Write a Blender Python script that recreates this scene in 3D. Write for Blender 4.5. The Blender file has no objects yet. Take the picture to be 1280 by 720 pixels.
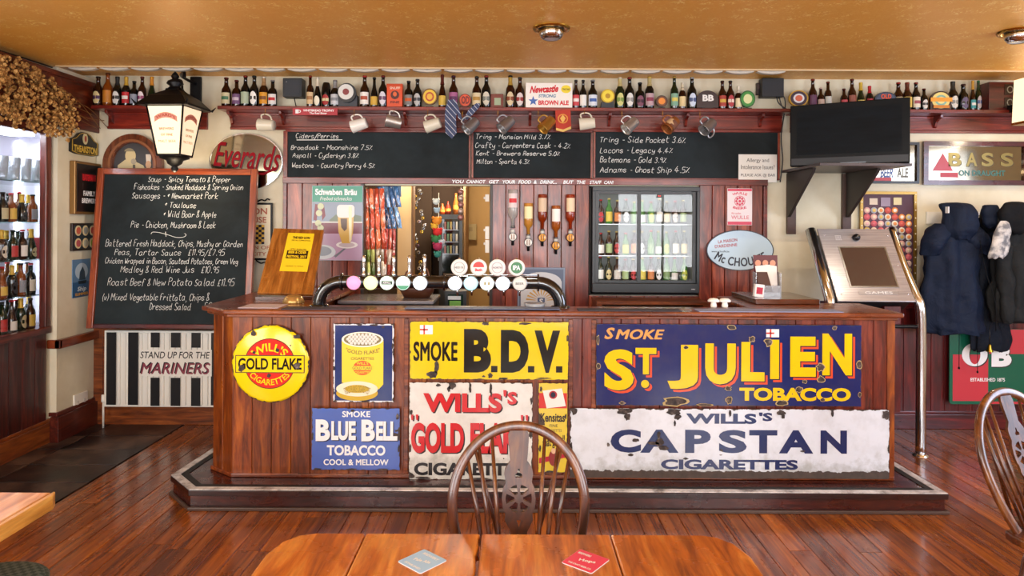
import bpy, bmesh, math, random
from mathutils import Vector, Matrix
R=random.Random(7)
PI=math.pi
K=1280/1.5            # focal length in pixels of a 24 mm lens on 36 mm film
ROLL=math.radians(.3)
EYE=1.65
scene=bpy.context.scene
# ---------------------------------------------------------------- camera
cam_d=bpy.data.cameras.new('camera'); cam=bpy.data.objects.new('camera',cam_d)
scene.collection.objects.link(cam); scene.camera=cam
cam_d.lens=24; cam_d.sensor_width=36; cam_d.shift_y=-80/1280; cam_d.clip_start=.05
cam.location=(0,0,EYE); cam.rotation_euler=(PI/2,-ROLL,0)
# ---------------------------------------------------------------- world, lights, exposure
w=bpy.data.worlds.new('world'); scene.world=w; w.use_nodes=True
w.node_tree.nodes['Background'].inputs[0].default_value=(.75,.85,1,1)
w.node_tree.nodes['Background'].inputs[1].default_value=.6
scene.view_settings.view_transform='Standard'; scene.view_settings.look='None'
scene.view_settings.gamma=1; scene.view_settings.use_curve_mapping=False
scene.view_settings.exposure=-0.15
def area(name,loc,target,sx,sy,power,col):
    d=bpy.data.lights.new(name,'AREA'); d.shape='RECTANGLE'; d.size=sx; d.size_y=sy; d.energy=power; d.color=col
    o=bpy.data.objects.new(name,d); scene.collection.objects.link(o); o.location=loc
    o.rotation_euler=(Vector(target)-Vector(loc)).to_track_quat('-Z','Y').to_euler(); return o
def point(name,loc,power,col,r=.05):
    d=bpy.data.lights.new(name,'POINT'); d.energy=power; d.color=col; d.shadow_soft_size=r
    o=bpy.data.objects.new(name,d); scene.collection.objects.link(o); o.location=loc; return o
for i,x in enumerate((-2.3,0.3,2.9)):      # daylight through the three street windows behind the camera
    area('window_daylight',(x,-2.12,1.62),(x,5,1.75),1.7,1.75,135,(.97,.98,1))
area('side_window_daylight',(5.1,2.6,1.7),(-1,3.6,.8),1.6,1.7,120,(.68,.78,1))
area('side_window_daylight',(-3.42,.9,1.75),(1,3.6,1.8),1.3,1.5,75,(1,.96,.9))
# ---------------------------------------------------------------- helpers
def lin(h):
    h=h.lstrip('#'); c=[int(h[i:i+2],16)/255 for i in (0,2,4)]
    return tuple([x/12.92 if x<=.04045 else ((x+.055)/1.055)**2.4 for x in c])+(1,)
_m={}
def M(hexc,rough=.5,metal=0,emit=0,coat=0,trans=0,alpha=1,spec=None):
    key=(hexc,rough,metal,emit,coat,trans,alpha,spec)
    if key in _m: return _m[key]
    m=bpy.data.materials.new('paint_'+hexc.strip('#')); m.use_nodes=True
    b=m.node_tree.nodes['Principled BSDF']; c=lin(hexc)
    b.inputs['Base Color'].default_value=c; b.inputs['Roughness'].default_value=rough; b.inputs['Metallic'].default_value=metal
    if coat: b.inputs['Coat Weight'].default_value=coat; b.inputs['Coat Roughness'].default_value=.08
    if trans: b.inputs['Transmission Weight'].default_value=trans
    if emit: b.inputs['Emission Color'].default_value=c; b.inputs['Emission Strength'].default_value=emit
    if spec is not None: b.inputs['Specular IOR Level'].default_value=spec
    _m[key]=m; return m
class NT:
    def __init__(s,name):
        s.m=bpy.data.materials.new(name); s.m.use_nodes=True; s.t=s.m.node_tree; s.b=s.t.nodes['Principled BSDF']
        s.tc=s.t.nodes.new('ShaderNodeTexCoord'); s._oi=None
    def n(s,kind,ins={},**at):
        x=s.t.nodes.new(kind)
        for k,v in at.items(): setattr(x,k,v)
        for k,v in ins.items():
            if hasattr(v,'is_output') : s.t.links.new(v,x.inputs[k])
            else: x.inputs[k].default_value=v
        return x
    def math(s,op,a,b=0.0,c=None):
        d={0:a,1:b}
        if c is not None: d[2]=c
        return s.n('ShaderNodeMath',d,operation=op).outputs[0]
    def ramp(s,fac,stops):
        x=s.t.nodes.new('ShaderNodeValToRGB'); s.t.links.new(fac,x.inputs[0]); e=x.color_ramp.elements
        while len(e)<len(stops): e.new(.5)
        for k,(p,c) in enumerate(stops): e[k].position=p; e[k].color=c if len(c)==4 else (*c,1)
        return x.outputs[0]
    def mix(s,f,a,b,mode='MIX'):
        x=s.t.nodes.new('ShaderNodeMix'); x.data_type='RGBA'; x.blend_type=mode
        for i,v in ((0,f),(6,a),(7,b)):
            if hasattr(v,'is_output'): s.t.links.new(v,x.inputs[i])
            else: x.inputs[i].default_value=v
        return x.outputs[2]
    def coord(s,scale=(1,1,1),rnd=True):
        v=s.tc.outputs['Object']
        if rnd:
            if not s._oi: s._oi=s.t.nodes.new('ShaderNodeObjectInfo')
            r=s.n('ShaderNodeVectorMath',{0:(3.1,7.7,5.3)},operation='SCALE'); s.t.links.new(s._oi.outputs['Random'],r.inputs['Scale'])
            v=s.n('ShaderNodeVectorMath',{0:v,1:r.outputs[0]},operation='ADD').outputs[0]
        return s.n('ShaderNodeMapping',{'Vector':v,'Scale':scale}).outputs[0]
    def noise(s,v,scale,detail=4,rough=.55,dist=0):
        return s.n('ShaderNodeTexNoise',{'Vector':v,'Scale':scale,'Detail':detail,'Roughness':rough,'Distortion':dist}).outputs[0]
    def bump(s,h,st=.2,d=.01):
        x=s.n('ShaderNodeBump',{'Height':h,'Strength':st,'Distance':d}); s.t.links.new(x.outputs[0],s.b.inputs['Normal'])
    def set(s,k,v):
        if hasattr(v,'is_output'): s.t.links.new(v,s.b.inputs[k])
        else: s.b.inputs[k].default_value=v
def wood(name,dark,mid,light,axis='z',rough=.32,coat=.3,knots=.5,vary=.35,gs=1,wear=0,bump=.12,rub=.3):
    t=NT(name); sc={'x':(1,9,9),'y':(9,1,9),'z':(9,9,1)}[axis]
    v=t.coord(sc); g=t.noise(v,2.2*gs,5,.6,1.1); f=t.noise(t.coord(tuple(8 if a==9 else 1 for a in sc)),9*gs,3,.6)
    c=t.ramp(g,[(.3,lin(dark)),(.5,lin(mid)),(.72,lin(light))])
    c=t.mix(.35,c,t.ramp(f,[(.35,(.35,.35,.35)),(.65,(1.1,1.1,1.1))]),'MULTIPLY')
    if knots:
        ks={'x':(2.2,9,9),'y':(9,2.2,9),'z':(9,9,2.2)}[axis]
        vo=t.n('ShaderNodeTexVoronoi',{'Vector':t.coord(ks),'Scale':.75}).outputs[0]
        c=t.mix(t.math('MULTIPLY',t.ramp(vo,[(.05,(1,1,1)),(.16,(0,0,0))]),knots),c,lin('#2a0f06'))
    if vary:
        r=t._oi.outputs['Random']; k=t.math('MULTIPLY_ADD',r,vary,1-vary/2)
        hs=t.n('ShaderNodeHueSaturation',{'Color':c,'Value':k}); c=hs.outputs[0]
    if wear:
        wn=t.noise(t.coord((1,1,1),False),1.6,6,.62); c=t.mix(t.math('MULTIPLY',t.ramp(wn,[(.48,(0,0,0)),(.72,(1,1,1))]),wear),c,lin('#2b1712'))
    t.set('Base Color',c); t.set('Coat Weight',coat); t.set('Coat Roughness',.12)
    t.set('Roughness',t.math('MULTIPLY_ADD',t.noise(t.coord((1,1,1)),7,4),rub,rough-rub/2)); t.bump(f,bump,.004); return t.m
def enamel(name,base,w=9,h=9,rnd=False,edge=.012,spots=.66,rough=.16,dirt=0,seed=0,rust='#2c2421',low=0):
    t=NT(name); v=t.coord((1,1,1),False); v2=t.n('ShaderNodeMapping',{'Vector':v,'Location':(seed*1.7,0,seed)}).outputs[0]
    s=t.n('ShaderNodeSeparateXYZ',{0:v}); ax=t.math('ABSOLUTE',s.outputs[0]); az=t.math('ABSOLUTE',s.outputs[2])
    if rnd: d=t.math('SUBTRACT',w/2,t.math('SQRT',t.math('ADD',t.math('MULTIPLY',ax,ax),t.math('MULTIPLY',az,az))))
    else: d=t.math('MINIMUM',t.math('SUBTRACT',w/2,ax),t.math('SUBTRACT',h/2,az))
    if low: d=t.math('MINIMUM',d,t.math('ADD',s.outputs[2],h/2-low))
    nz=t.noise(v2,26,3); n2=t.noise(v2,5.2,3,.6)
    e=t.math('LESS_THAN',t.math('ADD',d,t.math('MULTIPLY',t.math('SUBTRACT',nz,.5),edge*3.4)),edge*.22)
    near=t.math('LESS_THAN',d,.1)
    sp=t.math('GREATER_THAN',t.math('ADD',n2,t.math('MULTIPLY',t.math('SUBTRACT',nz,.5),.10)),t.math('SUBTRACT',spots+.055,t.math('MULTIPLY',near,.05)))
    mask=t.math('MAXIMUM',e,sp)
    b=lin(base)
    gr=t.noise(v2,9,5,.65); c=t.mix(t.math('MULTIPLY',t.ramp(gr,[(.45,(0,0,0)),(.75,(1,1,1))]),.12+dirt),b,lin('#6b6247'))
    if dirt:
        low=t.math('MULTIPLY',t.ramp(t.math('ADD',t.math('MULTIPLY',s.outputs[2],-1/h),t.math('MULTIPLY',gr,.9)),[(.66,(0,0,0)),(.9,(1,1,1))]),.45)
        c=t.mix(low,c,lin('#7d7c6c'))
    c=t.mix(mask,c,t.mix(nz,lin(rust),lin('#5a4a40')))
    t.set('Base Color',c); t.set('Roughness',t.math('MULTIPLY_ADD',mask,.5,rough)); t.set('Coat Weight',.0)
    t.bump(t.math('ADD',t.math('MULTIPLY',mask,-1),t.math('MULTIPLY',t.noise(v2,4,2),2.0)),.12,.006); return t.m
class MB:
    def __init__(s): s.v=[]; s.f=[]; s.sm=[]
    def add(s,vs,fs,smooth=False):
        o=len(s.v); s.v+=[tuple(p) for p in vs]
        for f in fs: s.f.append([i+o for i in f]); s.sm.append(smooth)
        return s
    def box(s,x0,x1,y0,y1,z0,z1):
        return s.add([(x,y,z) for z in (z0,z1) for y in (y0,y1) for x in (x0,x1)],[(0,2,3,1),(4,5,7,6),(0,1,5,4),(2,6,7,3),(0,4,6,2),(1,3,7,5)])
    def prism(s,pts,a,b,plane='xz',smooth=False):
        n=len(pts)
        mk={'xz':lambda p,t:(p[0],t,p[1]),'xy':lambda p,t:(p[0],p[1],t),'yz':lambda p,t:(t,p[0],p[1])}[plane]
        s.add([mk(p,a) for p in pts]+[mk(p,b) for p in pts],[],False)
        o=len(s.v)-2*n
        s.f+= [list(range(o,o+n)),list(range(o+n,o+2*n))[::-1]]; s.sm+=[False,False]
        for i in range(n): s.f.append([o+i,o+(i+1)%n,o+n+(i+1)%n,o+n+i][::-1]); s.sm.append(smooth)
        return s
    def tube(s,path,r,n=8,cap=True,closed=False):
        path=[Vector(p) for p in path]; m=len(path)
        rr=r if isinstance(r,(list,tuple)) else [r]*m
        o=len(s.v); up=None
        for i,p in enumerate(path):
            if closed: d=(path[(i+1)%m]-path[i-1])
            else: d=(path[min(i+1,m-1)]-path[max(i-1,0)])
            d=d.normalized() if d.length>1e-9 else Vector((0,0,1))
            if up is None: up=Vector((0,0,1)) if abs(d.z)<.9 else Vector((1,0,0))
            a=d.cross(up).normalized(); b=a.cross(d).normalized(); up=b
            for k in range(n):
                th=2*PI*k/n; s.v.append(tuple(p+a*(rr[i]*math.cos(th))+b*(rr[i]*math.sin(th))))
        for i in range(m if closed else m-1):
            for k in range(n):
                a0=o+i*n+k; a1=o+i*n+(k+1)%n; b0=o+((i+1)%m)*n+k; b1=o+((i+1)%m)*n+(k+1)%n
                s.f.append([a0,a1,b1,b0]); s.sm.append(True)
        if cap and not closed:
            s.f.append([o+k for k in range(n)][::-1]); s.f.append([o+(m-1)*n+k for k in range(n)]); s.sm+=[False,False]
        return s
    def lathe(s,prof,n=16,c=(0,0,0),axis='z',a0=0,a1=2*PI,smooth=True):
        full=abs(a1-a0-2*PI)<1e-6; cols=n if full else n+1; o=len(s.v)
        for r,z in prof:
            for k in range(cols):
                th=a0+(a1-a0)*k/n; x,y=r*math.cos(th),r*math.sin(th)
                p={'z':(x,y,z),'y':(x,z,y),'x':(z,x,y)}[axis]
                s.v.append((p[0]+c[0],p[1]+c[1],p[2]+c[2]))
        for i in range(len(prof)-1):
            for k in range(n):
                k1=(k+1)%cols if full else k+1
                s.f.append([o+i*cols+k,o+i*cols+k1,o+(i+1)*cols+k1,o+(i+1)*cols+k]); s.sm.append(smooth)
        return s
    def ball(s,c,r,n=10,sz=(1,1,1)):
        m=max(4,n//2+1); base=len(s.v)
        for i in range(m+1):
            ph=PI*i/m
            for k in range(n): s.v.append((c[0]+r*sz[0]*math.sin(ph)*math.cos(2*PI*k/n),c[1]+r*sz[1]*math.sin(ph)*math.sin(2*PI*k/n),c[2]+r*sz[2]*math.cos(ph)))
        for i in range(m):
            for k in range(n):
                s.f.append([base+i*n+k,base+(i+1)*n+k,base+(i+1)*n+(k+1)%n,base+i*n+(k+1)%n]); s.sm.append(True)
        return s
    def mesh(s,name):
        me=bpy.data.meshes.new(name); me.from_pydata(s.v,[],s.f); me.polygons.foreach_set('use_smooth',s.sm); me.update(); b=bmesh.new(); b.from_mesh(me); bmesh.ops.recalc_face_normals(b,faces=b.faces); b.to_mesh(me); b.free()
        return me
    def build(s,name,mat,parent=None,loc=(0,0,0),rot=None,bevel=0,label=None,kind=None):
        me=s.mesh(name); return put(name,me,mat,parent,loc,rot,bevel,label,kind)
def put(name,me,mat,parent=None,loc=(0,0,0),rot=None,bevel=0,label=None,kind=None):
    o=bpy.data.objects.new(name,me); scene.collection.objects.link(o)
    if not me.materials: me.materials.append(None)
    o.material_slots[0].link='OBJECT'; o.material_slots[0].material=mat
    if parent: o.parent=parent
    o.location=loc
    if rot: o.rotation_euler=rot
    if bevel:
        b=o.modifiers.new('bevel','BEVEL'); b.width=bevel; b.segments=2; b.limit_method='ANGLE'; b.harden_normals=False
    if label: o['label']=label
    if kind: o['kind']=kind
    return o
def tag(o,label=None,cat=None,group=None,kind=None):
    if label: o['label']=label
    if cat: o['category']=cat
    if group: o['group']=group
    if kind: o['kind']=kind
    return o
def thing(name,label,cat,loc=(0,0,0),rz=0,group=None,rot=None):
    o=bpy.data.objects.new(name,None); scene.collection.objects.link(o); o.location=loc
    o.rotation_euler=rot if rot else (0,0,rz); o.empty_display_size=.05
    return tag(o,label,cat,group)
def at(x,y,D):                       # the point at depth D that shows at a pixel of the photograph
    dx=x-640; dy=y-280; c,s_=math.cos(ROLL),math.sin(ROLL)
    return Vector(((dx*c+dy*s_)*D/K,D,EYE-(dy*c-dx*s_)*D/K))
def curve_mesh(outlines,name='plate',th=.004):   # flat plate with holes, front at y=-th
    cu=bpy.data.curves.new('c','CURVE'); cu.dimensions='2D'; cu.fill_mode='BOTH'; cu.extrude=th/2
    for pts in outlines:
        sp=cu.splines.new('POLY'); sp.points.add(len(pts)-1); sp.use_cyclic_u=True
        for p,q in zip(sp.points,pts): p.co=(q[0],q[1],0,1)
    ob=bpy.data.objects.new('t',cu); scene.collection.objects.link(ob)
    me=bpy.data.meshes.new_from_object(ob); bpy.data.objects.remove(ob); bpy.data.curves.remove(cu)
    for v in me.vertices: x,y,z=v.co; v.co=(x,-z-th/2,y)
    me.name=name; return me
_tm={}; _tn={}
def text_mesh(body,bold=0,shear=0,res=2,space=1.0,layers=False):
    key=(body,bold,shear,res,space,layers)
    if key in _tm: return _tm[key]
    mm='M' in body           # the glyph fill floods an M when it is offset: embolden it by shifted copies instead
    cu=bpy.data.curves.new('t','FONT'); cu.body=body; cu.offset=0 if mm else bold; cu.shear=shear; cu.resolution_u=res; cu.space_character=space*(1+(bold*1.2 if mm else 0))
    ob=bpy.data.objects.new('t',cu); scene.collection.objects.link(ob)
    me=bpy.data.meshes.new_from_object(ob); bpy.data.objects.remove(ob); bpy.data.curves.remove(cu)
    vs=[tuple(v.co) for v in me.vertices]; fs=[tuple(p.vertices) for p in me.polygons]; bpy.data.meshes.remove(me)
    _tn[key]=len(vs)
    if mm and bold>.008 and layers:
        n0=len(vs); v0,f0=vs,fs; vs=[]; fs=[]
        for k,(a,b) in enumerate(((0,0),(-1,0),(1,0),(0,.7),(0,-.7),(.7,.6),(-.7,.6),(.7,-.6),(-.7,-.6))):
            vs+=[(x+a*bold,y+b*bold,z) for x,y,z in v0]; fs+=[tuple(q+k*n0 for q in f) for f in f0]
    x0=min(v[0] for v in vs); x1=max(v[0] for v in vs); y0=min(v[1] for v in vs); y1=max(v[1] for v in vs)
    vs=[((x-x0)/(x1-x0)-.5,(y-y0)/(y1-y0)-.5) for x,y,z in vs]
    _tm[key]=(vs,fs); return _tm[key]
def lettering(parent,body,cx,cz,w,h,mat,y=-.002,bold=.02,shear=0,arc=0,rot=0,name='lettering',space=1.0,label=None,skew=0):
    vs,fs=text_mesh(body,min(bold,.06 if bold>.066 else .045),shear,4 if max(w,h)>.1 else 2,space,True); out=[]; nl=_tn[(body,min(bold,.06 if bold>.066 else .045),shear,4 if max(w,h)>.1 else 2,space,True)]
    for iv,(u,v) in enumerate(vs):
        x,z=u*w,v*h+skew*u*w
        if arc:
            a=x/arc; rr=arc+z; x,z=rr*math.sin(a),rr*math.cos(a)-arc
        if rot: x,z=x*math.cos(rot)-z*math.sin(rot),x*math.sin(rot)+z*math.cos(rot)
        out.append((cx+x,y-.00012*(iv//nl),cz+z))
    me=bpy.data.meshes.new(name); me.from_pydata(out,[],fs); me.update()
    return put(name,me,mat,parent,label=label)
class Sign:                              # a flat thing on a wall; drawing calls take photograph pixels at depth D
    def __init__(s,name,label,cat,x0,y0,x1,y1,D,group=None,rz=0):
        s.cx=(x0+x1)/2; s.cy=(y0+y1)/2; s.s=D/K; s.w=(x1-x0)*s.s; s.h=(y1-y0)*s.s; s.box=(x0,y0,x1,y1); s.f=0
        s.r=thing(name,label,cat,at(s.cx,s.cy,D),rz,group)
    def l(s,x,y): return ((x-s.cx)*s.s,(s.cy-y)*s.s)
    def rect(s,name,mat,x0,y0,x1,y1,y=0,th=.003,bevel=0,label=None,parent=None):
        a=s.l(x0,y1); b=s.l(x1,y0); return MB().box(a[0],b[0],s.f+y-th,s.f+y,a[1],b[1]).build(name,mat,parent or s.r,bevel=bevel,label=label)
    def poly(s,name,mat,outs,y=0,th=.001,label=None,parent=None):
        if not isinstance(outs[0][0],(tuple,list)): outs=[outs]
        me=curve_mesh([[s.l(*p) for p in o] for o in outs],name,th); 
        return put(name,me,mat,parent or s.r,(0,s.f+y,0),label=label)
    def t(s,body,x0,y0,x1,y1,mat,y=-.001,bold=.02,shear=0,arc=0,rot=0,label=None,parent=None,space=1.0,skew=0):
        c=s.l((x0+x1)/2,(y0+y1)/2)
        return lettering(parent or s.r,body,c[0],c[1],(x1-x0)*s.s,(y1-y0)*s.s,mat,s.f+y,bold,shear,arc*s.s,rot,label=label,space=space,skew=skew)
    def plate(s,mat,th=.006,name='plate',bevel=.001):
        o=s.rect(name,mat,*s.box,y=0,th=th,bevel=bevel); s.f=-th; return o
def ell(cx,cy,rx,ry,n=40,a0=0,a1=2*PI): return [(cx+rx*math.cos(a0+(a1-a0)*i/n),cy+ry*math.sin(a0+(a1-a0)*i/n)) for i in range(n if abs(a1-a0)>6.28 else n+1)]
def rrect(x0,y0,x1,y1,r,n=4):
    o=[]
    for cx,cy,a in ((x1-r,y1-r,0),(x0+r,y1-r,PI/2),(x0+r,y0+r,PI),(x1-r,y0+r,1.5*PI)):
        for i in range(n+1): th=a+PI/2*i/n; o.append((cx+r*math.cos(th),cy+r*math.sin(th)))
    return o
# chalk handwriting: each glyph is drawn by strokes on a small grid (baseline 2, lower case to 6, capitals to 9)
GL={'a':'35 26 16 05 03 12 22 34|36 33 42','b':'09 02|05 16 26 35 33 22 12 03','c':'35 26 16 05 03 12 22 33','d':'39 33 42|35 26 16 05 03 12 22 33',
'e':'04 35 26 16 05 03 12 22 33','f':'38 29 18 11|05 26','g':'35 26 16 05 04 13 23 35|36 31 20 10 01','h':'09 02|04 16 26 35 32','i':'16 13 22|18 28','j':'26 21 10 00|28 38',
'k':'09 02|36 04 32','l':'19 13 22','m':'06 02|05 16 25 22|25 36 45 42','n':'06 02|04 16 26 35 32','o':'16 05 03 12 22 33 35 26 16','p':'06 00|05 16 26 35 34 23 13','q':'35 16 05 03 12 34|36 30',
'r':'06 02|04 16 26 35','s':'35 26 16 05 14 24 33 22 12 03','t':'19 13 22 32|06 37','u':'06 03 12 22 34|36 33 42','v':'06 12 36','w':'06 12 25 32 46','x':'06 32|36 02','y':'06 04 13 23 35|36 31 20 00','z':'06 36 02 32',
'A':'02 29 42|05 35','B':'02 09 29 38 37 26 06|26 35 33 22 02','C':'38 29 19 07 04 12 22 33','D':'02 09 19 37 34 22 02','E':'39 09 02 32|06 26','F':'39 09 02|06 26','G':'38 29 19 07 04 12 22 33 35 25','H':'09 02|39 32|06 36',
'I':'19 12','J':'39 33 22 12 03','K':'09 02|39 05 32','L':'09 02 32','M':'02 09 25 49 42','N':'02 09 32 39','O':'19 07 04 12 22 34 37 29 19','P':'02 09 29 38 37 26 06','Q':'19 07 04 12 22 34 37 29 19|24 41','R':'02 09 29 38 37 26 06|16 32',
'S':'38 29 19 07 16 25 34 33 22 12 03','T':'09 49|29 22','U':'09 03 12 22 33 39','V':'09 22 49','W':'09 12 26 32 49','X':'09 32|39 02','Y':'09 26 49|26 22','Z':'09 39 02 32',
'0':'19 07 04 12 22 34 37 29 19','1':'08 19 12','2':'08 19 29 37 02 32','3':'08 19 29 38 26 16|26 34 22 12 03','4':'29 04 44|27 22','5':'39 09 06 26 35 33 22 02','6':'29 07 04 12 22 33 35 26 05','7':'09 39 12','8':'16 07 19 29 37 26 04 12 22 34 16','9':'36 16 07 19 29 37 32',
'-':'15 35',',':'12 00','.':'12 13','%':'38 02|08 18|32 33','&':'33 12 03 29 08 33','£':'38 29 18 13 02 32|05 25','/':'39 00','*':'06 26|17 14|05 27','(':'19 06 04 11','):':'','(':'29 16 14 21',')':'09 16 14 01',"'":'19 17','!':'19 14|12 13'}
def chalk(parent,lines,mat,y,wd=.0035,rnd=None):
    """lines: (text, x_left, z_baseline, width, grid unit); ribbons of chalk in one mesh per line"""
    rnd=rnd or R
    for body,x0,z0,width,u in lines:
        strokes=[]; cx=0
        for ch in body:
            if ch==' ': cx+=2.6; continue
            g=GL.get(ch)
            if not g: cx+=2; continue
            mx=0; dz=rnd.uniform(-.35,.35); sc=rnd.uniform(.9,1.12)
            for st in g.split('|'):
                pts=[(int(q[0]),int(q[1])) for q in st.split()]
                mx=max(mx,max(p[0] for p in pts))
                strokes.append([(cx+p[0]*sc+(p[1]-2)*.18,(p[1]-2)*sc+dz) for p in pts])
            cx+=mx*sc+1.35
        sx=width/cx; mb=MB()
        for st in strokes:
            P=[(x0+p[0]*sx,z0+p[1]*u) for p in st]; Q=[]
            n=len(P)
            for i in range(n-1):
                p0=P[max(i-1,0)];p1=P[i];p2=P[i+1];p3=P[min(i+2,n-1)]
                for k in range(3 if n>2 else 1):
                    t=k/3
                    Q.append(tuple(.5*((2*p1[j])+(-p0[j]+p2[j])*t+(2*p0[j]-5*p1[j]+4*p2[j]-p3[j])*t*t+(-p0[j]+3*p1[j]-3*p2[j]+p3[j])*t**3) for j in (0,1)))
            Q.append(P[-1]); vs=[]; fs=[]
            for i,q in enumerate(Q):
                a=Q[max(i-1,0)]; b=Q[min(i+1,len(Q)-1)]; dx,dz=b[0]-a[0],b[1]-a[1]; L=math.hypot(dx,dz) or 1
                h=wd/2*rnd.uniform(.7,1.15); vs+=[(q[0]-dz/L*h,y,q[1]+dx/L*h),(q[0]+dz/L*h,y,q[1]-dx/L*h)]
                if i: fs.append((2*i-2,2*i-1,2*i+1,2*i))
            mb.add(vs,fs)
        mb.build('chalk_writing',mat,parent,kind='stuff')
def catmull(P,k=6):
    P=[Vector(p) for p in P]; n=len(P); Q=[]
    for i in range(n-1):
        p0=P[max(i-1,0)];p1=P[i];p2=P[i+1];p3=P[min(i+2,n-1)]
        for j in range(k):
            t=j/k; Q.append(.5*((2*p1)+(-p0+p2)*t+(2*p0-5*p1+4*p2-p3)*t*t+(-p0+3*p1-3*p2+p3)*t**3))
    Q.append(P[-1]); return Q
def glass(name,tint=(1,1,1,1),refl=1.0,rough=0.0):
    m=bpy.data.materials.new(name); m.use_nodes=True; t=m.node_tree; t.nodes.clear()
    o=t.nodes.new('ShaderNodeOutputMaterial'); mx=t.nodes.new('ShaderNodeMixShader'); tr=t.nodes.new('ShaderNodeBsdfTransparent'); gl=t.nodes.new('ShaderNodeBsdfGlossy')
    lw=t.nodes.new('ShaderNodeLayerWeight'); pw=t.nodes.new('ShaderNodeMath'); pw.operation='POWER'; pw.inputs[1].default_value=5; t.links.new(lw.outputs['Facing'],pw.inputs[0]); fr=t.nodes.new('ShaderNodeMath'); fr.operation='MULTIPLY_ADD'; fr.inputs[1].default_value=.9; fr.inputs[2].default_value=.05; t.links.new(pw.outputs[0],fr.inputs[0]); lw.inputs[0].default_value=.5; ml=t.nodes.new('ShaderNodeMath'); ml.operation='MULTIPLY'; ml.inputs[1].default_value=refl
    tr.inputs[0].default_value=tint; gl.inputs['Roughness'].default_value=rough
    t.links.new(fr.outputs[0],ml.inputs[0]); t.links.new(ml.outputs[0],mx.inputs[0]); t.links.new(tr.outputs[0],mx.inputs[1]); t.links.new(gl.outputs[0],mx.inputs[2]); t.links.new(mx.outputs[0],o.inputs[0]); return m
GLASS=glass('clear_glass'); GREENGLASS=glass('shelf_glass',(.86,.96,.92,1),1.5)
# ---------------------------------------------------------------- shared materials
RED_V=wood('red_varnished_board','#4a1a12','#7d2f1e','#ab5436','z',.34,.35,.45,.4)
RED_H=wood('red_varnished_rail','#4a140e','#701d12','#96301c','x',.34,.35,.1,.25)
DADO_V=wood('maroon_board','#300b0c','#4f1114','#701e1c','z',.34,.3,.3,.3)
DADO_H=wood('maroon_rail','#300b0c','#4f1114','#701e1c','x',.34,.3,.1,.3)
BAR_V=wood('bar_front_board','#3d1607','#7d3812','#b0601f','z',.33,.35,.75,.45,wear=.3)
BAR_COOL=wood('bar_front_board_cool_lit','#32100a','#6a2415','#954026','z',.33,.35,.5,.4,wear=.3)  # bar board in a redder tone, cool daylight painted into its colour
BAR_H=wood('bar_rail_wood','#44160a','#7a3716','#a9592a','x',.3,.4,.2,.2)
BROWN_H=wood('brown_rail_wood','#4a1f0a','#7f3d14','#a9602a','x',.35,.3,.3,.2)
BROWN_Y=wood('brown_skirting_wood','#4a1f0a','#7f3d14','#a2581f','y',.35,.3,.3,.2)
BEAM=wood('dark_beam_wood','#2f0e06','#581c0b','#7d3114','y',.4,.2,.2,.2)
PANEL_Y=wood('cabinet_board','#240806','#481109','#6b2113','z',.38,.3,.3,.35)
FLOORW=wood('worn_floor_board','#4e1e06','#8c470f','#b5681e','y',.27,.35,.3,.5,1.3,wear=.7,bump=.2,rub=.25)
PINE=wood('varnished_pine','#7a3a0c','#b8661a','#dc9640','y',.26,.5,.35,.2,.9,bump=.1)
PINEH=wood('light_oak','#8a4f18','#b06f2b','#cf944d','z',.4,.25,.0,.1,1.2)
CHAIRW=wood('dark_chair_wood','#2e1408','#5a2c14','#85501f','z',.29,.45,0,.15,1,bump=.05)
SPLATW=wood('dark_chair_splat_wood','#2a1207','#52280f','#7a4a1c','z',.45,.08,0,.15,1,bump=.05)
CREAM=NT('cream_plaster'); _n=CREAM.noise(CREAM.coord((1,1,1),False),3,6,.6)
CREAM.set('Base Color',CREAM.ramp(_n,[(.3,lin('#d3caae')),(.7,lin('#e6e0ca'))])); CREAM.set('Roughness',.75); CREAM.bump(CREAM.noise(CREAM.coord((1,1,1),False),60,4),.12,.003); CREAM=CREAM.m
t=NT('gold_embossed_paper'); v=t.coord((1,1,1),False)
ang=t.n('ShaderNodeTexVoronoi',{'Vector':v,'Scale':9.0}).outputs[0]; sw=t.n('ShaderNodeTexWave',{'Vector':v,'Scale':11.0,'Distortion':14.0,'Detail':3.0,'Detail Scale':2.2}).outputs[1] if False else t.noise(v,26,3,.6,2.5)
pat=t.math('MULTIPLY',t.ramp(sw,[(.52,(0,0,0)),(.6,(1,1,1))]),t.ramp(ang,[(.25,(1,1,1)),(.55,(.15,.15,.15))]))
fine=t.noise(v,150,2); big=t.noise(v,1.1,4)
c=t.mix(t.math('MULTIPLY',pat,.8),t.mix(big,lin('#e09c38'),lin('#f0b24e')),lin('#ffe490'))
t.set('Base Color',c); t.set('Roughness',.4); t.set('Metallic',.15); t.bump(t.math('ADD',t.math('MULTIPLY',pat,.7),t.math('MULTIPLY',fine,.5)),.35,.006); GOLD=t.m
t=NT('black_slate_tile'); v=t.coord((1,1,1)); g=t.noise(v,2.4,7,.68)
t.set('Base Color',t.ramp(g,[(.38,lin('#0f0a0b')),(.5,lin('#2b1c17')),(.64,lin('#5e483b'))])); t.set('Roughness',t.math('MULTIPLY_ADD',g,.35,.2)); t.bump(t.noise(v,18,5),.25,.006); SLATE=t.m
t=NT('chalkboard_slate'); v=t.coord((1,1,1)); g=t.noise(v,2.2,6,.65,.6)
t.set('Base Color',t.ramp(g,[(.3,lin('#12181a')),(.7,lin('#252f33'))])); t.set('Roughness',.75); t.set('Specular IOR Level',.25); SLATEB=t.m
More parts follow.
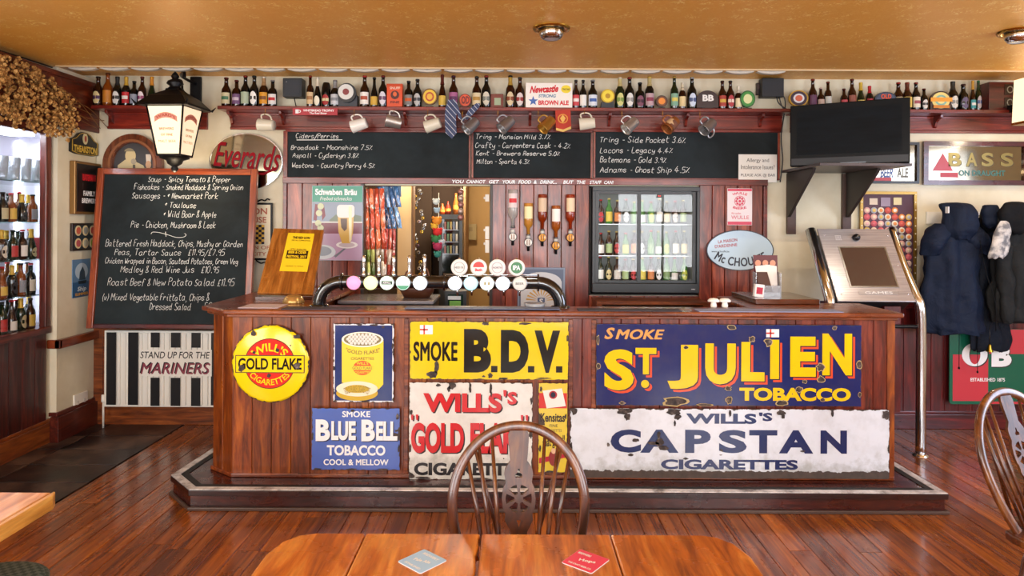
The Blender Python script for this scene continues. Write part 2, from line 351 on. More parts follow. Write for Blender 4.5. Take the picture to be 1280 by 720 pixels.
CHALK=M('#e9ece8',.9); BLACK=M('#0c0c0e',.35); WHITE=M('#f2f1ea',.45); CHROME=M('#d6d8dc',.12,1); DSTEEL=M('#8b8e92',.3,1); BRASS=M('#c79a3e',.25,1); IRON=M('#141416',.42,.6); RUBBER=M('#1d1c1c',.6)
t=NT('brushed_steel'); g=t.noise(t.coord((1,30,60)),3,4); t.set('Base Color',t.ramp(g,[(.3,lin('#8d8d94')),(.7,lin('#bdbcc4'))])); t.set('Metallic',.6); t.set('Roughness',.27); STEEL=t.m
t=NT('aged_mirror'); t.set('Base Color',lin('#938975')); t.set('Metallic',1); t.set('Roughness',.1); MIRROR=t.m
# ---------------------------------------------------------------- the setting
def struct(name,mb,mat,bevel=0,parent=None): 
    o=mb.build(name,mat,parent,bevel=bevel)
    if not parent: o['kind']='structure'
    return o
def fx(px,D): return (px-640)*D/K
floor=struct('floor',MB().box(-3.6,5.2,-2.3,8.2,-.12,-.022),M('#4a3a30',.8))
bd=MB().prism([(0,-.022),(0,-.003),(.003,0),(.112,0),(.115,-.003),(.115,-.022)],0,1,'xz').mesh('board')  # a floor board, one metre, scaled along its length
def plank(x,y0,y1):
    o=put('board',bd,FLOORW,floor,(x,y0,0)); o.scale=(1,y1-y0,1)
x=-2.66
while x<5.1:
    j=R.uniform(3.35,5.0) if x<4.2 else 9
    if j<9: plank(x,R.choice((1.2,1.2)),j-.002); plank(x,j+.002,5.6 if x>-1.8 else 5.58)
    else: plank(x,1.2,5.6)
    x+=.1165
struct('floor_front',MB().box(-3.5,5.2,-2.3,1.195,-.022,0),FLOORW); 
tl={}
for r in range(15):
    y=5.585-.315*(r+1); 
    if y<1.2: break
    off=.0 if r%2 else 0.0
    for x0,x1 in ((-3.465,-3.27),(-3.265,-2.67)):
        k=(x0,); 
        if k not in tl: tl[k]=MB().box(0,x1-x0-.004,0,.306,-.022,.001).mesh('tile')
        put('tile',tl[k],SLATE,floor,(x0,y,R.uniform(-.0015,.001)),bevel=.003)
struct('ceiling',MB().box(-3.6,5.2,-2.3,5.07,2.81,2.95),GOLD)
struct('ceiling_edge_highlight',MB().box(-3.4,5.1,5.071,5.079,2.80,2.849),M('#cdb48a',.5))  # thin pale strip added to paint the highlight along the ceiling step
struct('ceiling_recess',MB().box(-3.6,5.2,5.072,5.65,2.85,2.95),GOLD)
WY=5.6
OX0,OX1,OZ=fx(455,5.6),fx(613.5,5.6),1.962       # opening to the room behind the bar
FX0,FX1,FZ0,FZ1=.632,1.532,1.07,1.965            # niche of the fridge
wb=MB().box(-3.6,OX0,WY,WY+.12,0,2.85).box(OX0,OX1,WY,WY+.12,OZ,2.85).box(OX1,FX0,WY,WY+.12,0,2.85).box(FX0,FX1,WY,WY+.12,0,FZ0).box(FX0,FX1,WY,WY+.12,FZ1,2.85).box(FX1,5.2,WY,WY+.12,0,2.85)
wall_back=struct('wall_back',wb,CREAM)
# the room behind
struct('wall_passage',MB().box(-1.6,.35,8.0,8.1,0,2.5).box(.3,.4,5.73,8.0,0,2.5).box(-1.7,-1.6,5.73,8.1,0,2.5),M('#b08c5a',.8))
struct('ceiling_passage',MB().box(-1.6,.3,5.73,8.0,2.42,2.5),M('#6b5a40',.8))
# left wall: plaster, boards, beam, pier
LX=-3.47
wl=MB().box(LX-.13,LX,-2.3,-.1,0,2.81).box(LX-.13,LX,-.1,1.9,0,.95).box(LX-.13,LX,-.1,1.9,2.45,2.81).box(LX-.13,LX,1.9,4.1,0,2.81).box(LX-.13,LX,4.1,5.12,2.36,2.81).box(LX-.5,LX-.02,4.1,5.12,0,.82).box(LX-.5,LX-.45,4.1,5.4,.82,2.4)
wall_left=struct('wall_left',wl,CREAM)
pier=struct('wall_left_pier',MB().box(LX+.0,-3.41,5.12,5.598,0,2.81).box(LX-.45,LX,5.42,5.598,0,2.81).box(LX-.45,LX-.0,5.12,5.42,0,.82).box(LX-.45,LX,5.12,5.42,2.36,2.81),CREAM)
struct('wall_right',MB().box(5.1,5.2,3.6,5.6,0,2.85).box(5.1,5.2,-2.3,1.6,0,2.85).box(5.1,5.2,1.6,3.6,0,.85).box(5.1,5.2,1.6,3.6,2.5,2.85),CREAM)
wr=MB().box(-3.6,5.2,-2.3,-2.2,0,.7).box(-3.6,5.2,-2.3,-2.2,2.5,2.95)
for a,b in ((-3.6,-3.2),(-1.4,-.6),(1.2,2.0),(3.8,5.2)): wr.box(a,b,-2.3,-2.2,.7,2.5)
struct('wall_rear',wr,CREAM)
for i,x in enumerate((-2.3,.3,2.9)):
    f=MB().box(x-.9,x-.85,-2.26,-2.2,.7,2.5).box(x+.85,x+.9,-2.26,-2.2,.7,2.5).box(x-.9,x+.9,-2.26,-2.2,.7,.76).box(x-.9,x+.9,-2.26,-2.2,2.44,2.5).box(x-.02,x+.02,-2.1,-2.06,.7,2.5).box(x-.9,x+.9,-2.1,-2.06,1.85,1.9)
    struct('window_%d'%(i+1),f,WHITE)
struct('window_4',MB().box(5.0,5.04,1.7,1.75,.85,2.5).box(5.0,5.04,3.45,3.5,.85,2.5).box(5.0,5.04,2.58,2.62,.85,2.5),WHITE)
beam=struct('trim_1',MB().box(LX,-3.385,-2.2,5.12,2.36,2.765).box(-3.408,-3.385,5.12,5.598,2.375,2.765).box(LX,-3.37,-2.2,5.598,2.735,2.77),BEAM,.004)
# panelling under the cabinet
for k in range(10): MB().box(LX-.018,LX-.002,0,.124,.17,.84).build('board',PANEL_Y,wall_left,(.016,5.08-.128*(k+1),0),bevel=.004)
struct('baseboard_left',MB().box(LX,LX+.03,1.0,5.12,0,.15).box(LX,LX+.015,1.0,5.12,.15,.175),BROWN_Y,.004)
struct('baseboard_pier',MB().box(LX+.03,-3.375,5.09,5.12,0,.19).box(-3.41,-3.375,5.12,5.598,0,.19).box(-3.41,-3.395,5.12,5.598,.19,.22).box(-3.46,-3.395,5.105,5.12,.19,.22),wood('pier_skirting','#2f0b06','#52170b','#6e2812','y',.35,.3,0,.1),.003)
struct('trim_2',MB().box(-3.41,-3.365,5.09,5.598,.70,.765).box(LX+.004,-3.365,5.09,5.118,.70,.765),wood('pier_rail','#4a1a08','#7f3312','#9a4a1c','y',.35,.3,0,.1),.006)
# lower back wall on the left: wood behind the radiator
struct('trim_3',MB().box(-3.41,-3.335,5.572,5.598,0,.83),BROWN_H,.002)
struct('baseboard_back_left',MB().box(-3.335,-1.9,5.56,5.598,0,.155).box(-3.335,-1.9,5.575,5.598,.155,.8),BROWN_H,.004)
# right end of the back wall: maroon dado, rail, skirting
x=fx(957,5.6)
me=MB().prism([(0,0),(0,-.014),(.004,-.018),(.108,-.018),(.112,-.014),(.112,0)],.14,.98,'xy').mesh('board')
while x<5.05: put('board',me,DADO_V,wall_back,(x,5.598,0)); x+=.1125
struct('trim_4',MB().box(fx(957,5.6),5.1,5.55,5.598,.98,1.0).box(fx(957,5.6),5.1,5.565,5.598,1.0,1.035),DADO_H,.004)
struct('baseboard_back_right',MB().box(fx(957,5.6),5.1,5.55,5.597,0,.12).box(fx(957,5.6),5.1,5.565,5.597,.12,.14),DADO_H,.004)
# bar-back panelling (matchboard) with opening and fridge niche
me={}
def vb(x,z0,z1,w):
    k=(round(z0,3),round(z1,3),round(w,4))
    if k not in me: me[k]=MB().prism([(0,0),(0,-.014),(.004,-.02),(w-.006,-.02),(w-.002,-.014),(w-.002,0)],z0,z1,'xy').mesh('board')
    put('board',me[k],RED_V,wall_back,(x,5.598,0))
me={}
PZ1=1.972
X0,X1=fx(360,5.6),fx(957,5.6); 
def run(a,b,z0,z1,bw=.1135):
    n=max(1,round((b-a)/bw)); w_=(b-a)/n
    for i in range(n): vb(a+i*w_,z0,z1,w_)
run(X0,OX0-.006,.05,PZ1); run(OX1+.01,FX0,.05,PZ1); run(FX1,X1-.03,.05,PZ1); run(FX0,FX1,.05,FZ0-.002)
struct('trim_5',MB().box(X0-.03,X0,5.56,5.598,.0,2.4).box(X1-.03,X1+.0,5.56,5.598,.0,1.971).box(X0-.03,X1,5.55,5.598,1.972,2.022),RED_H,.003)
struct('trim_6',MB().box(OX0-.02,OX0+.006,5.57,5.73,.0,OZ+.01).box(OX1-.006,OX1+.016,5.57,5.73,0,OZ+.01),M('#332a26',.4),.002)
L=MB().box(OX1-.012,OX1+.0,5.60,5.70,0,1.96).build('door_edge',M('#a98f62',.6),None); L['kind']='structure'; L.name='trim_7'
# niche lining
struct('trim_8',MB().box(FX0-.002,FX0+.014,5.6,6.1,FZ0,FZ1).box(FX1-.014,FX1+.002,5.6,6.1,FZ0,FZ1).box(FX0,FX1,5.6,6.1,FZ1-.014,FZ1).box(FX0,FX1,5.6,6.1,FZ0,FZ0+.012).box(FX0,FX1,6.08,6.1,FZ0,FZ1),M('#2a2422',.6))
# ---------------------------------------------------------------- long wall shelves
def wall_shelf(label,x0,x1,brk,z=2.575):
    r=thing('wall_shelf',label,'shelf',((x0+x1)/2,5.58,z),0,'wall shelves under the ceiling'); o=(x0+x1)/2
    MB().box(x0-o,x1-o,-.175,.018,-.028,0).build('shelf_board',RED_H,r,bevel=.004)
    MB().box(x0-o+.035,x1-o-.02,0,.018,-.142,-.029).box(x0-o+.035,x1-o-.02,-.012,.018,-.166,-.143).box(x0-o+.04,x1-o-.02,-.008,0,-.05,-.029).build('back_board',RED_H,r,bevel=.003)
    for b in brk:
        xb=b-o; MB().prism([(0,-.029),(-.10,-.029),(-.095,-.05),(-.05,-.065),(-.035,-.08),(-.02,-.115),(0,-.125)],xb-.011,xb+.011,'yz').build('bracket',RED_H,r,bevel=.002)
    return r
SH_L=wall_shelf('left end red wooden shelf holding seven bottles behind the lantern',fx(117,5.5)+.03,fx(256,5.5),[fx(133,5.5)])
SH_M=wall_shelf('long red wooden shelf of bottles and hanging mugs above the chalkboards',fx(277,5.5),fx(985,5.5),[fx(x,5.5) for x in (285,350,505,662,762,859,953)])
SH_R=wall_shelf('right end red wooden shelf of bottles behind the television',fx(987,5.5),4.9,[fx(x,5.5) for x in (1175,1010)])
SZ=2.576
# ---------------------------------------------------------------- the bar
BY=4.12
bar=thing('bar_counter','boarded wooden bar counter carrying the enamel advertising signs','bar',(0,BY,.117),0)
BL,BR=-1.68,2.30; ST=.117
me=MB().prism([(0,.02),(0,.006),(.004,0),(.1125,0),(.1165,.003),(.1165,.02)],0,1,'xy').mesh('board')
n=34; w_=(BR-BL)/n
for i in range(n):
    o=put('board',me,BAR_V if i<17 else BAR_COOL,bar,(BL+i*w_,-.0,.02)); o.scale=(w_/.117,1,.945)  # right half takes the tone with the cool daylight painted in
a=math.atan2(.13,-.175)
for i in range(2):
    t_=i/2; o=put('board',me,BAR_V,bar,(-1.855+.175*t_,.13-.13*t_,.02)); o.rotation_euler=(0,0,math.atan2(-.13,.175)); o.scale=(.109/.117,1,.945)
MB().prism([(-1.845,.15),(-1.67,.022),(2.29,.022),(2.29,.4),(-1.845,.4)],.0,.965,'xy').prism([(-1.845,.4),(-1.845,1.35),(-1.3,1.35),(-1.3,.4)],0,.965,'xy').prism([(1.55,.4),(1.55,.84),(2.04,.84),(2.04,.4)],0,.965,'xy').build('carcass',BAR_H,bar)
MB().box(BR-.005,BR+.008,.0,.40,.02,.965).box(BR-.035,BR+.01,-.008,.02,.0,.965).build('end_panel',BAR_V,bar)
MB().prism([(-1.87,.125),(-1.685,-.012),(2.31,-.012),(2.31,.01),(-1.68,.01),(-1.86,.14)],0,.022,'xy').build('bottom_moulding',BAR_H,bar,bevel=.004)
for px in (509,714,743): 
    xx=fx(px,BY); MB().box(xx-.014,xx+.014,-.009,-.0005,.022,.96).build('upright',BAR_H,bar,bevel=.003)
CT=1.131
top=thing('worktop','polished wooden bar top with moulded front edge','worktop',(0,BY,CT),0)
o1=[(-1.93,.13),(-1.715,-.065),(2.335,-.065),(2.335,.46),(2.06,.46),(2.06,.88),(1.50,.88),(1.50,.2),(-1.25,.2),(-1.25,1.36),(-1.93,1.36)]
MB().prism(o1,-.028,0,'xy').build('top_board',BAR_H,top,bevel=.008)
o2=[(-1.9,.14),(-1.70,-.042),(2.312,-.042),(2.312,.44),(2.29,.44),(2.29,0),(-1.69,0),(-1.86,.15)]
MB().prism(o2,-.046,-.028,'xy').build('edge_moulding',BAR_H,top,bevel=.004)
# a raised dark shelf at the right return, seen behind the white salt shakers
rs=thing('raised_shelf','dark wooden raised shelf on the right return of the bar under the leaflets','shelf',(1.81,BY+.60,CT),0); MB().box(-.21,.21,-.25,.25,.001,.035).build('shelf_board',wood('raised_dark_wood','#2a1209','#4d230f','#6a3517','x',.2,.5,0,.1),rs,bevel=.004)
# foot step
step=thing('foot_step','long low wooden foot step in front of the bar with metal nosing','step',(0,3.91,0),0)
q=[(-1.84,0),(-2.05,.22),(-2.01,.8),(-2.01,1.2),(-1.84,1.2),(-1.84,.34),(-1.66,.20),(2.3,.20),(2.3,1.1),(2.47,1.1),(2.50,0)]
ins=lambda d:[(-1.84+d*.4,d),(-2.05+d,.22+d*.4),(-2.01+d,.8),(-2.01+d,1.2),(-1.84,1.2),(-1.84,.34),(-1.66,.20),(2.3,.20),(2.3,.62),(2.48-d,.62),(2.50-d,d)]
MB().prism(ins(.008),.002,.116,'xy').build('riser',wood('step_wood','#1f0a0a','#3f1410','#5d2414','x',.28,.4,.1,.1,wear=.2),step)
MB().prism([(-1.845,-.012),(-2.066,.215),(-2.026,.8),(-2.0,.8),(-2.04,.22),(-1.84,.008),(2.50,.008),(2.48,.62),(2.496,.62),(2.513,-.012)],.0,.02,'xy').build('base_moulding',M('#4a3830',.4),step,bevel=.004)
def ringstrip(name,d0,d1,z0,z1,mat):
    def path(d): return [(2.48-d,.62),(2.50-d*1.0,d),(-1.84+d*.42,d),(-2.05+d*1.05,.22+d*.42),(-2.01+d,.8),(-2.01+d,1.19)]
    a=path(d0); b=path(d1); MB().prism(a+b[::-1],z0,z1,'xy').build(name,mat,step,bevel=.002)
t=NT('scuffed_alloy'); g=t.noise(t.coord((1,1,1),False),9,6,.7); t.set('Base Color',t.ramp(g,[(.35,lin('#79726f')),(.48,lin('#c9c5c4')),(.7,lin('#efeeec'))])); t.set('Metallic',.25); t.set('Roughness',.38); ALLOY=t.m
ringstrip('nosing',-.004,.042,.117,.122,ALLOY)
ringstrip('grip_strip',.044,.082,.117,.120,RUBBER)
ringstrip('front_bead',-.006,.006,.085,.115,wood('bead','#170a0a','#2a1010','#3a1812','x',.3,.3,0,0))
# ---------------------------------------------------------------- enamel signs on the bar front
ED=4.098
RUST=NT('chipped_rust'); _g=RUST.noise(RUST.coord((1,1,1),False),40,4); RUST.set('Base Color',RUST.ramp(_g,[(.35,lin('#211b1a')),(.6,lin('#4a3d38')),(.75,lin('#7d736c'))])); RUST.set('Roughness',.7); RUST=RUST.m
def chips(s,lst,y,ring=False):
    rr=random.Random(5); mb=MB(); rg=MB()
    for px,py,rx,ry in lst:
        c=s.l(px,py); n=13; f=[rr.uniform(.72,1.2) for _ in range(n)]
        P=[(c[0]+rx*s.s*f[k]*math.cos(2*PI*k/n),c[1]+ry*s.s*f[k]*math.sin(2*PI*k/n)) for k in range(n)]
        P=[(max(-s.w/2,min(s.w/2,a)),max(-s.h/2,min(s.h/2,b))) for a,b in P]
        mb.add([(a,s.f+y,b) for a,b in P]+[(c[0],s.f+y,c[1])],[(k,(k+1)%n,n) for k in range(n)])
        if ring: rg.add([(c[0]+(a-c[0])*1.25,s.f+y+.0004,c[1]+(b-c[1])*1.25) for a,b in P]+[(c[0],s.f+y+.0004,c[1])],[(k,(k+1)%n,n) for k in range(n)])
    mb.build('enamel_chips',RUST,s.r,kind='stuff')
    if ring: rg.build('chip_rims',M('#b8a06a',.5),s.r,kind='stuff')
def C(h,s,seed,**k): return enamel('enamel_'+h.strip('#'),h,s.w,s.h,seed=seed,**k)
# round yellow sign
s=Sign('enamel_sign','round yellow enamel sign with red disc and black banner','sign',290,405,387,504,ED-.005,'enamel signs on the bar front')
R_=s.w/2
ym=enamel('enamel_yellow_disc','#f3d313',s.w,s.h,True,seed=3,spots=.68)
o=MB().lathe([(0,-.012),(R_*.93,-.010),(R_,-.002),(R_,.003)],64,axis='y').build('plate',ym,s.r); s.f=-.011
e=lambda h,sp=.66: enamel('enamel_'+h.strip('#'),h,9,9,seed=3,spots=sp)
s.poly('ring',M('#4a1a10',.3),[ell(338,454,31.5,31.5),ell(338,454,30.6,30.6)],y=-.001)
s.poly('red_disc',e('#d92a22'),ell(338,454,30.8,30.8),y=-.001,th=.001)
s.poly('banner',e('#f0d010'),[(296,444),(381,444),(381,465),(296,465)],y=-.0025,th=.001)
s.poly('banner_edge',M('#4a2a12',.3),[[(295.4,443.4),(381.6,443.4),(381.6,465.6),(295.4,465.6)],[(296.4,444.4),(380.6,444.4),(380.6,464.6),(296.4,464.6)]],y=-.0028,th=.001)
s.t('GOLD FLAKE',299,447,378,461.5,enamel('enamel_black','#120f0e',9,9,seed=3),y=-.0046,bold=.028)
s.t("WILL'S",317,426,359,443.5,M('#f3d313',.2),y=-.003,bold=.02,arc=26,)if False else s.t("WILL'S",315,428,361,438.5,M('#f3d313',.2),y=-.003,bold=.02,arc=27)
s.t("CIGARETTES",312,473.5,364,481,M('#f3d313',.2),y=-.003,bold=.015,arc=-29)
CH=[(303,460,4,4),(372.5,456,4.5,4.5),(348,437,2.5,2.5),(337,468.7,2.6,3),(318.6,440,2,2),(318,416,3,4),(371.6,420,5,2.5),(364,431,1,1)]
chips(s,CH,-.0058)
# tin sign
s=Sign('enamel_sign','small blue enamel sign picturing an open yellow tobacco tin','sign',417,404.5,492.5,502.5,ED,'enamel signs on the bar front')
s.plate(C('#dfe3ea',s,8)); s.rect('blue_field',C('#1c2f6b',s,8,edge=0.001,spots=.7),419,406.5,490.5,500.5,y=0,th=.001); s.f-=.001
Y1=M('#eed13c',.25); Y2=M('#c8a62c',.3); Gd=M('#8d7a2a',.3)
s.poly('tin_body',Y1,ell(453.5,426,26,9,24,PI,2*PI)+[(479.5,426),(479.5,480),(474,486),(428,478),(427.5,426)],y=-.001)
s.poly('tin_rim',M('#f3efd9',.3),[ell(453.5,424,26,9.5),ell(453.5,424,23.5,8)],y=-.003)
s.poly('tin_opening',M('#7f7348',.4),ell(453.5,424,23.5,8),y=-.0025)
s.poly('tin_lid_side',Y2,ell(447,491,26,9.5),y=-.003)
s.poly('tin_lid',M('#e7e2c6',.3),ell(447,485.5,26,9.5),y=-.0045)
s.poly('tin_lid_print',Y2,ell(447,485.5,15,5),y=-.006)
cg=MB()
for i in range(5):
    for j in range(9-abs(2-i)):
        cx_=453.5+(j-(8-abs(2-i))/2)*4.6; cy_=418.5+i*2.6
        l=s.l(cx_,cy_); cg.lathe([(.0,-.0065+s.f),(.0095,-.006+s.f),(.0095,-.003+s.f)],8,(l[0],0,l[1]),'y')
cg.build('cigarettes',M('#eae6dc',.5),s.r,kind='stuff')
s.t('"GOLD FLAKE"',432,438,476,443,Gd,y=-.003,bold=.02,arc=-60); s.t('CIGARETTES',439,446,468,449.5,Gd,y=-.003,bold=.02)
s.poly('tin_badge',M('#d9531f',.3),ell(453.5,459.5,11.5,9),y=-.003)
s.rect('tin_badge_bar',Y1,440,457,467,462,y=-.0042,th=.0005); s.t('GOLD FLAKE',441,457.8,466,461.2,Gd,y=-.0055,bold=.02)
s.t("WILL'S",446,452,461,455.5,Y1,y=-.0046); s.t("CIGARETTES",444,463.5,463,466.5,Y1,y=-.0046)
s.t("GOLD FLAKE CIGARETTES",431,481,463,489.5,Gd,y=-.0075,bold=0,arc=40)
chips(s,[(450,405.5,3,1.5),(468,406,5,1.5),(418,460,1.5,3),(491,432,1.5,4),(457,501,6,1.6),(420,501,2,1.6),(479,408.5,2,1.5)],-.0035)
# blue bell
s=Sign('enamel_sign','pale blue enamel sign with bold white lettering below the tin picture sign','sign',390,510,500,587,ED,'enamel signs on the bar front')
s.plate(C('#4a64b4',s,11,edge=.009)); W=M('#eef0f2',.25); K1=M('#1a1d33',.3)
s.t('SMOKE',428,513.5,463,521,W,bold=.03)
for dx,mat,y in ((1.2,K1,-.001),(0,W,-.0022)):
    s.t('B',395+dx,524+dx,413+dx,551+dx,mat,y=y,bold=.05); s.t('LUE',414.5+dx,526+dx,445+dx,550+dx,mat,y=y,bold=.05)
    s.t('B',452+dx,524+dx,469+dx,551+dx,mat,y=y,bold=.05); s.t('ELL',470.5+dx,526+dx,497+dx,550+dx,mat,y=y,bold=.05)
s.t('TOBACCO',409,556,482,569,W,bold=.035); s.t('COOL & MELLOW',405,573.5,486,581,W,bold=.03)
chips(s,[(441,513,2.5,1.5),(461,510.5,5,1),(398,586,5,1.5),(440,586,6,1.5),(497,520,2,4),(499,560,1.4,5),(391,545,1.3,5),(480,586,7,1.5)],-.0035)
# bdv
s=Sign('enamel_sign','wide yellow enamel sign with large black initials','sign',512.5,402,710.5,474,ED,'enamel signs on the bar front')
s.plate(C('#e4c61b',s,5,edge=.006,spots=.78)); kb=C('#12110f',s,5,edge=.0001,spots=.78)
s.t('SMOKE',517,427,572,451.5,kb,bold=.035); s.t('B',580,411,614,465.5,kb,bold=.07); s.t('D',626,412,661,465.5,kb,bold=.07); s.t('V',668,412.5,700,465.5,kb,bold=.07)
for q_ in (614,660,695): s.rect('full_stop',kb,q_,457,q_+8,465,y=-.0012,th=.0006)
def flagcard(s,x0,y0,x1,y1):
    s.rect('paper_sticker',WHITE,x0,y0,x1,y1,y=-.001,th=.001); m_=M('#d33a34',.5)
    s.rect('sticker_cross',m_,(x0*2+x1)/3-1,y0,(x0*2+x1)/3+1,y1,y=-.0022,th=.0004); s.rect('sticker_cross',m_,x0,(y0+y1)/2-1,(x0+x1)/2+2,(y0+y1)/2+1,y=-.0022,th=.0004)
flagcard(s,525,406.5,541,418)
chips(s,[(546,459,3,7),(541,468,7,5),(607,404,4.5,2.5),(655,404,8,1.8),(613,469,3,3.5),(605,470,2,1.5),(709,422,1.4,4),(513,440,1.2,2),(629,472.5,6,1.3),(680,472,9,1)],-.003)
# gold flake
s=Sign('enamel_sign','large white enamel sign with red shaded lettering behind the chair back','sign',511.5,478,665.5,599,ED,'enamel signs on the bar front')
s.plate(C('#dedcd6',s,17,edge=.009,dirt=.1,spots=.68)); rd=C('#c8252b',s,17,edge=.0001,spots=.66); kd=M('#241413',.3)
for d,mat,y in ((1.5,kd,-.001),(0,rd,-.0022)):
    s.t("WILLS",529+d,491+d,627+d,515+d,mat,y=y,bold=.06); s.t("'",629+d,487+d,633+d,495+d,mat,y=y,bold=.06); s.t("S",634+d,489+d,646+d,505+d,mat,y=y,bold=.06)
    [s.t("'",q0+d,518+d,q0+3+d,525+d,mat,y=y,bold=.05) for q0 in (514,520,651,657)]; s.t('GOLD',514+d,528+d,580+d,566+d,mat,y=y,bold=.05); s.t('FLAKE',588+d,528+d,658+d,566+d,mat,y=y,bold=.05)
s.t('CIGARETTES',518,578,656,594,M('#1d1a1c',.3),bold=.05)
chips(s,[(565,482,5,4),(561,486,2,4),(587.6,484,1.6,7),(613,485,1.7,8),(614,492,1,4),(514,594,5,4),(513,560,1.6,5),(664,500,1.5,5),(663,540,2,7),(548,481,3,2),(530,597,9,2),(600,598,14,1.6),(514,515,2,3),(655,596,6,3)],-.0038)
# kensitas
s=Sign('enamel_sign','narrow yellow enamel sign with pictured cigarette packet','sign',673,478.5,709,590,ED,'enamel signs on the bar front')
s.plate(C('#d9bf3a',s,21,edge=.006)); s.rect('red_band',M('#c8322c',.3),673.5,491,708.5,510,y=-.0005,th=.001)
s.poly('packet',M('#e9e4dc',.3),[(678,488),(702,485),(707,507),(683,510)],y=-.0025); s.poly('packet_badge',M('#a52228',.3),ell(691,493,5,5),y=-.004); s.poly('packet_badge_mark',K1,ell(691,493,3,3.4),y=-.0055)
s.t('Kensitas',675.5,516,706,527,kd,bold=.03); s.t('FINE',687,530,697,533.5,kd,bold=0); s.t('CIGARETTES',682,536,702,539.5,kd,bold=0)
s.t('that good!',678,545,707,560,kd,bold=.02,shear=.4,rot=.15)
s.poly('figure_band',M('#b32338',.3),[(674,572),(708,566),(708,571),(674,579)],y=-.001); s.poly('figure',M('#8a3030',.4),ell(692,572,6,10),y=-.0025); s.poly('figure_face',M('#d9b08f',.4),ell(692,563,3,3.5),y=-.004)
chips(s,[(676,486,1.5,3),(707,520,1.2,4),(690,589,8,1.4),(675,560,1.3,5)],-.0035)
# st julien
s=Sign('enamel_sign','large dark blue enamel sign with yellow and orange shaded lettering','sign',745,405.5,1076,507,ED,'enamel signs on the bar front')
s.plate(C('#1a2560',s,31,edge=.007,spots=.70)); yl=C('#f5c511',s,31,edge=.0001,spots=.665); og=C('#e0512f',s,31,edge=.0001); dk=M('#10132e',.3); tn=C('#e0a25a',s,31,edge=.0001)
s.t('S',755,410,768,424.5,tn,bold=.03,shear=.25); s.t('MOKE',769,412,830,424.5,tn,bold=.035,shear=.25)
for d,mat,y in ((4,og,-.001),(1.4,dk,-.002),(0,yl,-.0032)):
    ex=dict(mat=mat,y=y,bold=.065)
    s.t('S',755+d,437+d,792+d,488+d,**ex); s.t('T',794+d,435+d,820+d,468+d,**ex); s.poly('full_stop',mat,ell(806+d,480+d,5,5,14),y=y+.0003,th=.0006)
    for ch,a0,b0,a1,b1 in (('J',834,431,872,486),('U',881,429,919,480),('L',926,427,955,476),('I',962,424,973,473),('E',987,420,1019,470),('N',1027,416,1064,468)): s.t(ch,a0+d,b0+d,a1+d,b1+d,**ex)
s.t('TOBACCO',924,484,1063,500.5,yl,y=-.001,bold=.05)
flagcard(s,957,411,973,421)
chips(s,[(844,502,14,4.5),(911,499.5,3.6,4.5),(910,485,3.5,2.5),(997.5,486,4,3.6),(1024.8,458,4.6,4.6),(1026,473,4,3.8),(939,423.5,3.5,3),(960,427,4.6,4.5),(1005,476,2.5,2),(857,434,2.6,2),(914,409,4.4,3),(1073,455,3,4.4),(1042,409,2.5,2),(977,503,6,3),(1027.5,498.6,2.5,2),(778,504,3.5,2),(748,458,2.5,3.6),(747,425,1.6,5),(1074,492,1.6,3),(880,505.6,9,1.3)],-.0046,True)
# capstan
s=Sign('enamel_sign','very wide white enamel sign with dark blue lettering and rusty lower edge','sign',712.5,511,1111,597.5,ED,'enamel signs on the bar front')
s.plate(C('#d9dfe8',s,44,edge=.013,dirt=.1,spots=.70,low=.042)); nb=C('#1e2c5c',s,44,edge=.0001,spots=.67)
s.t("WILLS",857,516.5,945,529.5,nb,bold=.045); s.t("'S",948,515,965,526,nb,bold=.045)
for ch,a,b in (('C',763,801),('A',800,848),('P',856,888),('S',898,933),('T',936,971),('A',973,1016),('N',1025,1058)): s.t(ch,a,537,b,566,nb,bold=.06)
s.t('CIGARETTES',826,574,997,586.5,nb,bold=.045)
chips(s,[(780,514,10,4),(784,521,4,5),(842,514.5,9,4.5),(846,521,4.5,4),(843,529,1.4,4),(976,515,5.5,3.6),(978,520,2.5,2.5),(717.5,514,4.5,5),(1106,517,4.6,6),(824.5,552,5,5.6),(817,554,7,2.4),(829,560,6,3),(823,543,2.4,4),(794.5,550.4,4,2.2),(788,568.6,3.4,1.8),(857,573,3.6,1.6),(912,516,1.8,5),(1039.5,515,2,4.4),(1003,563,3,1.3),(760,556,1.8,2.4),(714,560,1.4,7),(1110,560,1.4,6)],-.003)
# ---------------------------------------------------------------- bottles
def bprof(H,r,kind='ale'):
    if kind=='ale': P=[(0,0),(r*.92,0),(r,.006),(r,H*.52),(r*.93,H*.60),(r*.62,H*.68),(r*.44,H*.75),(r*.38,H*.93),(r*.44,H*.935),(r*.44,H*.955),(0,H*.955)]
    elif kind=='slim': P=[(0,0),(r*.9,0),(r,.006),(r*.98,H*.38),(r*.78,H*.52),(r*.5,H*.66),(r*.4,H*.78),(r*.38,H*.95),(0,H*.95)]
    elif kind=='stout': P=[(0,0),(r*.92,0),(r,.006),(r,H*.56),(r*.8,H*.66),(r*.45,H*.71),(r*.4,H*.93),(0,H*.93)]
    elif kind=='spirit': P=[(0,0),(r*.95,0),(r,.006),(r,H*.62),(r*.9,H*.68),(r*.4,H*.76),(r*.36,H*.96),(0,H*.96)]
    else: P=[(0,0),(r*.95,0),(r,.008),(r,H*.8),(r*.8,H*.93),(r*.72,H*.96),(0,H*.96)]
    return P
_bm={}
BROWN=M('#2a1006',.08,spec=.7); DARKG=M('#0c0d0b',.07,spec=.7); GREENB=M('#1f4a22',.08,spec=.7); AMBER=M('#7a3a0c',.08,spec=.7); CLEARB=M('#cfd3c8',.1,spec=.7); DGREEN=M('#12220f',.08,spec=.7)
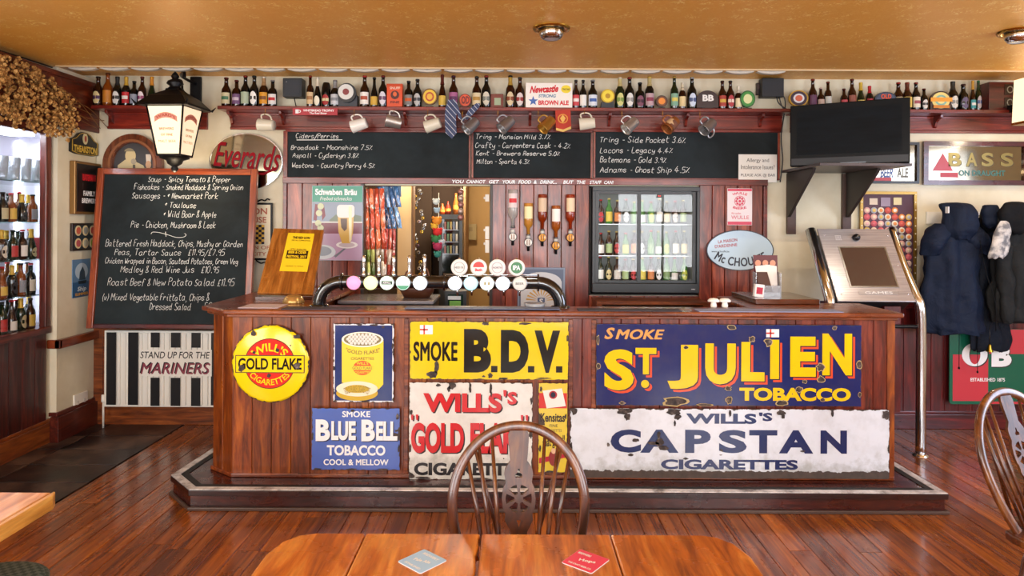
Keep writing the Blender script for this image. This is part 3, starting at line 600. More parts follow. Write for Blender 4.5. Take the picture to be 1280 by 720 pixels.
def bottle(label,loc,H=.24,r=.033,kind='ale',body=BROWN,lab='#ddd6c0',cap='#a8872e',neck=None,shape='rect',band=None,group=None,rz=0,name='beer_bottle',cat='bottle'):
    root=thing(name,label,cat,loc,rz,group)
    k=(round(H,3),round(r,3),kind)
    if k not in _bm:
        P=bprof(H,r,kind); b=MB().lathe(P,14).mesh('glass_body')
        c=MB().lathe([(0,H*1.0),(r*.42,H),(r*.48,H*.985),(r*.48,H*.94),(r*.4,H*.94)] if kind!='can' else [(0,H*.965),(r*.7,H*.965),(r*.74,H*.95)],12).mesh('cap')
        n=MB().lathe([(r*.47,H*.94),(r*.43,H*.80),(r*.6,H*.70)],12).mesh('neck_foil')
        z0,z1=(H*.10,H*.47) if kind!='slim' else (H*.08,H*.36)
        l=MB().lathe([(r+.0008,z0),(r+.0008,z1)],10,a0=-PI/2-1.1,a1=-PI/2+1.1).mesh('label')
        ov=MB(); vs=[]; N=16
        for i in range(N): 
            a=2*PI*i/N; th=-PI/2+.82*math.cos(a); vs.append(((r+.001)*math.cos(th),(r+.001)*math.sin(th),(z0+z1)/2+(z1-z0)*.56*math.sin(a)))
        vs.append((0,-(r+.002),(z0+z1)/2)); ov.add(vs,[(i,(i+1)%N,N) for i in range(N)],True); ov=ov.mesh('label')
        bd_=MB().lathe([(r+.0016,z0+(z1-z0)*.36),(r+.0016,z0+(z1-z0)*.66)],8,a0=-PI/2-.8,a1=-PI/2+.8).mesh('label_band')
        _bm[k]=(b,c,n,l,ov,bd_)
    b,c,n,l,ov,bd_=_bm[k]
    put('glass_body',b,body,root); put('cap',c,M(cap,.35,.6),root)
    if neck: put('neck_foil',n,M(neck,.4,.3),root)
    if lab:
        lo=put('label',ov if shape=='oval' else l,M(lab,.5),root)
        if band: put('label_band',bd_,M(band,.5),lo)
    return root
CN={'#':''}
ORD=['first','second','third','fourth','fifth','sixth','seventh','eighth','ninth','tenth','eleventh','twelfth','thirteenth','fourteenth','fifteenth','sixteenth','seventeenth','eighteenth','nineteenth','twentieth','twenty-first','twenty-second','twenty-third','twenty-fourth','twenty-fifth','twenty-sixth','twenty-seventh','twenty-eighth','twenty-ninth','thirtieth','thirty-first']
def shelf_row(rows,where,group):
    for i,(px,yt,bodyn,kind,lab,ln,shape,band,cap,neck) in enumerate(rows):
        body={'b':BROWN,'k':DARKG,'g':DGREEN,'a':AMBER}[bodyn]
        base=134.5+(px-640)*.0052; H=(base-yt)*5.48/K*1.0; H=max(.16,min(.27,H*1.1))
        r={'ale':.037,'slim':.03,'stout':.037,'can':.038,'small':.028}[kind]
        nb=[abs(q[0]-px) for q in rows if q is not rows[i]]; r=min(r,min(nb)*.00321-.0004)
        bottle('%s bottle, %s label, %s from left on the %s'%({'b':'brown','k':'black','g':'dark green','a':'amber'}[bodyn],ln,ORD[i],where),(fx(px,5.48),5.48,SZ),H,r,'stout' if kind=='small' else kind,body,lab,cap,neck,shape,band,group)
G_='bottles on the %s'
shelf_row([(122,98,'b','ale','#d9c890','cream oval','oval','#4a2a55','#2a1a10',None),(134,94,'a','ale','#c07a22','plain orange','rect',None,'#5a2a10',None),(146,98,'k','ale','#d8d6d2','round white','oval','#2a2a2a','#222222','#2a2a2a'),
(157,98,'k','ale','#b8252a','red and white','rect','#e4ded6','#caa54a','#c9a13a'),(167,103,'k','stout','#8d93a3','grey','rect',None,'#222222',None),(177,98,'b','ale','#e3d7dc','white and purple','oval','#8d3a66','#5a2018',None),(189,98,'g','slim','#b93a20','red','oval','#c79a3e','#d59a2a','#d0892a')],'left end shelf',G_%'left end shelf')
shelf_row([(282,99,'b','ale','#cfc39a','cream','rect','#4b7a5a','#5a1d14',None),(295,102,'b','stout','#6d4a72','purple','rect','#c5b3c0','#5a1d14',None),(306,97,'k','ale','#a9b79c','pale green','rect',None,'#7a1d14',None),(317,97,'k','ale','#eceae4','white','oval',None,'#222222',None),
(329,98,'b','stout','#d79422','bright orange','rect','#7a4a1a','#cfcabc','#a9855a'),(340,102,'k','stout','#dddad6','white and red','rect','#b7252a','#888888',None),
(387,97,'b','stout','#d5b98c','cream and brown','rect','#a5764a','#8a2a1a',None),(396,99,'k','slim','#ebe4cc','white oval','oval',None,'#d9d5c5','#e6dfc8'),(407,104,'k','can','#a1201f','red oval','oval','#d9cfa0','#222222',None),(418,102,'k','ale','#c9ccd0','silver','rect','#8d9196','#777777','#999999'),
(455,97,'b','ale','#ece6df','white and red','rect','#b4543a','#aa2a2a',None),(467,99,'k','slim','#d2a73c','small yellow','rect',None,'#222222',None),(478,97,'k','ale','#d9d4dc','white oval','oval','#6a4a6a','#6a1d1a',None),(510,103,'k','stout','#7d7b78','grey and orange','rect','#c95a1f','#333333',None),(521,101,'k','ale','#b8b6b3','round grey','oval','#44444a','#333333',None),
(552,94,'b','slim','#d4b045','yellow','rect',None,'#5a1d10','#5a1d10'),(566,97,'b','ale','#a35c86','pink and purple','rect','#5b2b55','#3a1a30',None),(595,98,'b','ale','#d9c79e','cream and gold','rect','#b3873a','#222222',None),(607,97,'k','ale','#cfc8b4','tall cream oval','oval','#7d8178','#8c2a22',None),
(637,97,'b','ale','#d3bf97','cream oval','oval','#8a4526','#222222',"#b8953c"),(649,99,'b','ale','#dccdc8','white oval red','oval','#96302f','#333333',None),(719,102,'b','ale','#c84046','red','rect','#e6dfd9','#333333',None),(728,102,'k','ale','#ebe9e0','blank white','rect',None,'#222222',None),(740,102,'k','ale','#d9dfe8','blue and white','rect','#3d5fa5','#777777',None),
(774,99,'g','ale','#c9c87c','pale yellow','oval','#77903d','#d8cfb5','#c8b87c'),(786,99,'k','ale','#dedbd4','white oval crest','oval','#93918c','#8a2a22',None),(799,105,'k','stout','#794457','dark pink','oval','#3a1a2a','#222222',None),(811,98,'k','ale','#b99a9e','pink and white','rect','#893048','#c7a648','#bfb07a'),
(842,98,'g','ale','#7da98f','green and yellow','rect','#d5c45a','#a88a3a',None),(852,105,'b','small','#dcc58f','small cream','rect',None,'#e3dcc8','#d9cdb0'),(864,99,'k','ale','#c9d3e3','pale blue','oval','#43507a','#999999',None)],'middle shelf',G_%'middle shelf')
shelf_row([(902,103,'b','ale','#a5382b','red and yellow','rect','#c7a43d','#3a1a10',None),(912,103,'b','ale','#a83237','red oval','oval','#ddc9b8','#222222',None),(922,109,'b','small','#e2d2a8','small cream','rect',None,'#e6e0d0','#e0d8c2')],'shelf beside the brown plaque',G_%'middle shelf')
shelf_row([(1015,101,'b','ale','#5a2f4d','purple','rect',None,'#7a2a1a',None),(1025,111,'b','small','#b59a8a','beige','rect',None,'#c9a9a0',None),(1034,104,'b','stout','#b8b4a8','grey','rect',None,'#6a2a1a',None),(1054,112,'b','small','#b9434a','red','rect',None,'#5a1a10',None),(1064,101,'b','ale','#8a4a3a','brown','rect',None,'#5a1a10',None),
(1075,105,'g','slim','#c9b25a','gold','rect',None,'#d2b244','#c9a83c'),(1086,109,'k','small','#9c1f2a','red','rect',None,'#b3202a','#b3202a'),(1122,105,'b','ale','#9a8a6a','beige','rect',None,'#8a1d14',None),(1133,105,'b','ale','#d7b85a','gold','rect',None,'#7a2a14','#5a2a14'),(1144,105,'k','ale','#e2d9c5','cream','rect','#a1505a','#6a1d14',None),
(1154,112,'k','small','#d5cfc6','round white','oval','#3a3a3a','#5a1d14',None),(1190,104,'k','ale','#cfccc0','white oval','oval','#8a8a82','#333333','#33302a'),(1203,107,'k','ale','#5b4f6a','dark purple','oval',None,'#3a1a14',None),(1215,103,'b','slim','#3f9aa0','teal and white','rect','#e4e6e2','#c79a3e','#c79a3e'),(1222,103,'g','stout','#b0a8ae','blue oval','oval','#4a5a8a','#2a6a3a','#1f3a20')],'right end shelf',G_%'right end shelf')
# other objects on the shelves
def clip(name,label,cat,x0,y0,x1,y1,cols,shape='round',txt=None,base=True,D=5.47):
    s=Sign(name,label,cat,x0,y0,x1,y1,D,None); cx,cy=s.cx,s.cy; rx,ry=(x1-x0)/2,(y1-y0)/2
    yb=134.8+(cx-640)*.0052
    s.r.location.z=SZ; s.cy=yb      # stands on the shelf
    out=ell(cx,cy,rx,ry,28) if shape=='round' else [(x0,y1),(x1,y1),(x1,cy)]+ell(cx,cy,rx,ry,16,0,-PI)[1:-1]+[(x0,cy)]
    s.poly('body',M(cols[0],.4),out,y=0,th=.022); s.f=-.022
    k=.86
    for i,c in enumerate(cols[1:]): s.poly('face' if i==0 else 'emblem',M(c,.4),ell(cx,cy,rx*k,ry*k,24),y=-.0005-.0015*i,th=.001); k*=.66
    if base: s.f=0; s.rect('foot',M('#2a2220',.5),cx-rx*.5,yb-1.5,cx+rx*.5,yb,y=.015,th=.045)
    s.f=-.024
    if txt: s.t(txt[0],*txt[1:5],M(txt[5],.4),y=-.004,bold=.04)
    return s
clip('pump_clip','round yellow beer pump clip with red centre on the middle shelf','pump clip',528,110.5,547,131,['#6a4310','#e9c23a','#b84a2a','#e6b43a'])
clip('badge','orange novelty badge between two bottles on the middle shelf','badge',574,117,589,133.5,['#7a2410','#e2562a'],base=True,txt=('OD',577,120,587,130,'#7a1d10'))
clip('pump_clip','small round orange pump clip with fiery centre on the middle shelf','pump clip',819,119,834,133.5,['#2d1f18','#6b3a1c','#e58a2f'])
clip('plaque','dark brown rounded plaque with white double letter on the middle shelf','plaque',870,113,897,134.5,['#33211f'],shape='arch',txt=('BB',877,118.5,891,126.5,'#e9e6e0'))
clip('pump_clip','green and yellow round pump clip at the right end of the middle shelf','pump clip',924,113,943,134,['#245a2c','#3f8a3a','#d8d9a0'])
clip('pump_clip','round dark pump clip with pale band beside the television cables','pump clip',985,112.5,1009,133,['#b38a2a','#3a2a3a','#d9d6dc','#d0674a'])
clip('pump_clip','dark blue domed pump clip with red lettering above the television','pump clip',1092,114.5,1119,134,['#28313f','#38485f'],shape='arch',txt=('OLD',1099,117.5,1112,123.5,'#d4522f'))
s=clip('pump_clip','yellow and orange domed pump clip with rainbow arch on the right end shelf','pump clip',1161,113.5,1187,137,['#3a2410','#e2cf7a','#7fb0a0','#e8d58a'],shape='arch',base=True)
s.rect('ribbon',M('#e39a2a',.4),1160.5,122,1187.5,127,y=-.006,th=.001); s.rect('ribbon',M('#c97a1a',.4),1164,131.5,1184,135,y=-.006,th=.001)
# dial scale
s=Sign('scale','round grey dial scale standing on the middle shelf','scale',424,103,448,132,5.5); s.r.location.z=SZ; s.cy=133.4
s.rect('casing',M('#3a3d42',.5),424,118,448,133.4,y=.03,th=.07,bevel=.006); s.f=-.04
s.poly('dial_ring',M('#24262a',.4),ell(436,116,11.3,12,32),y=0,th=.03); s.poly('dial',M('#dcdcd6',.4),ell(435,115,9.5,9.5,32),y=-.031); s.poly('dial_mark',M('#8a3a3a',.4),ell(435,115,4,4,16),y=-.0325); 
# yellow drum on black stand
s=Sign('trophy','yellow round badge trophy on a black stand on the middle shelf','trophy',750,111,770,134,5.5); s.r.location.z=SZ; s.cy=135
s.poly('stand',M('#1c222c',.4),[(750,135),(768,135),(766,126),(752,126)],y=.02,th=.05); s.poly('badge_ring',M('#c9a520',.35),ell(759,119,8.5,8.5,28),y=-.005,th=.03); s.poly('badge_face',M('#efd640',.35),ell(759,119,7,7,24),y=-.0355); s.poly('badge_mark',M('#b38a1a',.4),ell(759,119,3.2,3.2,12),y=-.037)
# orange tin
s=Sign('tin','orange rectangular tin with dark round emblem on the middle shelf','tin',484,104,504,132,5.49); s.r.location.z=SZ; s.cy=133.7
s.rect('tin_body',M('#dd4f22',.35),484.3,105,503.7,133.7,y=.02,th=.05,bevel=.003); s.rect('tin_lid',M('#c84a22',.3),484,104,504,107.5,y=.022,th=.054,bevel=.002); s.f=-.032
s.poly('emblem',M('#4a1a12',.4),ell(494.5,118,5.3,5.3,24),y=-.0005); s.poly('emblem_mark',M('#e0622c',.4),ell(494.5,117,2.4,3,16),y=-.002); s.t('SNUFF',488,107.8,501,111,M('#f2d9c0',.4),y=-.001); s.t('FINE',489,125.5,500,128.5,M('#5a1a10',.4),y=-.001)
# small wooden framed picture
s=Sign('picture_frame','tiny wooden framed picture standing on the middle shelf','picture frame',613,115,629,132,5.5); s.r.location.z=SZ; s.cy=134.4
s.rect('frame',M('#7a3320',.4),613,116,629,134.4,y=.015,th=.03,bevel=.003); s.f=-.016; s.rect('picture',M('#9fae8c',.5),618,121,626,130,y=0,th=.002)
# newcastle box sign
s=Sign('display_box','white display box sign with red and blue lettering on the middle shelf','display box',657,103,715.5,134,5.43); s.r.location.z=SZ; s.cy=134.3
s.rect('box_body',M('#f0ebe2',.4),657,103,715.5,134.3,y=.05,th=.05,bevel=.003)
rd=M('#cf1f2c',.4); bl=M('#3f66ad',.4)
s.t('Newcastle',662,106.5,698,115.5,rd,bold=.05,shear=.35,skew=.05); s.t('STRONG',673,117.5,695,121.5,M('#5f87a8',.4),bold=.04,shear=.2); s.t('BROWN ALE',673,125,711,131,rd,bold=.06)
st=[]; 
for i in range(10): rr_=6.3 if i%2==0 else 2.6; st.append((666.5+rr_*math.sin(PI*i/5),126-rr_*math.cos(PI*i/5)))
s.poly('star',bl,st,y=-.001); s.poly('roundel',M('#f0d632',.4),ell(707.5,111,6.2,5,20),y=-.001); s.t('THE ONE',703,110,712,112.5,kd,y=-.0025,bold=.02)
# wooden box with two small panels
s=Sign('wooden_box','dark red wooden box with two small framed panels at the right end of the shelf','box',1232,102,1267,139.5,5.47); s.r.location.z=SZ; s.cy=138
s.rect('box_body',DADO_H,1232,103,1267,138,y=.08,th=.12,bevel=.003); s.f=-.04
for y0 in (106,122): s.rect('panel',M('#2a1714',.4),1251,y0,1264,y0+13,y=0,th=.004,bevel=.001); s.poly('panel_badge',M('#8c8a86',.4),[ell(1257.5,y0+6.5,4,4.5,16),ell(1257.5,y0+6.5,2.8,3.2,16)],y=-.005)
# loudspeakers
s=Sign('speaker','black cube speaker fixed to the wall above the middle shelf','speaker',355,98,379,122,5.52)
s.rect('casing',M('#26292d',.5),355,98.5,379,122,y=.065,th=.10,bevel=.006); s.f=-.035; s.rect('grille',M('#33373d',.7),357.5,101,376.5,119.5,y=0,th=.003); s.poly('badge',DSTEEL,ell(360,103.5,.8,.8,8),y=-.0035)
l=s.l(367,122); MB().tube([(l[0],.02,l[1]),(l[0]+.005,.03,l[1]-.04),(l[0]+.01,.05,l[1]-.085)],.004,6).build('bracket',BLACK,s.r)
s=Sign('junction_box','black electrical box with dangling cables right of the middle shelf','electrical box',951,98,978,122,5.53)
s.rect('casing',M('#1d2026',.5),951,98.5,978,122,y=.055,th=.09,bevel=.005)
for pts in ([(969,122),(972,130),(984,138),(1000,137)],[(977,120),(980,132),(975,170),(977,200),(974,228)],[(972,122),(978,137),(992,142)]):
    MB().tube(catmull([(s.l(*p)[0],-.03,s.l(*p)[1]) for p in pts],5),.005,6).build('cable',BLACK,s.r)
s=Sign('socket_box','small dark socket on the wall above the cream pump clip','socket',944,104,950.5,119,5.58); s.rect('casing',M('#332420',.5),945,104,949.5,119,y=.01,th=.03,bevel=.003); s.rect('cover',M('#453430',.5),945.5,106,949,112,y=-.021,th=.003)
# trophy strip sign on the shelf edge
s=Sign('strip_sign','narrow crimson metal strip sign on the middle shelf edge','sign',366,135.3,422,144,5.395); s.plate(M('#a5182c',.3),th=.004); s.t('WHITBREAD TROPHY',379,136.8,418,139.6,W,bold=.03); s.t('The Real Bitter',387,140.4,409,142.8,W,bold=.02); s.rect('mug_symbol',W,369.5,137,373.5,142,y=-.0005,th=.0006); s.poly('mug_handle',W,[ell(374.5,139.3,1.8,1.8,12),ell(374.5,139.3,1,1,12)],y=-.0005,th=.0006)
# ---------------------------------------------------------------- hanging mugs
def mug(label,px,py,mat,ang,inner,yaw=.25,twohandle=False,band=None,L=.122,r=.049,D=5.36):
    c=at(px,py,D); root=thing('tankard',label,'mug',c,0,'mugs hanging under the middle shelf',rot=(0,ang,yaw))
    # axis along x, mouth towards -x, handle up
    MB().lathe([(0,L/2),(r*.8,L/2),(r*.84,L/2-.005),(r,-L/2+.004),(r+.002,-L/2),(r-.002,-L/2),(r-.005,-L/2+.01),(r*.8-.003,L/2-.008),(0,L/2-.008)],24,axis='x').build('body',mat,root)
    MB().lathe([(r-.0045,-L/2+.012),(r*.79-.003,L/2-.009),(0,L/2-.009)],20,axis='x').build('inside',inner,root)
    hp=[(-L*.33,0,r*.93),(-L*.36,0,r+.028),(-L*.05,0,r+.036),(L*.22,0,r+.022),(L*.34,0,r*.8)]
    MB().tube(catmull(hp,5),.0065,8).build('handle',mat,root)
    if twohandle: MB().tube(catmull([(x,0,-z) for x,_,z in hp],5),.0065,8).build('handle',mat,root)
    if band: MB().lathe([(r*1.005,-L*.30),(r*.93,L*.2)],24,axis='x').build('printed_band',band,root)
    ca,sa=math.cos(ang),math.sin(ang); hx=-L*.12*ca+(r+.038)*sa; hz=(r+.038)*ca+L*.12*sa   # hook point
    SH_M_z=SZ-.03; hkx=c.x+hx; zz=c.z+hz
    h=MB().tube(catmull([(hkx,D,SH_M_z+.002),(hkx,D,zz+.012),(hkx,D-.008,zz-.012),(hkx,D-.018,zz-.004)],4),.0022,6).build('cup_hook',BRASS,SH_M); h.location=-SH_M.location
PEW=M('#d6d5d0',.33,.85); PEWD=M('#b3b4b6',.33,.85); CRK=M('#e9e6de',.25); CRKI=M('#b9b6ad',.3); CRK2=M('#d8d2bd',.25); DK_=M('#3a3836',.3,.8); GLD=M('#c89a48',.33,.8)
mug('cream tankard, leftmost of the hanging mugs, near the oval mirror',333,156.5,CRK2,.05,CRKI,-.1)
mug('plain white china mug hanging beside the dial scale',449,156,CRK,-.28,CRKI,-.1)
mug('shiny silver tankard hanging left of the striped tie, mouth turned right',492,152.5,PEW,.2,DK_,.2)
mug('cream mug hanging immediately left of the striped tie',541,156,CRK2,-.3,CRKI,-.15)
mug('steel tankard hanging in the loop of the striped tie',589,157,PEWD,-.75,DK_,.5)
mug('steel tankard hanging under the two bottles left of the white display box',633,155.5,PEWD,-.7,DK_,.5)
mug('gold coloured tankard hanging left of the red pennant',684,155.5,GLD,-.75,M('#5a3c14',.3,.8),.55)
mug('cream mug hanging immediately right of the red pennant',734,154.5,CRK2,-.1,CRKI,-.1)
mug('silver tankard hanging above the word Side on the chalkboard',788,156.5,PEW,-.7,DK_,.4)
mug('copper tankard with cream pattern hanging among the steel ones',839,156,M('#a8683a',.3,.5),-.7,M('#5a3018',.3,.5),.5,band=enamel('mug_pattern','#d9b78a',9,9,spots=.5,rust='#8a4a2a'))
mug('steel tankard with two handles, rightmost of the hanging mugs',885,158,PEWD,-.65,DK_,.5,True)
# striped tie draped on the shelf
t=NT('striped_silk'); s_=t.n('ShaderNodeSeparateXYZ',{0:t.coord((1,1,1),False)}); k=t.math('FRACT',t.math('MULTIPLY',t.math('ADD',s_.outputs[0],t.math('MULTIPLY',s_.outputs[2],.9)),24.0))
t.set('Base Color',t.ramp(k,[(.0,lin('#26355c')),(.70,lin('#26355c')),(.72,lin('#c9cfdd')),(.82,lin('#c9cfdd')),(.84,lin('#26355c'))])); t.b.node_tree if 0 else None; t.set('Roughness',.5); TIE=t.m
s=Sign('necktie','blue necktie with pale diagonal stripes draped over the shelf edge','necktie',553,125,602,175,5.375)
s.poly('blade',TIE,[(561,126),(568,126),(571,131),(571,137),(570,150),(571,166),(565,173.5),(557,166),(556,145),(557,134)],y=0,th=.006)
s.poly('tail',TIE,[(567,127),(571,128),(577,146),(582,149),(579,152),(573,148)],y=-.004,th=.004); s.poly('tail_end',TIE,[(600,129),(595,129),(585,138),(580,148),(584,150),(592,142),(599,134)],y=.002,th=.004)
s.poly('knot',TIE,[(560,125),(569,125),(572,131),(566,134),(559,131)],y=-.008,th=.01)
# pennant
s=Sign('pennant','small red pennant with gold crest hanging under the white display box','pennant',693.5,136.5,714,165,5.385)
s.poly('cloth',M('#b3341f',.7),[(694,138),(713,136.5),(714,161),(704,165),(695,163)],th=.003); s.f=-.003; s.poly('gold_edge',M('#d9b25a',.5),[(695,163),(704,165),(714,161),(713.5,158),(704,162),(695,160)],y=-.001); s.poly('crest',M('#d98a2a',.5),[ell(703.5,148.5,6.5,6,20),ell(703.5,148.5,5,4.6,20)],y=-.001); s.poly('crest_mark',M('#e0b050',.5),[(703.5,143.5),(707,148),(703.5,154),(700,148)],y=-.001)
# row of small white clips hanging from the ceiling edge
for i,px in enumerate([x_ for x_ in range(104,985,39)]):
    r=thing('glass_rack_clip','white scalloped clip on the ceiling edge, %s from the left'%ORD[i],'clip',(fx(px,5.12),5.12,2.85),0,'white clips along the ceiling edge')
    if i==0:
        m1=MB().box(-.013,.013,-.02,.02,-.05,0).mesh('stem'); m2=MB().prism([(-.108,-.052),(-.06,-.064),(0,-.068),(.06,-.064),(.108,-.052),(.1,-.047),(-.1,-.047)],-.02,.02,'xz').mesh('scallop')
    put('stem',m1,M('#d9d4c8',.5),r); put('scallop',m2,M('#bfb8ac',.5),r)
# ---------------------------------------------------------------- chalkboards over the bar
def cboard(label,x0,x1,lines,under=None):
    s=Sign('chalkboard',label,'chalkboard',x0,163,x1,225,5.575,'chalkboards in a row over the bar'); s.rect('slate',SLATEB,x0+1.5,164,x1-1.5,224,y=0,th=.006); 
    s.rect('frame_top',RED_H,x0,163,x1,165.5,y=0,th=.016,bevel=.002); s.rect('frame_bottom',RED_H,x0,222.8,x1,225,y=0,th=.016,bevel=.002)
    s.rect('frame_side',RED_V,x0,165.6,x0+2.5,222.7,y=0,th=.016,bevel=.002); s.rect('frame_side',RED_V,x1-2.5,165.6,x1,222.7,y=0,th=.016,bevel=.002); s.f=-.0065
    L=[]
    for body,a,b,y,u in lines: l=s.l(a,y); L.append((body,l[0],l[1],(b-a)*s.s,u*s.s))
    chalk(s.r,L,CHALK,s.f-.001,.0037); return s
s=cboard('left chalkboard over the bar with underlined cider heading',357.5,588.5,[('Ciders/Perries',370,424,173.5,.82),('Broadoak - Moonshine 7.5%',364,466,187.5,.8),('Aspall - Cyderkyn 3.8%',366,449,197.5,.8),('Westons - Country Perry 4.5%',365,469,210,.8)])
l0,l1=s.l(371,175.6),s.l(428,175.2); MB().add([(l0[0],s.f-.001,l0[1]-.003),(l1[0],s.f-.001,l1[1]-.003),(l1[0],s.f-.001,l1[1]+.003),(l0[0],s.f-.001,l0[1]+.003)],[(0,1,2,3)]).build('chalk_underline',CHALK,s.r)
cboard('middle chalkboard over the bar listing four ales, starting with a mild',589.5,740.5,[('Tring - Mansion Mild 3.7%',594,688,174,.8),('Crafty - Carpenters Cask - 4.2%',594,713,185,.85),('Kent - Brewers Reserve 5.0%',595,700,194.5,.75),('Milton - Sparta 4.3%',596,662,205,.78)])
cboard('right chalkboard over the bar with a white notice on its corner',741.5,974,[('Tring - Side Pocket 3.6%',749,857,178.5,1.0),('Lacons - Legacy 4.4%',750,841,191.5,.95),('Batemans - Gold 3.9%',750,833,203.5,.95),('Adnams - Ghost Ship 4.5%',750,862,216,1.0)])
s=Sign('notice','small white paper notice about allergies on the right chalkboard','notice',923,193,971,228,5.553); s.plate(M('#e9e9e4',.6),th=.002); kk=M('#2c2c2c',.6)
s.t('Allergy and',933,198,961,204,kk,bold=0); s.t('Intolerance Issues?',926,206,968,211.5,kk,bold=0); s.t('PLEASE ASK @ BAR',926,217,969,221.5,kk,bold=0)
# painted sentence on the rail
o=thing('painted_sentence','white painted sentence on the red rail under the chalkboards','lettering',at(666,227.5,5.546)); 
for body,a,b in (('YOU',565,580),('CANNOT',583,607),('GET',611,624),('YOUR',628,644),('FOOD',648,664),('&',667,671),('DRINK...',675,696),('BUT',704,717),('THE',721,732),('STAFF',737,752),('CAN!',755,767)):
    lettering(o,body,((a+b)/2-666)*5.546/K,0,(b-a)*5.546/K,4.4*5.546/K,W,0,.03,shear=.2,name='word')
# ---------------------------------------------------------------- big menu chalkboard leaning on the left wall
tl_=at(222,211,5.47); bl_=at(213,411,5.33)
ct=(tl_+bl_)/2; H_=(tl_-bl_).length; Wd=199*5.47/K; tilt=math.atan2(tl_.y-bl_.y,tl_.z-bl_.z)
r=thing('menu_board','large chalk menu board in an orange wooden frame leaning behind the lantern','menu board',Vector((fx(217.3,5.4),ct.y,ct.z)),0,rot=(-tilt,0,0))
FR=wood('orange_frame_wood','#5a1f0c','#96401a','#bb5a28','z',.35,.3,.2,.1); FRH=wood('orange_frame_wood_cross','#5a1f0c','#96401a','#bb5a28','x',.35,.3,.2,.1)
MB().box(-Wd/2+.04,Wd/2-.04,.0,.012,-H_/2+.03,H_/2-.03).build('slate',SLATEB,r)
for sx in (-1,1): MB().box(min(sx*(Wd/2-.05),sx*Wd/2),max(sx*(Wd/2-.05),sx*Wd/2),-.018,.02,-H_/2,H_/2).build('frame_side',FR,r,bevel=.004)
MB().box(-Wd/2+.051,Wd/2-.051,-.018,.02,H_/2-.05,H_/2).build('frame_top',FRH,r,bevel=.004); MB().box(-Wd/2+.051,Wd/2-.051,-.018,.02,-H_/2,-H_/2+.035).build('frame_bottom',DADO_H,r,bevel=.004)
L=[]; s_=5.40/K
for body,a,b,y,u in (('Soup - Spicy Tomato & Pepper',180,285,227.5,.95),('Fishcakes - Smoked Haddock & Spring Onion',163,301,237.5,.95),('Sausages - * Newmarket Pork',161,270,249,1.05),('* Toulouse',203,243,260.5,1.05),('* Wild Boar & Apple',202,269,272.5,1.05),('Pie - Chicken, Mushroom & Leek',162,269,286,1.1),
 ('Battered Fresh Haddock, Chips, Mushy or Garden',132,304,309.5,1.15),('Peas, Tartar Sauce   £11.95/£7.95',144,282,320.5,1.05),('Chicken Wrapped in Bacon, Sauteed Potatoes, Green Veg',133,299,331,1.0),('Medley & Red Wine Jus   £10.95',153,276,342,1.1),('Roast Beef & New Potato Salad £11.95',138,296,358,1.2),('(v) Mixed Vegetable Frittata, Chips &',132,266,376.5,1.2),('Dressed Salad',192,244,388,1.15),('£9.95',258,284,386,1.0)):
    L.append((body,(a-217.3)*s_,(311-y)*s_+.0,(b-a)*s_,u*s_))
chalk(r,L,CHALK,-.0015,.0031)
fl=MB(); 
for pts in ([(188,294),(190,291.5),(198,292),(208,294.5),(220,298),(229,297.5),(232,295),(230,293)],[(206,291),(207,297)]):
    fl.tube(catmull([((x-217.3)*s_,-.002,(311-y)*s_) for x,y in pts],5),.0022,5)
fl.build('chalk_flourish',CHALK,r)
# ---------------------------------------------------------------- radiator with painted slogan
s=Sign('radiator','white panel radiator with black painted stripes and slogan','radiator',132,413,285,508,5.47)
w0,h0=s.w,s.h; RW=M('#e8e6de',.35); RK=M('#15161a',.35)
s.rect('back_panel',RW,132,413,285,508,y=.03,th=.05,bevel=.004); s.f=-.02
prof=MB(); xs=s.l(134,0)[0]; n=22; pw=(s.l(284,0)[0]-xs)/n; z0,z1=s.l(0,505)[1],s.l(0,416)[1]
me=MB().prism([(-.3*pw,0),(-.2*pw,-.012),(.2*pw,-.012),(.3*pw,0)],z0,z1,'xy').mesh('rib')
for i in range(n): put('rib',me,RW,s.r,(xs+pw*(i+.5),s.f,0),bevel=.002)
s.f-=.0125
for a,b,c_,d_ in ((136,148,415,505),(163,175.5,415,505),(191,202,415,433.5),(191,202,471,506),(216,228,415,433.5),(216,228,471,506),(241.5,253,415,433.5),(241.5,253,471,506),(266,278,415,505)): s.rect('painted_stripe',RK,a,c_,b,d_,y=0,th=.0012)
s.rect('slogan_ground',RW,176.5,436,267,469,y=-.0008,th=.0006)
s.t('STAND UP FOR THE',178,438.5,264.5,447,RK,y=-.0016,bold=.01,shear=.2)
s.t('MARINERS',178.6,452.6,265.4,466.6,M('#8a3a4a',.4),y=-.0016,bold=.01,shear=.25); s.t('MARINERS',177.5,451.5,264,465.5,RK,y=-.0024,bold=.005,shear=.25)
l=s.l(129.5,500); MB().tube([(l[0],.0,l[1]+.0),(l[0],0,-s.r.location.z)],.008,8).build('pipe',RW,s.r); MB().lathe([(0,.05),(.014,.05),(.016,.0),(.012,-.01),(0,-.01)],10,(l[0],0,l[1]-.01)).build('valve',WHITE,s.r); MB().tube([(l[0],0,l[1]-.0),(l[0]+.05,0,l[1]+.0)],.009,8).build('valve_elbow',DSTEEL,s.r)
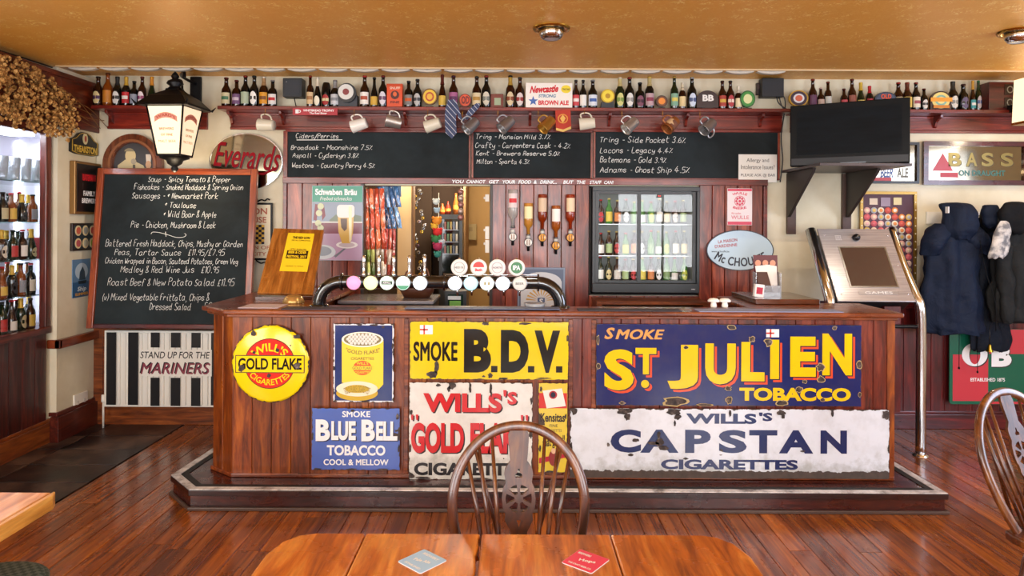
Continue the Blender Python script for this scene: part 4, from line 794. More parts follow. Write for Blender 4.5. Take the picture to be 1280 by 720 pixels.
# ---------------------------------------------------------------- things on the pier
PXp=-3.41
def pier_sign(name,label,cat,x0,x1,y0,y1,th,mat,group=None):
    Ya=-PXp*K/(640-x0); Yb=-PXp*K/(640-x1); Ym=(Ya+Yb)/2; w_=Yb-Ya; zt=EYE-(y0-277.2)*Ym/K; zb=EYE-(y1-277.2)*Ym/K
    r=thing(name,label,cat,(PXp+.002,Ym,(zt+zb)/2),PI/2,group); return r,w_,zt-zb
r,w_,h_=pier_sign('plaque','black shaped plaque with gold lettering high on the narrow pier','plaque',85,119,166,194,.02,BLACK)
out=[(-.5,-.42),(-.3,-.5),(.3,-.5),(.5,-.42),(.5,.12),(.35,.22),(.22,.42),(.1,.5),(-.1,.5),(-.22,.42),(-.35,.22),(-.5,.12)]
sc=lambda o,k=1: [(x*w_*k,z*h_*k) for x,z in o]
put('body',curve_mesh([sc(out)],'body',.02),BLACK,r); put('gold_edge',curve_mesh([sc(out,.95),sc(out,.9)],'gold_edge',.002),M('#b9983c',.4),r,(0,-.02,0)); lettering(r,'THEAKSTON',0,-.045,w_*.84,.055,M('#d9b84a',.4),-.023,.05)
put('emblem',curve_mesh([ell(0,.04,.032,.045,18)],'emblem',.002),M('#d9d2a8',.4),r,(0,-.02,0)); put('emblem_figure',curve_mesh([ell(0,.04,.012,.025,12)],'emblem_figure',.002),M('#a5382b',.4),r,(0,-.0225,0))
r,w_,h_=pier_sign('framed_sign','black framed sign in a deep bronze frame on the narrow pier','framed sign',86,119,203,268,.05,BLACK)
MB().box(-w_/2,w_/2,-.045,0,-h_/2,h_/2).build('frame',M('#8d6a3c',.35,.5),r,bevel=.006); MB().box(-w_/2+.02,w_/2-.01,-.05,-.045,-h_/2+.02,h_/2-.02).build('panel',BLACK,r)
lettering(r,'BATEMANS',0,h_*.20,w_*.5,.05,M('#c8232c',.4),-.052,.04); MB().box(-w_*.27,w_*.27,-.0515,-.0505,h_*.15,h_*.27).build('red_band',M('#7d1820',.4),r); lettering(r,'FAMILY',0,-h_*.10,w_*.45,.04,W,-.052,.04); lettering(r,'BREWERS',0,-h_*.24,w_*.56,.04,W,-.052,.04)
r,w_,h_=pier_sign('framed_badges','dark square frame holding six oval badges on the narrow pier','framed badges',87,118,279,313,.02,BLACK)
MB().box(-w_/2,w_/2,-.02,0,-h_/2,h_/2).build('frame',M('#2a1d18',.4),r,bevel=.003); MB().box(-w_/2+.015,w_/2-.015,-.022,-.02,-h_/2+.015,h_/2-.015).build('mount',M('#24313a',.5),r)
for i,c_ in enumerate(('#c0604a','#8a8f8c','#b8423a','#b0555a','#a9a898','#8fa038')):
    x_=(-1+i%3)*w_*.29; z_=(.23 if i<3 else -.23)*h_; bb=put('badge',curve_mesh([ell(0,0,w_*.12,h_*.19,16)],'badge',.003),M('#d8c79a',.4),r,(x_,-.0222,z_)); put('badge_centre',curve_mesh([ell(0,0,w_*.085,h_*.13,14)],'badge_centre',.002),M(c_,.4),bb,(0,-.0032,0))
r,w_,h_=pier_sign('poster','small blue poster of a sailing ship low on the narrow pier','poster',90,112,324,371,.004,BLACK)
MB().box(-w_/2,w_/2,-.005,0,-h_/2,h_/2).build('paper',M('#5f86ad',.4),r); MB().box(-w_/2,w_/2,-.006,-.005,-h_*.5,-h_*.1).build('sea',M('#2d5a86',.4),r)
put('moonlight',curve_mesh([ell(0,h_*.18,w_*.36,h_*.22,20)],'moonlight',.001),M('#b3cadd',.4),r,(0,-.005,0)); put('ship_hull',curve_mesh([[(-.04,-.045),(.05,-.045),(.06,-.02),(-.045,-.02)]],'ship_hull',.001),M('#1b2a38',.4),r,(0,-.007,0)); put('ship_sails',curve_mesh([[(-.035,-.015),(.045,-.015),(.035,.05),(.01,.09),(-.025,.05)]],'ship_sails',.001),M('#31485c',.4),r,(0,-.007,0)); lettering(r,'SUMMER',0,-h_*.42,w_*.75,.022,M('#e0a83a',.4),-.0075,.03); lettering(r,'Ship',0,-h_*.30,w_*.5,.045,M('#d9e6ee',.4),-.0075,.02,shear=.2)
r,w_,h_=pier_sign('wall_socket','white double wall socket low on the narrow pier','socket',92,109,491,511,.01,WHITE); MB().box(-w_/2,w_/2,-.012,0,-h_/2,h_/2).build('plate',WHITE,r,bevel=.003)
for sx in (-.25,.25): MB().box(sx*w_-.012,sx*w_+.012,-.0135,-.012,-.02,.01).build('switch',M('#d9d9d4',.4),r)
# ---------------------------------------------------------------- round framed portrait, mirror, house sign, easel board
s=Sign('round_picture','round brown framed picture of a seated man lifting a glass','picture',131.5,168,205.5,246,5.58)
s.poly('frame',wood('round_frame_wood','#3a1a0c','#6b3418','#8f5230','z',.3,.4,0,0),[ell(168.5,206,37,38,48),ell(168.5,206,25.5,27,48)],y=0,th=.04); s.poly('frame_bead',M('#8a5534',.3),[ell(168.5,206,30,31.2,48),ell(168.5,206,27,28.2,48)],y=-.041,th=.004)
s.rect('backing',M('#3c3a3c',.4),143,179,194,233,y=-.004,th=.004); s.f=-.009; CO=M('#c9b98e',.6)
s.poly('man_coat',CO,[(147,232),(148,207),(157,200),(163,198),(172,203),(180,207),(183,214),(182,232)],y=0); s.poly('man_head',M('#cdbb8d',.6),ell(164,195,6.6,8.5,24),y=-.0015); s.poly('man_beard',M('#a49a86',.6),ell(168,202,3.4,3.6,14),y=-.003); s.poly('man_tie',M('#5a5448',.6),[(167,206),(170,206),(171,220),(167,220)],y=-.003); s.poly('hair',M('#8e8468',.6),ell(162.5,189.5,6,4,16,PI,2*PI),y=-.003)
s.poly('glass_in_hand',M('#d6cdc0',.5),[(183,193),(190,193),(189,206),(184,206)],y=-.0015); s.poly('hand',M('#c9a07c',.6),ell(186.5,206,3.6,5,14),y=-.003); s.poly('sleeve',M('#b9aa84',.6),[(182,210),(191,210),(192,232),(180,232)],y=-.0025)
s=Sign('oval_mirror','oval mirror with dark red script lettering right of the lantern','mirror',262,167,354,238,5.57)
s.poly('bevel_edge',CHROME,[ell(308,202,46,35.5,56),ell(308,202,44.6,34.2,56)],y=0,th=.01); s.poly('mirror_glass',MIRROR,ell(308,202,44.8,34.4,56),y=0,th=.006); s.f=-.0065; mr=M('#86101c',.7,spec=.1)
s.t('Everards',268,181,352,212,M('#2a0a0c',.3),y=-.0005,bold=.005,shear=.45,skew=-.08); s.t('Everards',267,180,351,211,mr,y=-.002,bold=.005,shear=.45,skew=-.08); s.poly('swash',mr,[(312,215),(330,216),(345,209),(346,211.5),(330,219),(312,217)],y=-.002)
s=Sign('framed_sign','pale framed sign with red lettering behind the leaning wooden board','framed sign',292,253,341,325,5.57)
s.rect('frame',IRON,292,253.5,341,325,y=0,th=.018,bevel=.003); s.f=-.018; s.rect('panel',M('#d9cfb2',.6),294.5,256,339,322.5,y=0,th=.002); rr=M('#a8583f',.6); s.f-=.002
s.t('LION',308,260,335,268,rr,bold=.02); s.t('HOUSE',301,271,334,278.5,rr,bold=.02); s.t('INN OF',310,307,338,311.5,rr,bold=.01); s.t('CITY',316,315,334,319.5,rr,bold=.01)
ch=MB()
for i in range(6):
    for j in range(8):
        if (i+j)%2==0: a_=s.l(310+i*3.6,281+j*3.0+3.0); ch.box(a_[0],a_[0]+3.6*s.s,s.f-.001,s.f-.0002,a_[1],a_[1]+3*s.s)
s.rect('gold_ground',M('#d3a73c',.5),310,281,331.6,305,y=0,th=.0002); ch.build('checker_squares',K1,s.r,kind='stuff')
for yy,sg in ((251.5,1),(327,-1)): 
    l=s.l(330,yy); MB().tube(catmull([(l[0]-.06,-.01,l[1]-.01*sg),(l[0]-.02,-.01,l[1]+.012*sg),(l[0]+.01,-.01,l[1]+.004*sg),(l[0]+.03,-.01,l[1]+.02*sg),(l[0]+.05,-.01,l[1]+.01*sg)],4),.006,6).build('scrollwork',IRON,s.r)
# leaning oak board with yellow notice, stands on the left return of the bar
T=[at(343,288,4.96),at(405,290,4.96)]; B=[at(322,369,4.62),at(391,371,4.62)]
c0=(T[0]+T[1]+B[0]+B[1])/4; ux=(B[1]-B[0]).normalized(); 
r=thing('easel_board','leaning oak board with a yellow festival notice on the bar','notice board',((B[0]+B[1])/2))
def q3(u,v,off=0):      # u across 0..1, v up 0..1
    p=(B[0]*(1-u)+B[1]*u)*(1-v)+(T[0]*(1-u)+T[1]*u)*v; n_=(B[1]-B[0]).cross(T[0]-B[0]).normalized(); n_=-n_ if n_.y>0 else n_; return tuple(p+n_*off-r.location)
def slab(name,u0,u1,v0,v1,o0,o1,mat): 
    vs=[q3(u,v,o) for o in (o0,o1) for v in (v0,v1) for u in (u0,u1)]; MB().add(vs,[(0,1,3,2),(4,6,7,5),(0,4,5,1),(2,3,7,6),(0,2,6,4),(1,5,7,3)]).build(name,mat,r,bevel=.002 if name=='board' else 0)
OAK=wood('oak_board','#6b3a12','#9a5a20','#bf7e38','z',.3,.4,.0,0,1.1)
for nd in OAK.node_tree.nodes:
    if nd.type=='MAPPING' and nd.inputs['Scale'].default_value[0]>2: nd.inputs['Scale'].default_value[1]=1
slab('board',0,1,0,1,-.012,.012,OAK); slab('notice_paper',.31,.83,.33,.93,.0125,.0135,M('#ecc716',.6))
def t3(body,u0,u1,v0,v1,mat,bold=.02,off=.015):
    vs,fs=text_mesh(body,bold,0,2); out=[q3(u0+(a+.5)*(u1-u0),v0+(b+.5)*(v1-v0),off) for a,b in vs]; me=bpy.data.meshes.new('lettering'); me.from_pydata(out,[],fs); put('lettering',me,mat,r)
t3('THE RED LION',.42,.76,.835,.875,kd,.04); t3('SPECIAL COMPETITION',.41,.78,.80,.82,kd,.01); t3('13TH ANNUAL',.42,.74,.66,.68,kd,.02); slab('black_band',.37,.78,.525,.65,.0136,.0142,kd); t3('BEER & CIDER',.40,.75,.60,.64,M('#ecc716',.6),.04,.0155); t3('FESTIVAL 2017',.39,.76,.535,.575,M('#ecc716',.6),.04,.0155); t3('THURSDAY TO SUNDAY',.40,.74,.40,.415,kd,.0)
MB().box(-.19,.19,-.03,.10,-.032,-.012).build('stand',wood('stand_wood','#2a1209','#4d230f','#6a3517','x',.3,.3,0,.1),r,(0,0,0))
r.location.z=CT+.0325; 
# crown cap ornament
c=at(367,375,4.42); r=thing('bottle_cap_ornament','giant gold bottle cap ornament lying on the bar by the black pipe','ornament',(c.x,c.y,CT),0,rot=(0,0,.1))
prof=[]; mb=MB(); N=42
for R0,z in ((0,.052),(.035,.05),(.052,.04),(.06,.02),(.066,.004),(.062,.0)):
    for k in range(N): th=2*PI*k/N; q_=1+(.06 if R0>.05 else 0)*math.cos(21*th); mb.v.append((R0*q_*math.cos(th),R0*q_*math.sin(th),z))
for i in range(5):
    for k in range(N): mb.f.append([i*N+k,i*N+(k+1)%N,(i+1)*N+(k+1)%N,(i+1)*N+k]); mb.sm.append(True)
mb.build('cap_shell',M('#c39a5a',.3,.6),r); MB().lathe([(0,.0535),(.03,.0525),(.033,.051)],24).build('emblem',M('#a9743a',.4),r)
# ---------------------------------------------------------------- lantern
lx,ly=fx(218,5.12),5.12; zt=EYE+143*5.12/K; zb=EYE-(195-278)*5.12/K; LZ=zt
r=thing('wall_lantern','black iron wall lantern with lit printed panels above the menu board','lantern',(lx,ly,zb),math.radians(-3))
hT,hB=.137,.086; hh=zt-zb
def sq(h,z): return [(-h,-h,z),(h,-h,z),(h,h,z),(-h,h,z)]
F4=[(0,1,5,4),(1,2,6,5),(2,3,7,6),(3,0,4,7)]
GLOW=NT('lit_opal_panel'); GLOW.set('Base Color',lin('#f5e4c4')); GLOW.set('Emission Color',lin('#ffe0b8')); GLOW.set('Emission Strength',.8); GLOW=GLOW.m
A_=sq(hB,0); B_=sq(hT,hh)
for i in range(4):
    j=(i+1)%4; p=MB().add([A_[i],A_[j],B_[j],B_[i]],[(0,1,2,3)]).build('opal_pane',GLOW,r)
    MB().tube([A_[i],B_[i]],.007,6).build('corner_bar',IRON,r)
for h_,z in ((hB,0),(hT,hh)):
    Q=sq(h_,z); MB().tube(Q,.009,6,closed=True).build('rim',IRON,r)
# hood
mb=MB(); rings=[(hT+.05,hh-.004),(hT+.045,hh+.012),(hT-.01,hh+.075),(.05,hh+.125),(.045,hh+.14)]
vs=[]
for h_,z in rings: vs+=sq(h_,z)
fs=[]
for i in range(len(rings)-1): fs+=[(i*4+a,i*4+(a+1)%4,i*4+4+(a+1)%4,i*4+4+a) for a in range(4)]
fs.append((3,2,1,0)); mb.add(vs,fs); mb.build('hood',IRON,r)
for p in sq(hT+.05,hh): MB().tube([p,(p[0]*1.12,p[1]*1.12,p[2]+.035)],[.01,.002],6).build('corner_finial',IRON,r)
MB().lathe([(.055,hh+.14),(.035,hh+.16),(.06,hh+.18),(.05,hh+.2),(.02,hh+.215),(.03,hh+.235),(.018,hh+.255),(.004,hh+.27),(0,hh+.27)],16).build('finial',IRON,r)
MB().lathe([(hB*1.25,0),(hB*1.2,-.02),(.06,-.035),(.05,-.06),(.02,-.08),(.028,-.10),(.012,-.12),(0,-.125)],16).build('pendant',IRON,r)
# printing on the two visible panes
RB=M('#c9543a',.6); TX=M('#b48a63',.6)
def pane_pt(i,u,v,off=.0015):
    j=(i+1)%4; a,b,c_,d_=Vector(A_[i]),Vector(A_[j]),Vector(B_[j]),Vector(B_[i]); n_=(b-a).cross(d_-a).normalized()
    cc=(a+b+c_+d_)/4; n_=n_ if n_.dot(cc-Vector((0,0,hh/2)))>0 else -n_
    p0=a+(b-a)*.5; p1=d_+(c_-d_)*.5; q_=p0*(1-v)+p1*v; return tuple(q_+(b-a).normalized()*u*hB*2+n_*off)
for i in (0,1):
    def pt(body,u0,u1,v0,v1,mat,bold=.02,arc=0,off=.002):
        vs,fs=text_mesh(body,bold,0,2); out=[]
        for a,b in vs: u=u0+(a+.5)*(u1-u0); v=v0+(b+.5)*(v1-v0)-arc*(u*u); out.append(pane_pt(i,u,v,off))
        me=bpy.data.meshes.new('lettering'); me.from_pydata(out,[],fs); put('lettering',me,mat,r)
    bandv=[]; N=12
    for k in range(N+1): u=-.5+k/N; v=.80-.35*u*u; bandv+=[pane_pt(i,u,v-.055,.001),pane_pt(i,u,v+.055,.001)]
    MB().add(bandv,[(2*k,2*k+2,2*k+3,2*k+1) for k in range(N)]).build('printed_ribbon',M('#e8a08a',.6),r)
    pt("WARD'S",-.42,.42,.77,.83,RB,.03,.35); pt('BREWERS',-.32,.32,.50,.55,TX); pt('OF FINE',-.26,.26,.38,.43,TX); pt('MALT BEER',-.38,.38,.25,.30,TX)
point('lantern_bulb',(lx,ly,zb-.2),7,(1,.78,.5),.06)
r=thing('lantern_bracket','black iron scroll bracket fixed to the wall behind the lantern','bracket',(fx(243,5.57),5.575,2.72))
MB().box(-.045,.045,-.0,.022,-.12,.12).build('wall_plate',IRON,r,bevel=.004); e0=(lx-r.location.x,ly-r.location.y,0)
MB().tube(catmull([(0,0,.06),(-.04,-.15,.09),(e0[0]+.03,e0[1]+.08,.07),(e0[0]+.05,e0[1]+.04,.02)],6),.012,8).tube(catmull([(0,0,-.06),(-.05,-.1,-.02),(-.03,-.18,.05),(-.09,-.24,.03),(-.07,-.2,-.01)],6),.009,8).build('scroll_arm',IRON,r)
# ---------------------------------------------------------------- poster left of the opening
s=Sign('poster','glossy poster of a tall glass of beer with green heading','poster',390,232,453.5,325.5,5.572)
s.plate(M('#a9b3c4',.2),th=.004); s.rect('heading',M('#1d8f72',.25),390.5,232.5,453,252.5,y=0,th=.0006)
s.t('Schwaben Bräu',394,236,446,244,W,y=-.0012,bold=.04); s.t('Freibad schmeckts',400,246,440,250.5,W,y=-.0012,bold=0,shear=.3)
s.rect('window_view',M('#8694a8',.25),390.5,252.6,453,278,y=0,th=.0004); s.rect('window_bar',M('#d9d6d2',.25),390.5,277,453,278.5,y=-.0006,th=.0004); s.rect('bench_back',M('#7a3648',.25),390.5,278.6,453,292,y=0,th=.0005); s.rect('table_cloth',M('#b89ab8',.25),390.5,292,453,325,y=0,th=.0004)
s.poly('foliage',M('#6f7d68',.3),[(412,275),(420,268),(428,272),(434,266),(452,270),(452,277),(412,277)],y=-.0006,th=.0004)
for cx_,cy_ in ((401,258),(399,266.5),(398,279),(401,285)): s.poly('flower',M('#c9d0a8',.3),ell(cx_,cy_,4,4,14),y=-.0012)
for q_ in ([(394,255),(392,275),(396,276),(398,256)],[(405,255),(407,270),(403,276),(402,262)]): s.poly('leaves',M('#7d2a3a',.3),q_,y=-.0008,th=.0004)
s.poly('plate_rim',M('#e4e2e4',.3),ell(434,306,13.5,4.5,30),y=-.0012); s.poly('plate_well',M('#c3b6bf',.3),ell(434,306,10,3,24),y=-.0024)
s.poly('glass_of_beer',M('#d6b05c',.25),[(422,262),(443,262),(441.5,292),(438,304),(428,304),(423.5,290)],y=-.0036); s.poly('beer_foam',M('#e9e6e4',.3),rrect(421.5,256,443.5,272,4),y=-.0048); s.poly('glass_highlight',M('#f0e6b8',.2),[(436,258),(440,258),(440,300),(437,303)],y=-.006)
s.poly('badge_on_glass',M('#5e4433',.3),[(426,273),(434,273),(434,286),(431,289),(427,284)],y=-.006)
s.poly('dinner_plate',M('#c9d2da',.3),ell(404,315,16,9,30),y=-.0012); s.poly('dinner_plate_well',M('#8f9aa8',.3),ell(403,314,12,6,24),y=-.0024); s.poly('cutlery',M('#6a6f7a',.3),[(418,320),(432,309),(433,310.5),(420,322)],y=-.0012,th=.0006)
# ---------------------------------------------------------------- beer font: black pipe with lit badges
TY=4.25; zc=EYE-73.3*TY/K; XL,XR=fx(399.5,TY),fx(701,TY)
r=thing('beer_font','black arched beer font pipe on the bar with lit badges and chrome taps','beer font',((XL+XR)/2,TY,CT)); ox=r.location.x; zp=zc-CT; rad=.14
path=[(XL-ox,0,0),(XL-ox,0,zp-rad)]+[(XL-ox+rad*(1-math.cos(a)),0,zp-rad+rad*math.sin(a)) for a in [PI/2*k/8 for k in range(1,9)]]
path+=[(XR-ox-rad+rad*math.sin(a),0,zp-rad+rad*math.cos(a)) for a in [PI/2*k/8 for k in range(0,9)]]+[(XR-ox,0,0)]
PIPE=M('#0d0d10',.14,.0,coat=1)
MB().tube(path,.040,20).build('pipe',PIPE,r)
for px in (428,556,673):
    MB().lathe([(.04,-.006),(.054,-.006),(.054,.006),(.04,.006)],20,(fx(px,TY)-ox,0,zp),'x').build('flange',PIPE,r)
for X in (XL,XR): MB().lathe([(.04,.014),(.058,.012),(.06,0)],20,(X-ox,0,0)).build('base_flange',PIPE,r)
pts=[(fx(558,TY)-ox,-.02,zp+.05),(fx(672,TY)-ox,-.02,zp+.05)]; MB().tube(pts,.005,6).build('rail',CHROME,r)
bm=MB().lathe([(0,-.012),(.042,-.011),(.045,-.006),(.045,.008)],28,axis='y').mesh('lit_badge'); rm=MB().lathe([(.0425,-.0135),(.0475,-.012),(.0475,.01)],28,axis='y').mesh('badge_rim')
def lit(h,e): 
    t=NT('lit_'+h.strip('#')); t.set('Base Color',lin(h)); t.set('Emission Color',lin(h)); t.set('Emission Strength',e); return t.m
for px,c_,e_,lab in ((445,'#f08ab0',1.1,'pink lit badge'),(466,'#eef5a0',1.3,'yellow green lit badge'),(486,'#dff5df',1.2,'lit badge with dark band'),(506,'#d8f5e6',1.4,'white lit badge with green base'),(527,'#eaf6ff',1.7,'plain white lit badge'),(570,'#e6f1ff',1.6,'plain white lit badge'),(589.5,'#a8e4f2',1.1,'pale blue lit badge'),(609.5,'#f2f2dc',1.3,'cream lit badge with marks'),(629,'#e8f2ff',1.7,'plain white lit badge'),(650,'#c9c6bf',.5,'grey badge')):
    b_=put('badge',bm,lit(c_,e_),r,(fx(px,TY)-ox,-.045,zp-.001),label=lab); put('badge_rim',rm,DSTEEL,b_)
    if px==486: MB().box(-.034,.034,-.0145,-.0125,-.01,.012).build('dark_band',M('#23402e',.4),b_); lettering(b_,'ASPALL',0,.001,.05,.011,W,-.0155)
    if px==506: put('green_base',curve_mesh([ell(0,0,.04,.04,20,PI+.4,2*PI-.4)],'green_base',.001),M('#3f9a72',.4),b_,(0,-.0125,0))
    if px==609.5:
        for u_ in (-.012,.012): MB().box(u_-.006,u_+.006,-.0145,-.0125,-.01,.01).build('mark',M('#9a8a5a',.4),b_)
    if px==650: lettering(b_,'BEER',0,0,.05,.014,M('#6a625a',.4),-.014)
b2=MB().lathe([(0,-.006),(.038,-.006)],28,axis='y').mesh('face'); r2=MB().lathe([(.036,-.007),(.049,-.009),(.052,-.004),(.05,.008),(0,.008)],28,axis='y').mesh('round_badge')
for px,c_,m_,txt in ((575,'#dcdcd8','#6a6a68','NECK OIL'),(599,'#efe4e0','#cc2a30','Bath'),(622,'#dedada','#7a6a70','NORTH'),(646,'#e2e8df','#1f6b38','IPA')):
    b_=put('round_badge',r2,M('#e2e0dc',.3),r,(fx(px,TY)-ox,-.035,EYE-(334.5-280)*4.22/K-CT)); put('face',b2,M(c_ if txt!='IPA' else '#2f7a48',.4),b_)
    if txt=='Bath': put('red_half',curve_mesh([ell(0,.002,.034,.034,16,0,PI)],'red_half',.001),M('#d9322c',.4),b_,(0,-.0065,0)); lettering(b_,txt,0,-.014,.045,.018,M(m_,.4),-.009,.04)
    elif txt=='IPA': lettering(b_,txt,0,0,.045,.03,W,-.009,.03)
    else: lettering(b_,txt,0,0,.055,.012,M(m_,.4),-.009,.02); put('inner_ring',curve_mesh([ell(0,0,.033,.033,24),ell(0,0,.031,.031,24)],'inner_ring',.001),M(m_,.4),b_,(0,-.0065,0))
    MB().tube([(0,.012,-.05),(0,.012,.06)],.008,8).build('stem',CHROME,b_)
tm_=MB().lathe([(0,0),(.014,0),(.014,.014),(.009,.022),(.008,.05),(.0115,.09),(.012,.12),(.006,.13),(0,.13)],12).mesh('tap_handle')
nz=MB().tube([(0,-.0,-.03),(0,-.0,-.085)],.006,8).mesh('nozzle')
for px in (455,474,492.5,512,531): put('tap_handle',tm_,CHROME,r,(fx(px,TY)-ox,.0,zp+.036))
for px in (572,590,611,630,650): put('nozzle',nz,CHROME,r,(fx(px,TY+.02)-ox,.03,zp-.0))
# mats and paper on the bar top
def flat(name,label,cat,x0,x1,y0,y1,z,mat,th=.003,rz=0,group=None):
    r=thing(name,label,cat,((x0+x1)/2,(y0+y1)/2,z),rz,group); MB().box(-(x1-x0)/2,(x1-x0)/2,-(y1-y0)/2,(y1-y0)/2,.0005,th).build('sheet',mat,r); return r
flat('paper_sheet','pale sheet of paper lying at the left corner of the bar',"paper",-1.66,-1.42,4.14,4.34,CT,M('#cbbcc4',.6))
flat('bar_mat','dark bar mat between the paper sheet and the black pipe','mat',-1.38,-.93,4.08,4.20,CT,M('#3f3540',.7),.005)
q_=flat('bar_mat','long blue grey bar mat under the beer font','mat',-.64,.29,4.08,4.19,CT,M('#5a6480',.7),.005); lettering(q_,'GREENE KING IPA',0,0,.4,.03,M('#c9ced8',.6),0,.02,name='lettering').rotation_euler=(-PI/2,0,0); q_.children[-1].location.z=.0062
flat('bar_mat','dark bar mat at the right foot of the black pipe','mat',.40,1.02,4.08,4.19,CT,M('#3a3b45',.7),.005)
flat('bar_mat','pale lilac bar mat at the right end of the bar','mat',1.12,1.98,4.07,4.2,CT,M('#8b93b3',.7),.005)
r=thing('ashtray','clear glass dish by the right foot of the black pipe','dish',(fx(669,4.2),4.24,CT)); MB().lathe([(0,.006),(.05,.006),(.06,.03),(.068,.03),(.06,.002),(.05,0),(0,0)],20).build('dish',M('#dfe3e8',.08,trans=.6),r)
# salt shakers
for i,sx in enumerate((-1,1)):
    px=899.5+sx*7; r=thing('salt_shaker','%s white mushroom shaped shaker of the pair on the bar'%('left' if sx<0 else 'right'),'shaker',(fx(px,4.3),4.3,CT),0,'white shakers')
    MB().lathe([(0,0),(.018,0),(.02,.01),(.016,.03),(.015,.034)],16).build('body',WHITE,r); MB().lathe([(.015,.034),(.036,.036),(.037,.045),(.025,.056),(0,.06)],16).build('top',WHITE,r)
# leaflet holder and card on the raised shelf
r=thing('leaflet_holder','wire leaflet holder with dark red leaflets at the right end of the bar','leaflet holder',(fx(961,4.7),4.72,CT+.035),-.1)
MB().box(-.085,.085,-.01,.06,0,.01).box(-.085,-.08,-.03,.06,0,.16).box(.08,.085,-.03,.06,0,.16).box(-.085,.085,-.03,-.027,0,.07).build('holder',M('#cfd2d8',.1,trans=.7),r)
MB().add([(-.08,.03,.01),(.08,.03,.01),(.085,.07,.275),(-.08,.07,.275)],[(0,1,2,3)]).build('leaflet',M('#5a1f2a',.4),r)
for k in range(3): put('leaflet_circle',curve_mesh([ell(-.05+.05*k,.22,.02,.022,14)],'leaflet_circle',.001),M('#c98a6a',.4),r,(0,.057,0),None)
MB().add([(-.05,-.005,.01),(.07,-.005,.01),(.03,.045,.21),(-.075,.035,.2)],[(0,1,2,3)]).add([(-.05,.0,.01),(.07,.0,.01),(.075,.05,.20),(.0,.05,.21)],[(0,1,2,3)]).build('open_leaflet',M('#e5e0da',.5),r)
MB().add([(-.06,-.012,.02),(.035,-.012,.02),(.005,.025,.16),(-.07,.02,.16)],[(0,1,2,3)]).build('dark_leaflet',M('#4a2a20',.4),r)
r=thing('playing_card','small red and white box leaning beside the leaflet holder','box',(fx(944,4.68),4.62,CT+.035),.15); MB().box(-.033,.033,-.012,.012,0.0,.085).build('box_body',M('#e8e0dc',.4),r,(0,0,0),(0,.12,0)); MB().box(-.022,.022,-.0135,-.0122,.02,.065).build('red_panel',M('#b3263a',.4),r,(0,0,0),(0,.12,0))
r.name='small_box'
# ---------------------------------------------------------------- spirit bottles in optics
for px,y0,y1,yo,bc,lc,lab in ((641,237,283,296,'#d8d6d6','#d9c9cc','clear spirit bottle with red print, leftmost of the five upside-down bottles'),(660.5,254,293,303,'#c88a35','#e9dfae','golden spirit bottle with pale yellow label, second of the five upside-down bottles'),(678,243,287,297,'#8a2f0c','#cdb59a','dark amber spirit bottle, tallest hanging in the middle of the five upside-down'),
    (695,257,297,307,'#a8571c','#ece8e4','amber spirit bottle with white label, lowest of the five upside-down bottles'),(713,243,287,297,'#98300f','#e0c8a8','amber spirit bottle with cream label, rightmost of the five upside-down bottles')):
    D=5.50; X=fx(px,D); zt=at(px,y0,D).z; zb=at(px,y1+2,D).z; H=zt-zb; R_=.040 if px<650 else .036
    b_=bottle(lab,(X,D,zt),H,R_,'spirit',M(bc,.08,trans=.25 if px>650 else .6,spec=.6),lc,'#6a6a6a',None,'rect','#c8202c' if px<650 else None,'spirit bottles hung upside down',0,'spirit_bottle'); b_.rotation_euler=(0,PI,0)
    zo=at(px,yo,D).z; o=thing('optic',lab.split(' spirit')[0]+' bottle optic measure with clear round chamber'+{641:', leftmost',660.5:', second',678:', third',695:', fourth',713:', rightmost'}[px],'optic',(X,D-.0,zo),0,'optic measures under the spirit bottles')
    MB().lathe([(.03,-.016),(.034,-.016),(.034,.012),(0,.012)],20,axis='y').build('chamber_ring',IRON,o); MB().lathe([(0,-.018),(.030,-.014)],16,axis='y').build('chamber',M('#e0ddd8' if px<670 else '#dc9a3a',.15),o)
    MB().lathe([(.012,.032),(.018,.036),(.016,.0585)],12).build('neck_collar',M('#d0cfca',.4),o); MB().lathe([(.007,-.07),(.011,-.068),(.012,-.032)],10).build('spout',IRON,o); MB().box(-.02,.02,.012,.078,-.02,.03).build('wall_clamp',IRON,o)
    for u_ in (-.01,.01): MB().box(u_-.003,u_+.003,-.0195,-.0175,-.02,.02).build('chamber_mark',M('#7a4a1a',.4),o)
# ---------------------------------------------------------------- fridge
D0=5.50; fz0,fz1=at(807,366,D0).z,at(807,233.5,D0).z; fx0,fx1=.65,1.512; fcx=(fx0+fx1)/2; hw=(fx1-fx0)/2; FH=fz1-fz0
r=thing('bottle_fridge','black glass-fronted bottle fridge with two lit sliding doors','fridge',(fcx,D0,fz0)); FK=M('#24292e',.35); FI=M('#8d9896',.5)
MB().box(-hw,hw,.05,.53,0,.02).box(-hw,hw,.05,.53,FH-.02,FH).box(-hw,-hw+.02,.05,.53,.02,FH-.02).box(hw-.02,hw,.05,.53,.02,FH-.02).box(-hw,hw,.53,.55,0,FH).build('cabinet',FK,r)
MB().box(-hw+.02,hw-.02,.515,.529,.02,FH-.02).box(-hw+.0205,-hw+.026,.07,.515,.02,FH-.02).box(hw-.026,hw-.0205,.07,.515,.02,FH-.02).box(-hw+.02,hw-.02,.07,.515,FH-.03,FH-.0205).build('lining',FI,r)
MB().box(-hw,hw,.0,.049,0,.075).build('bottom_panel',FK,r,bevel=.004); MB().box(-hw,hw,.0,.049,FH-.035,FH).build('top_rail',FK,r,bevel=.003); MB().box(-hw,-hw+.02,.0,.049,.0755,FH-.0355).build('side_rail',FK,r); MB().box(hw-.02,hw,.0,.049,.0755,FH-.0355).build('side_rail',FK,r)
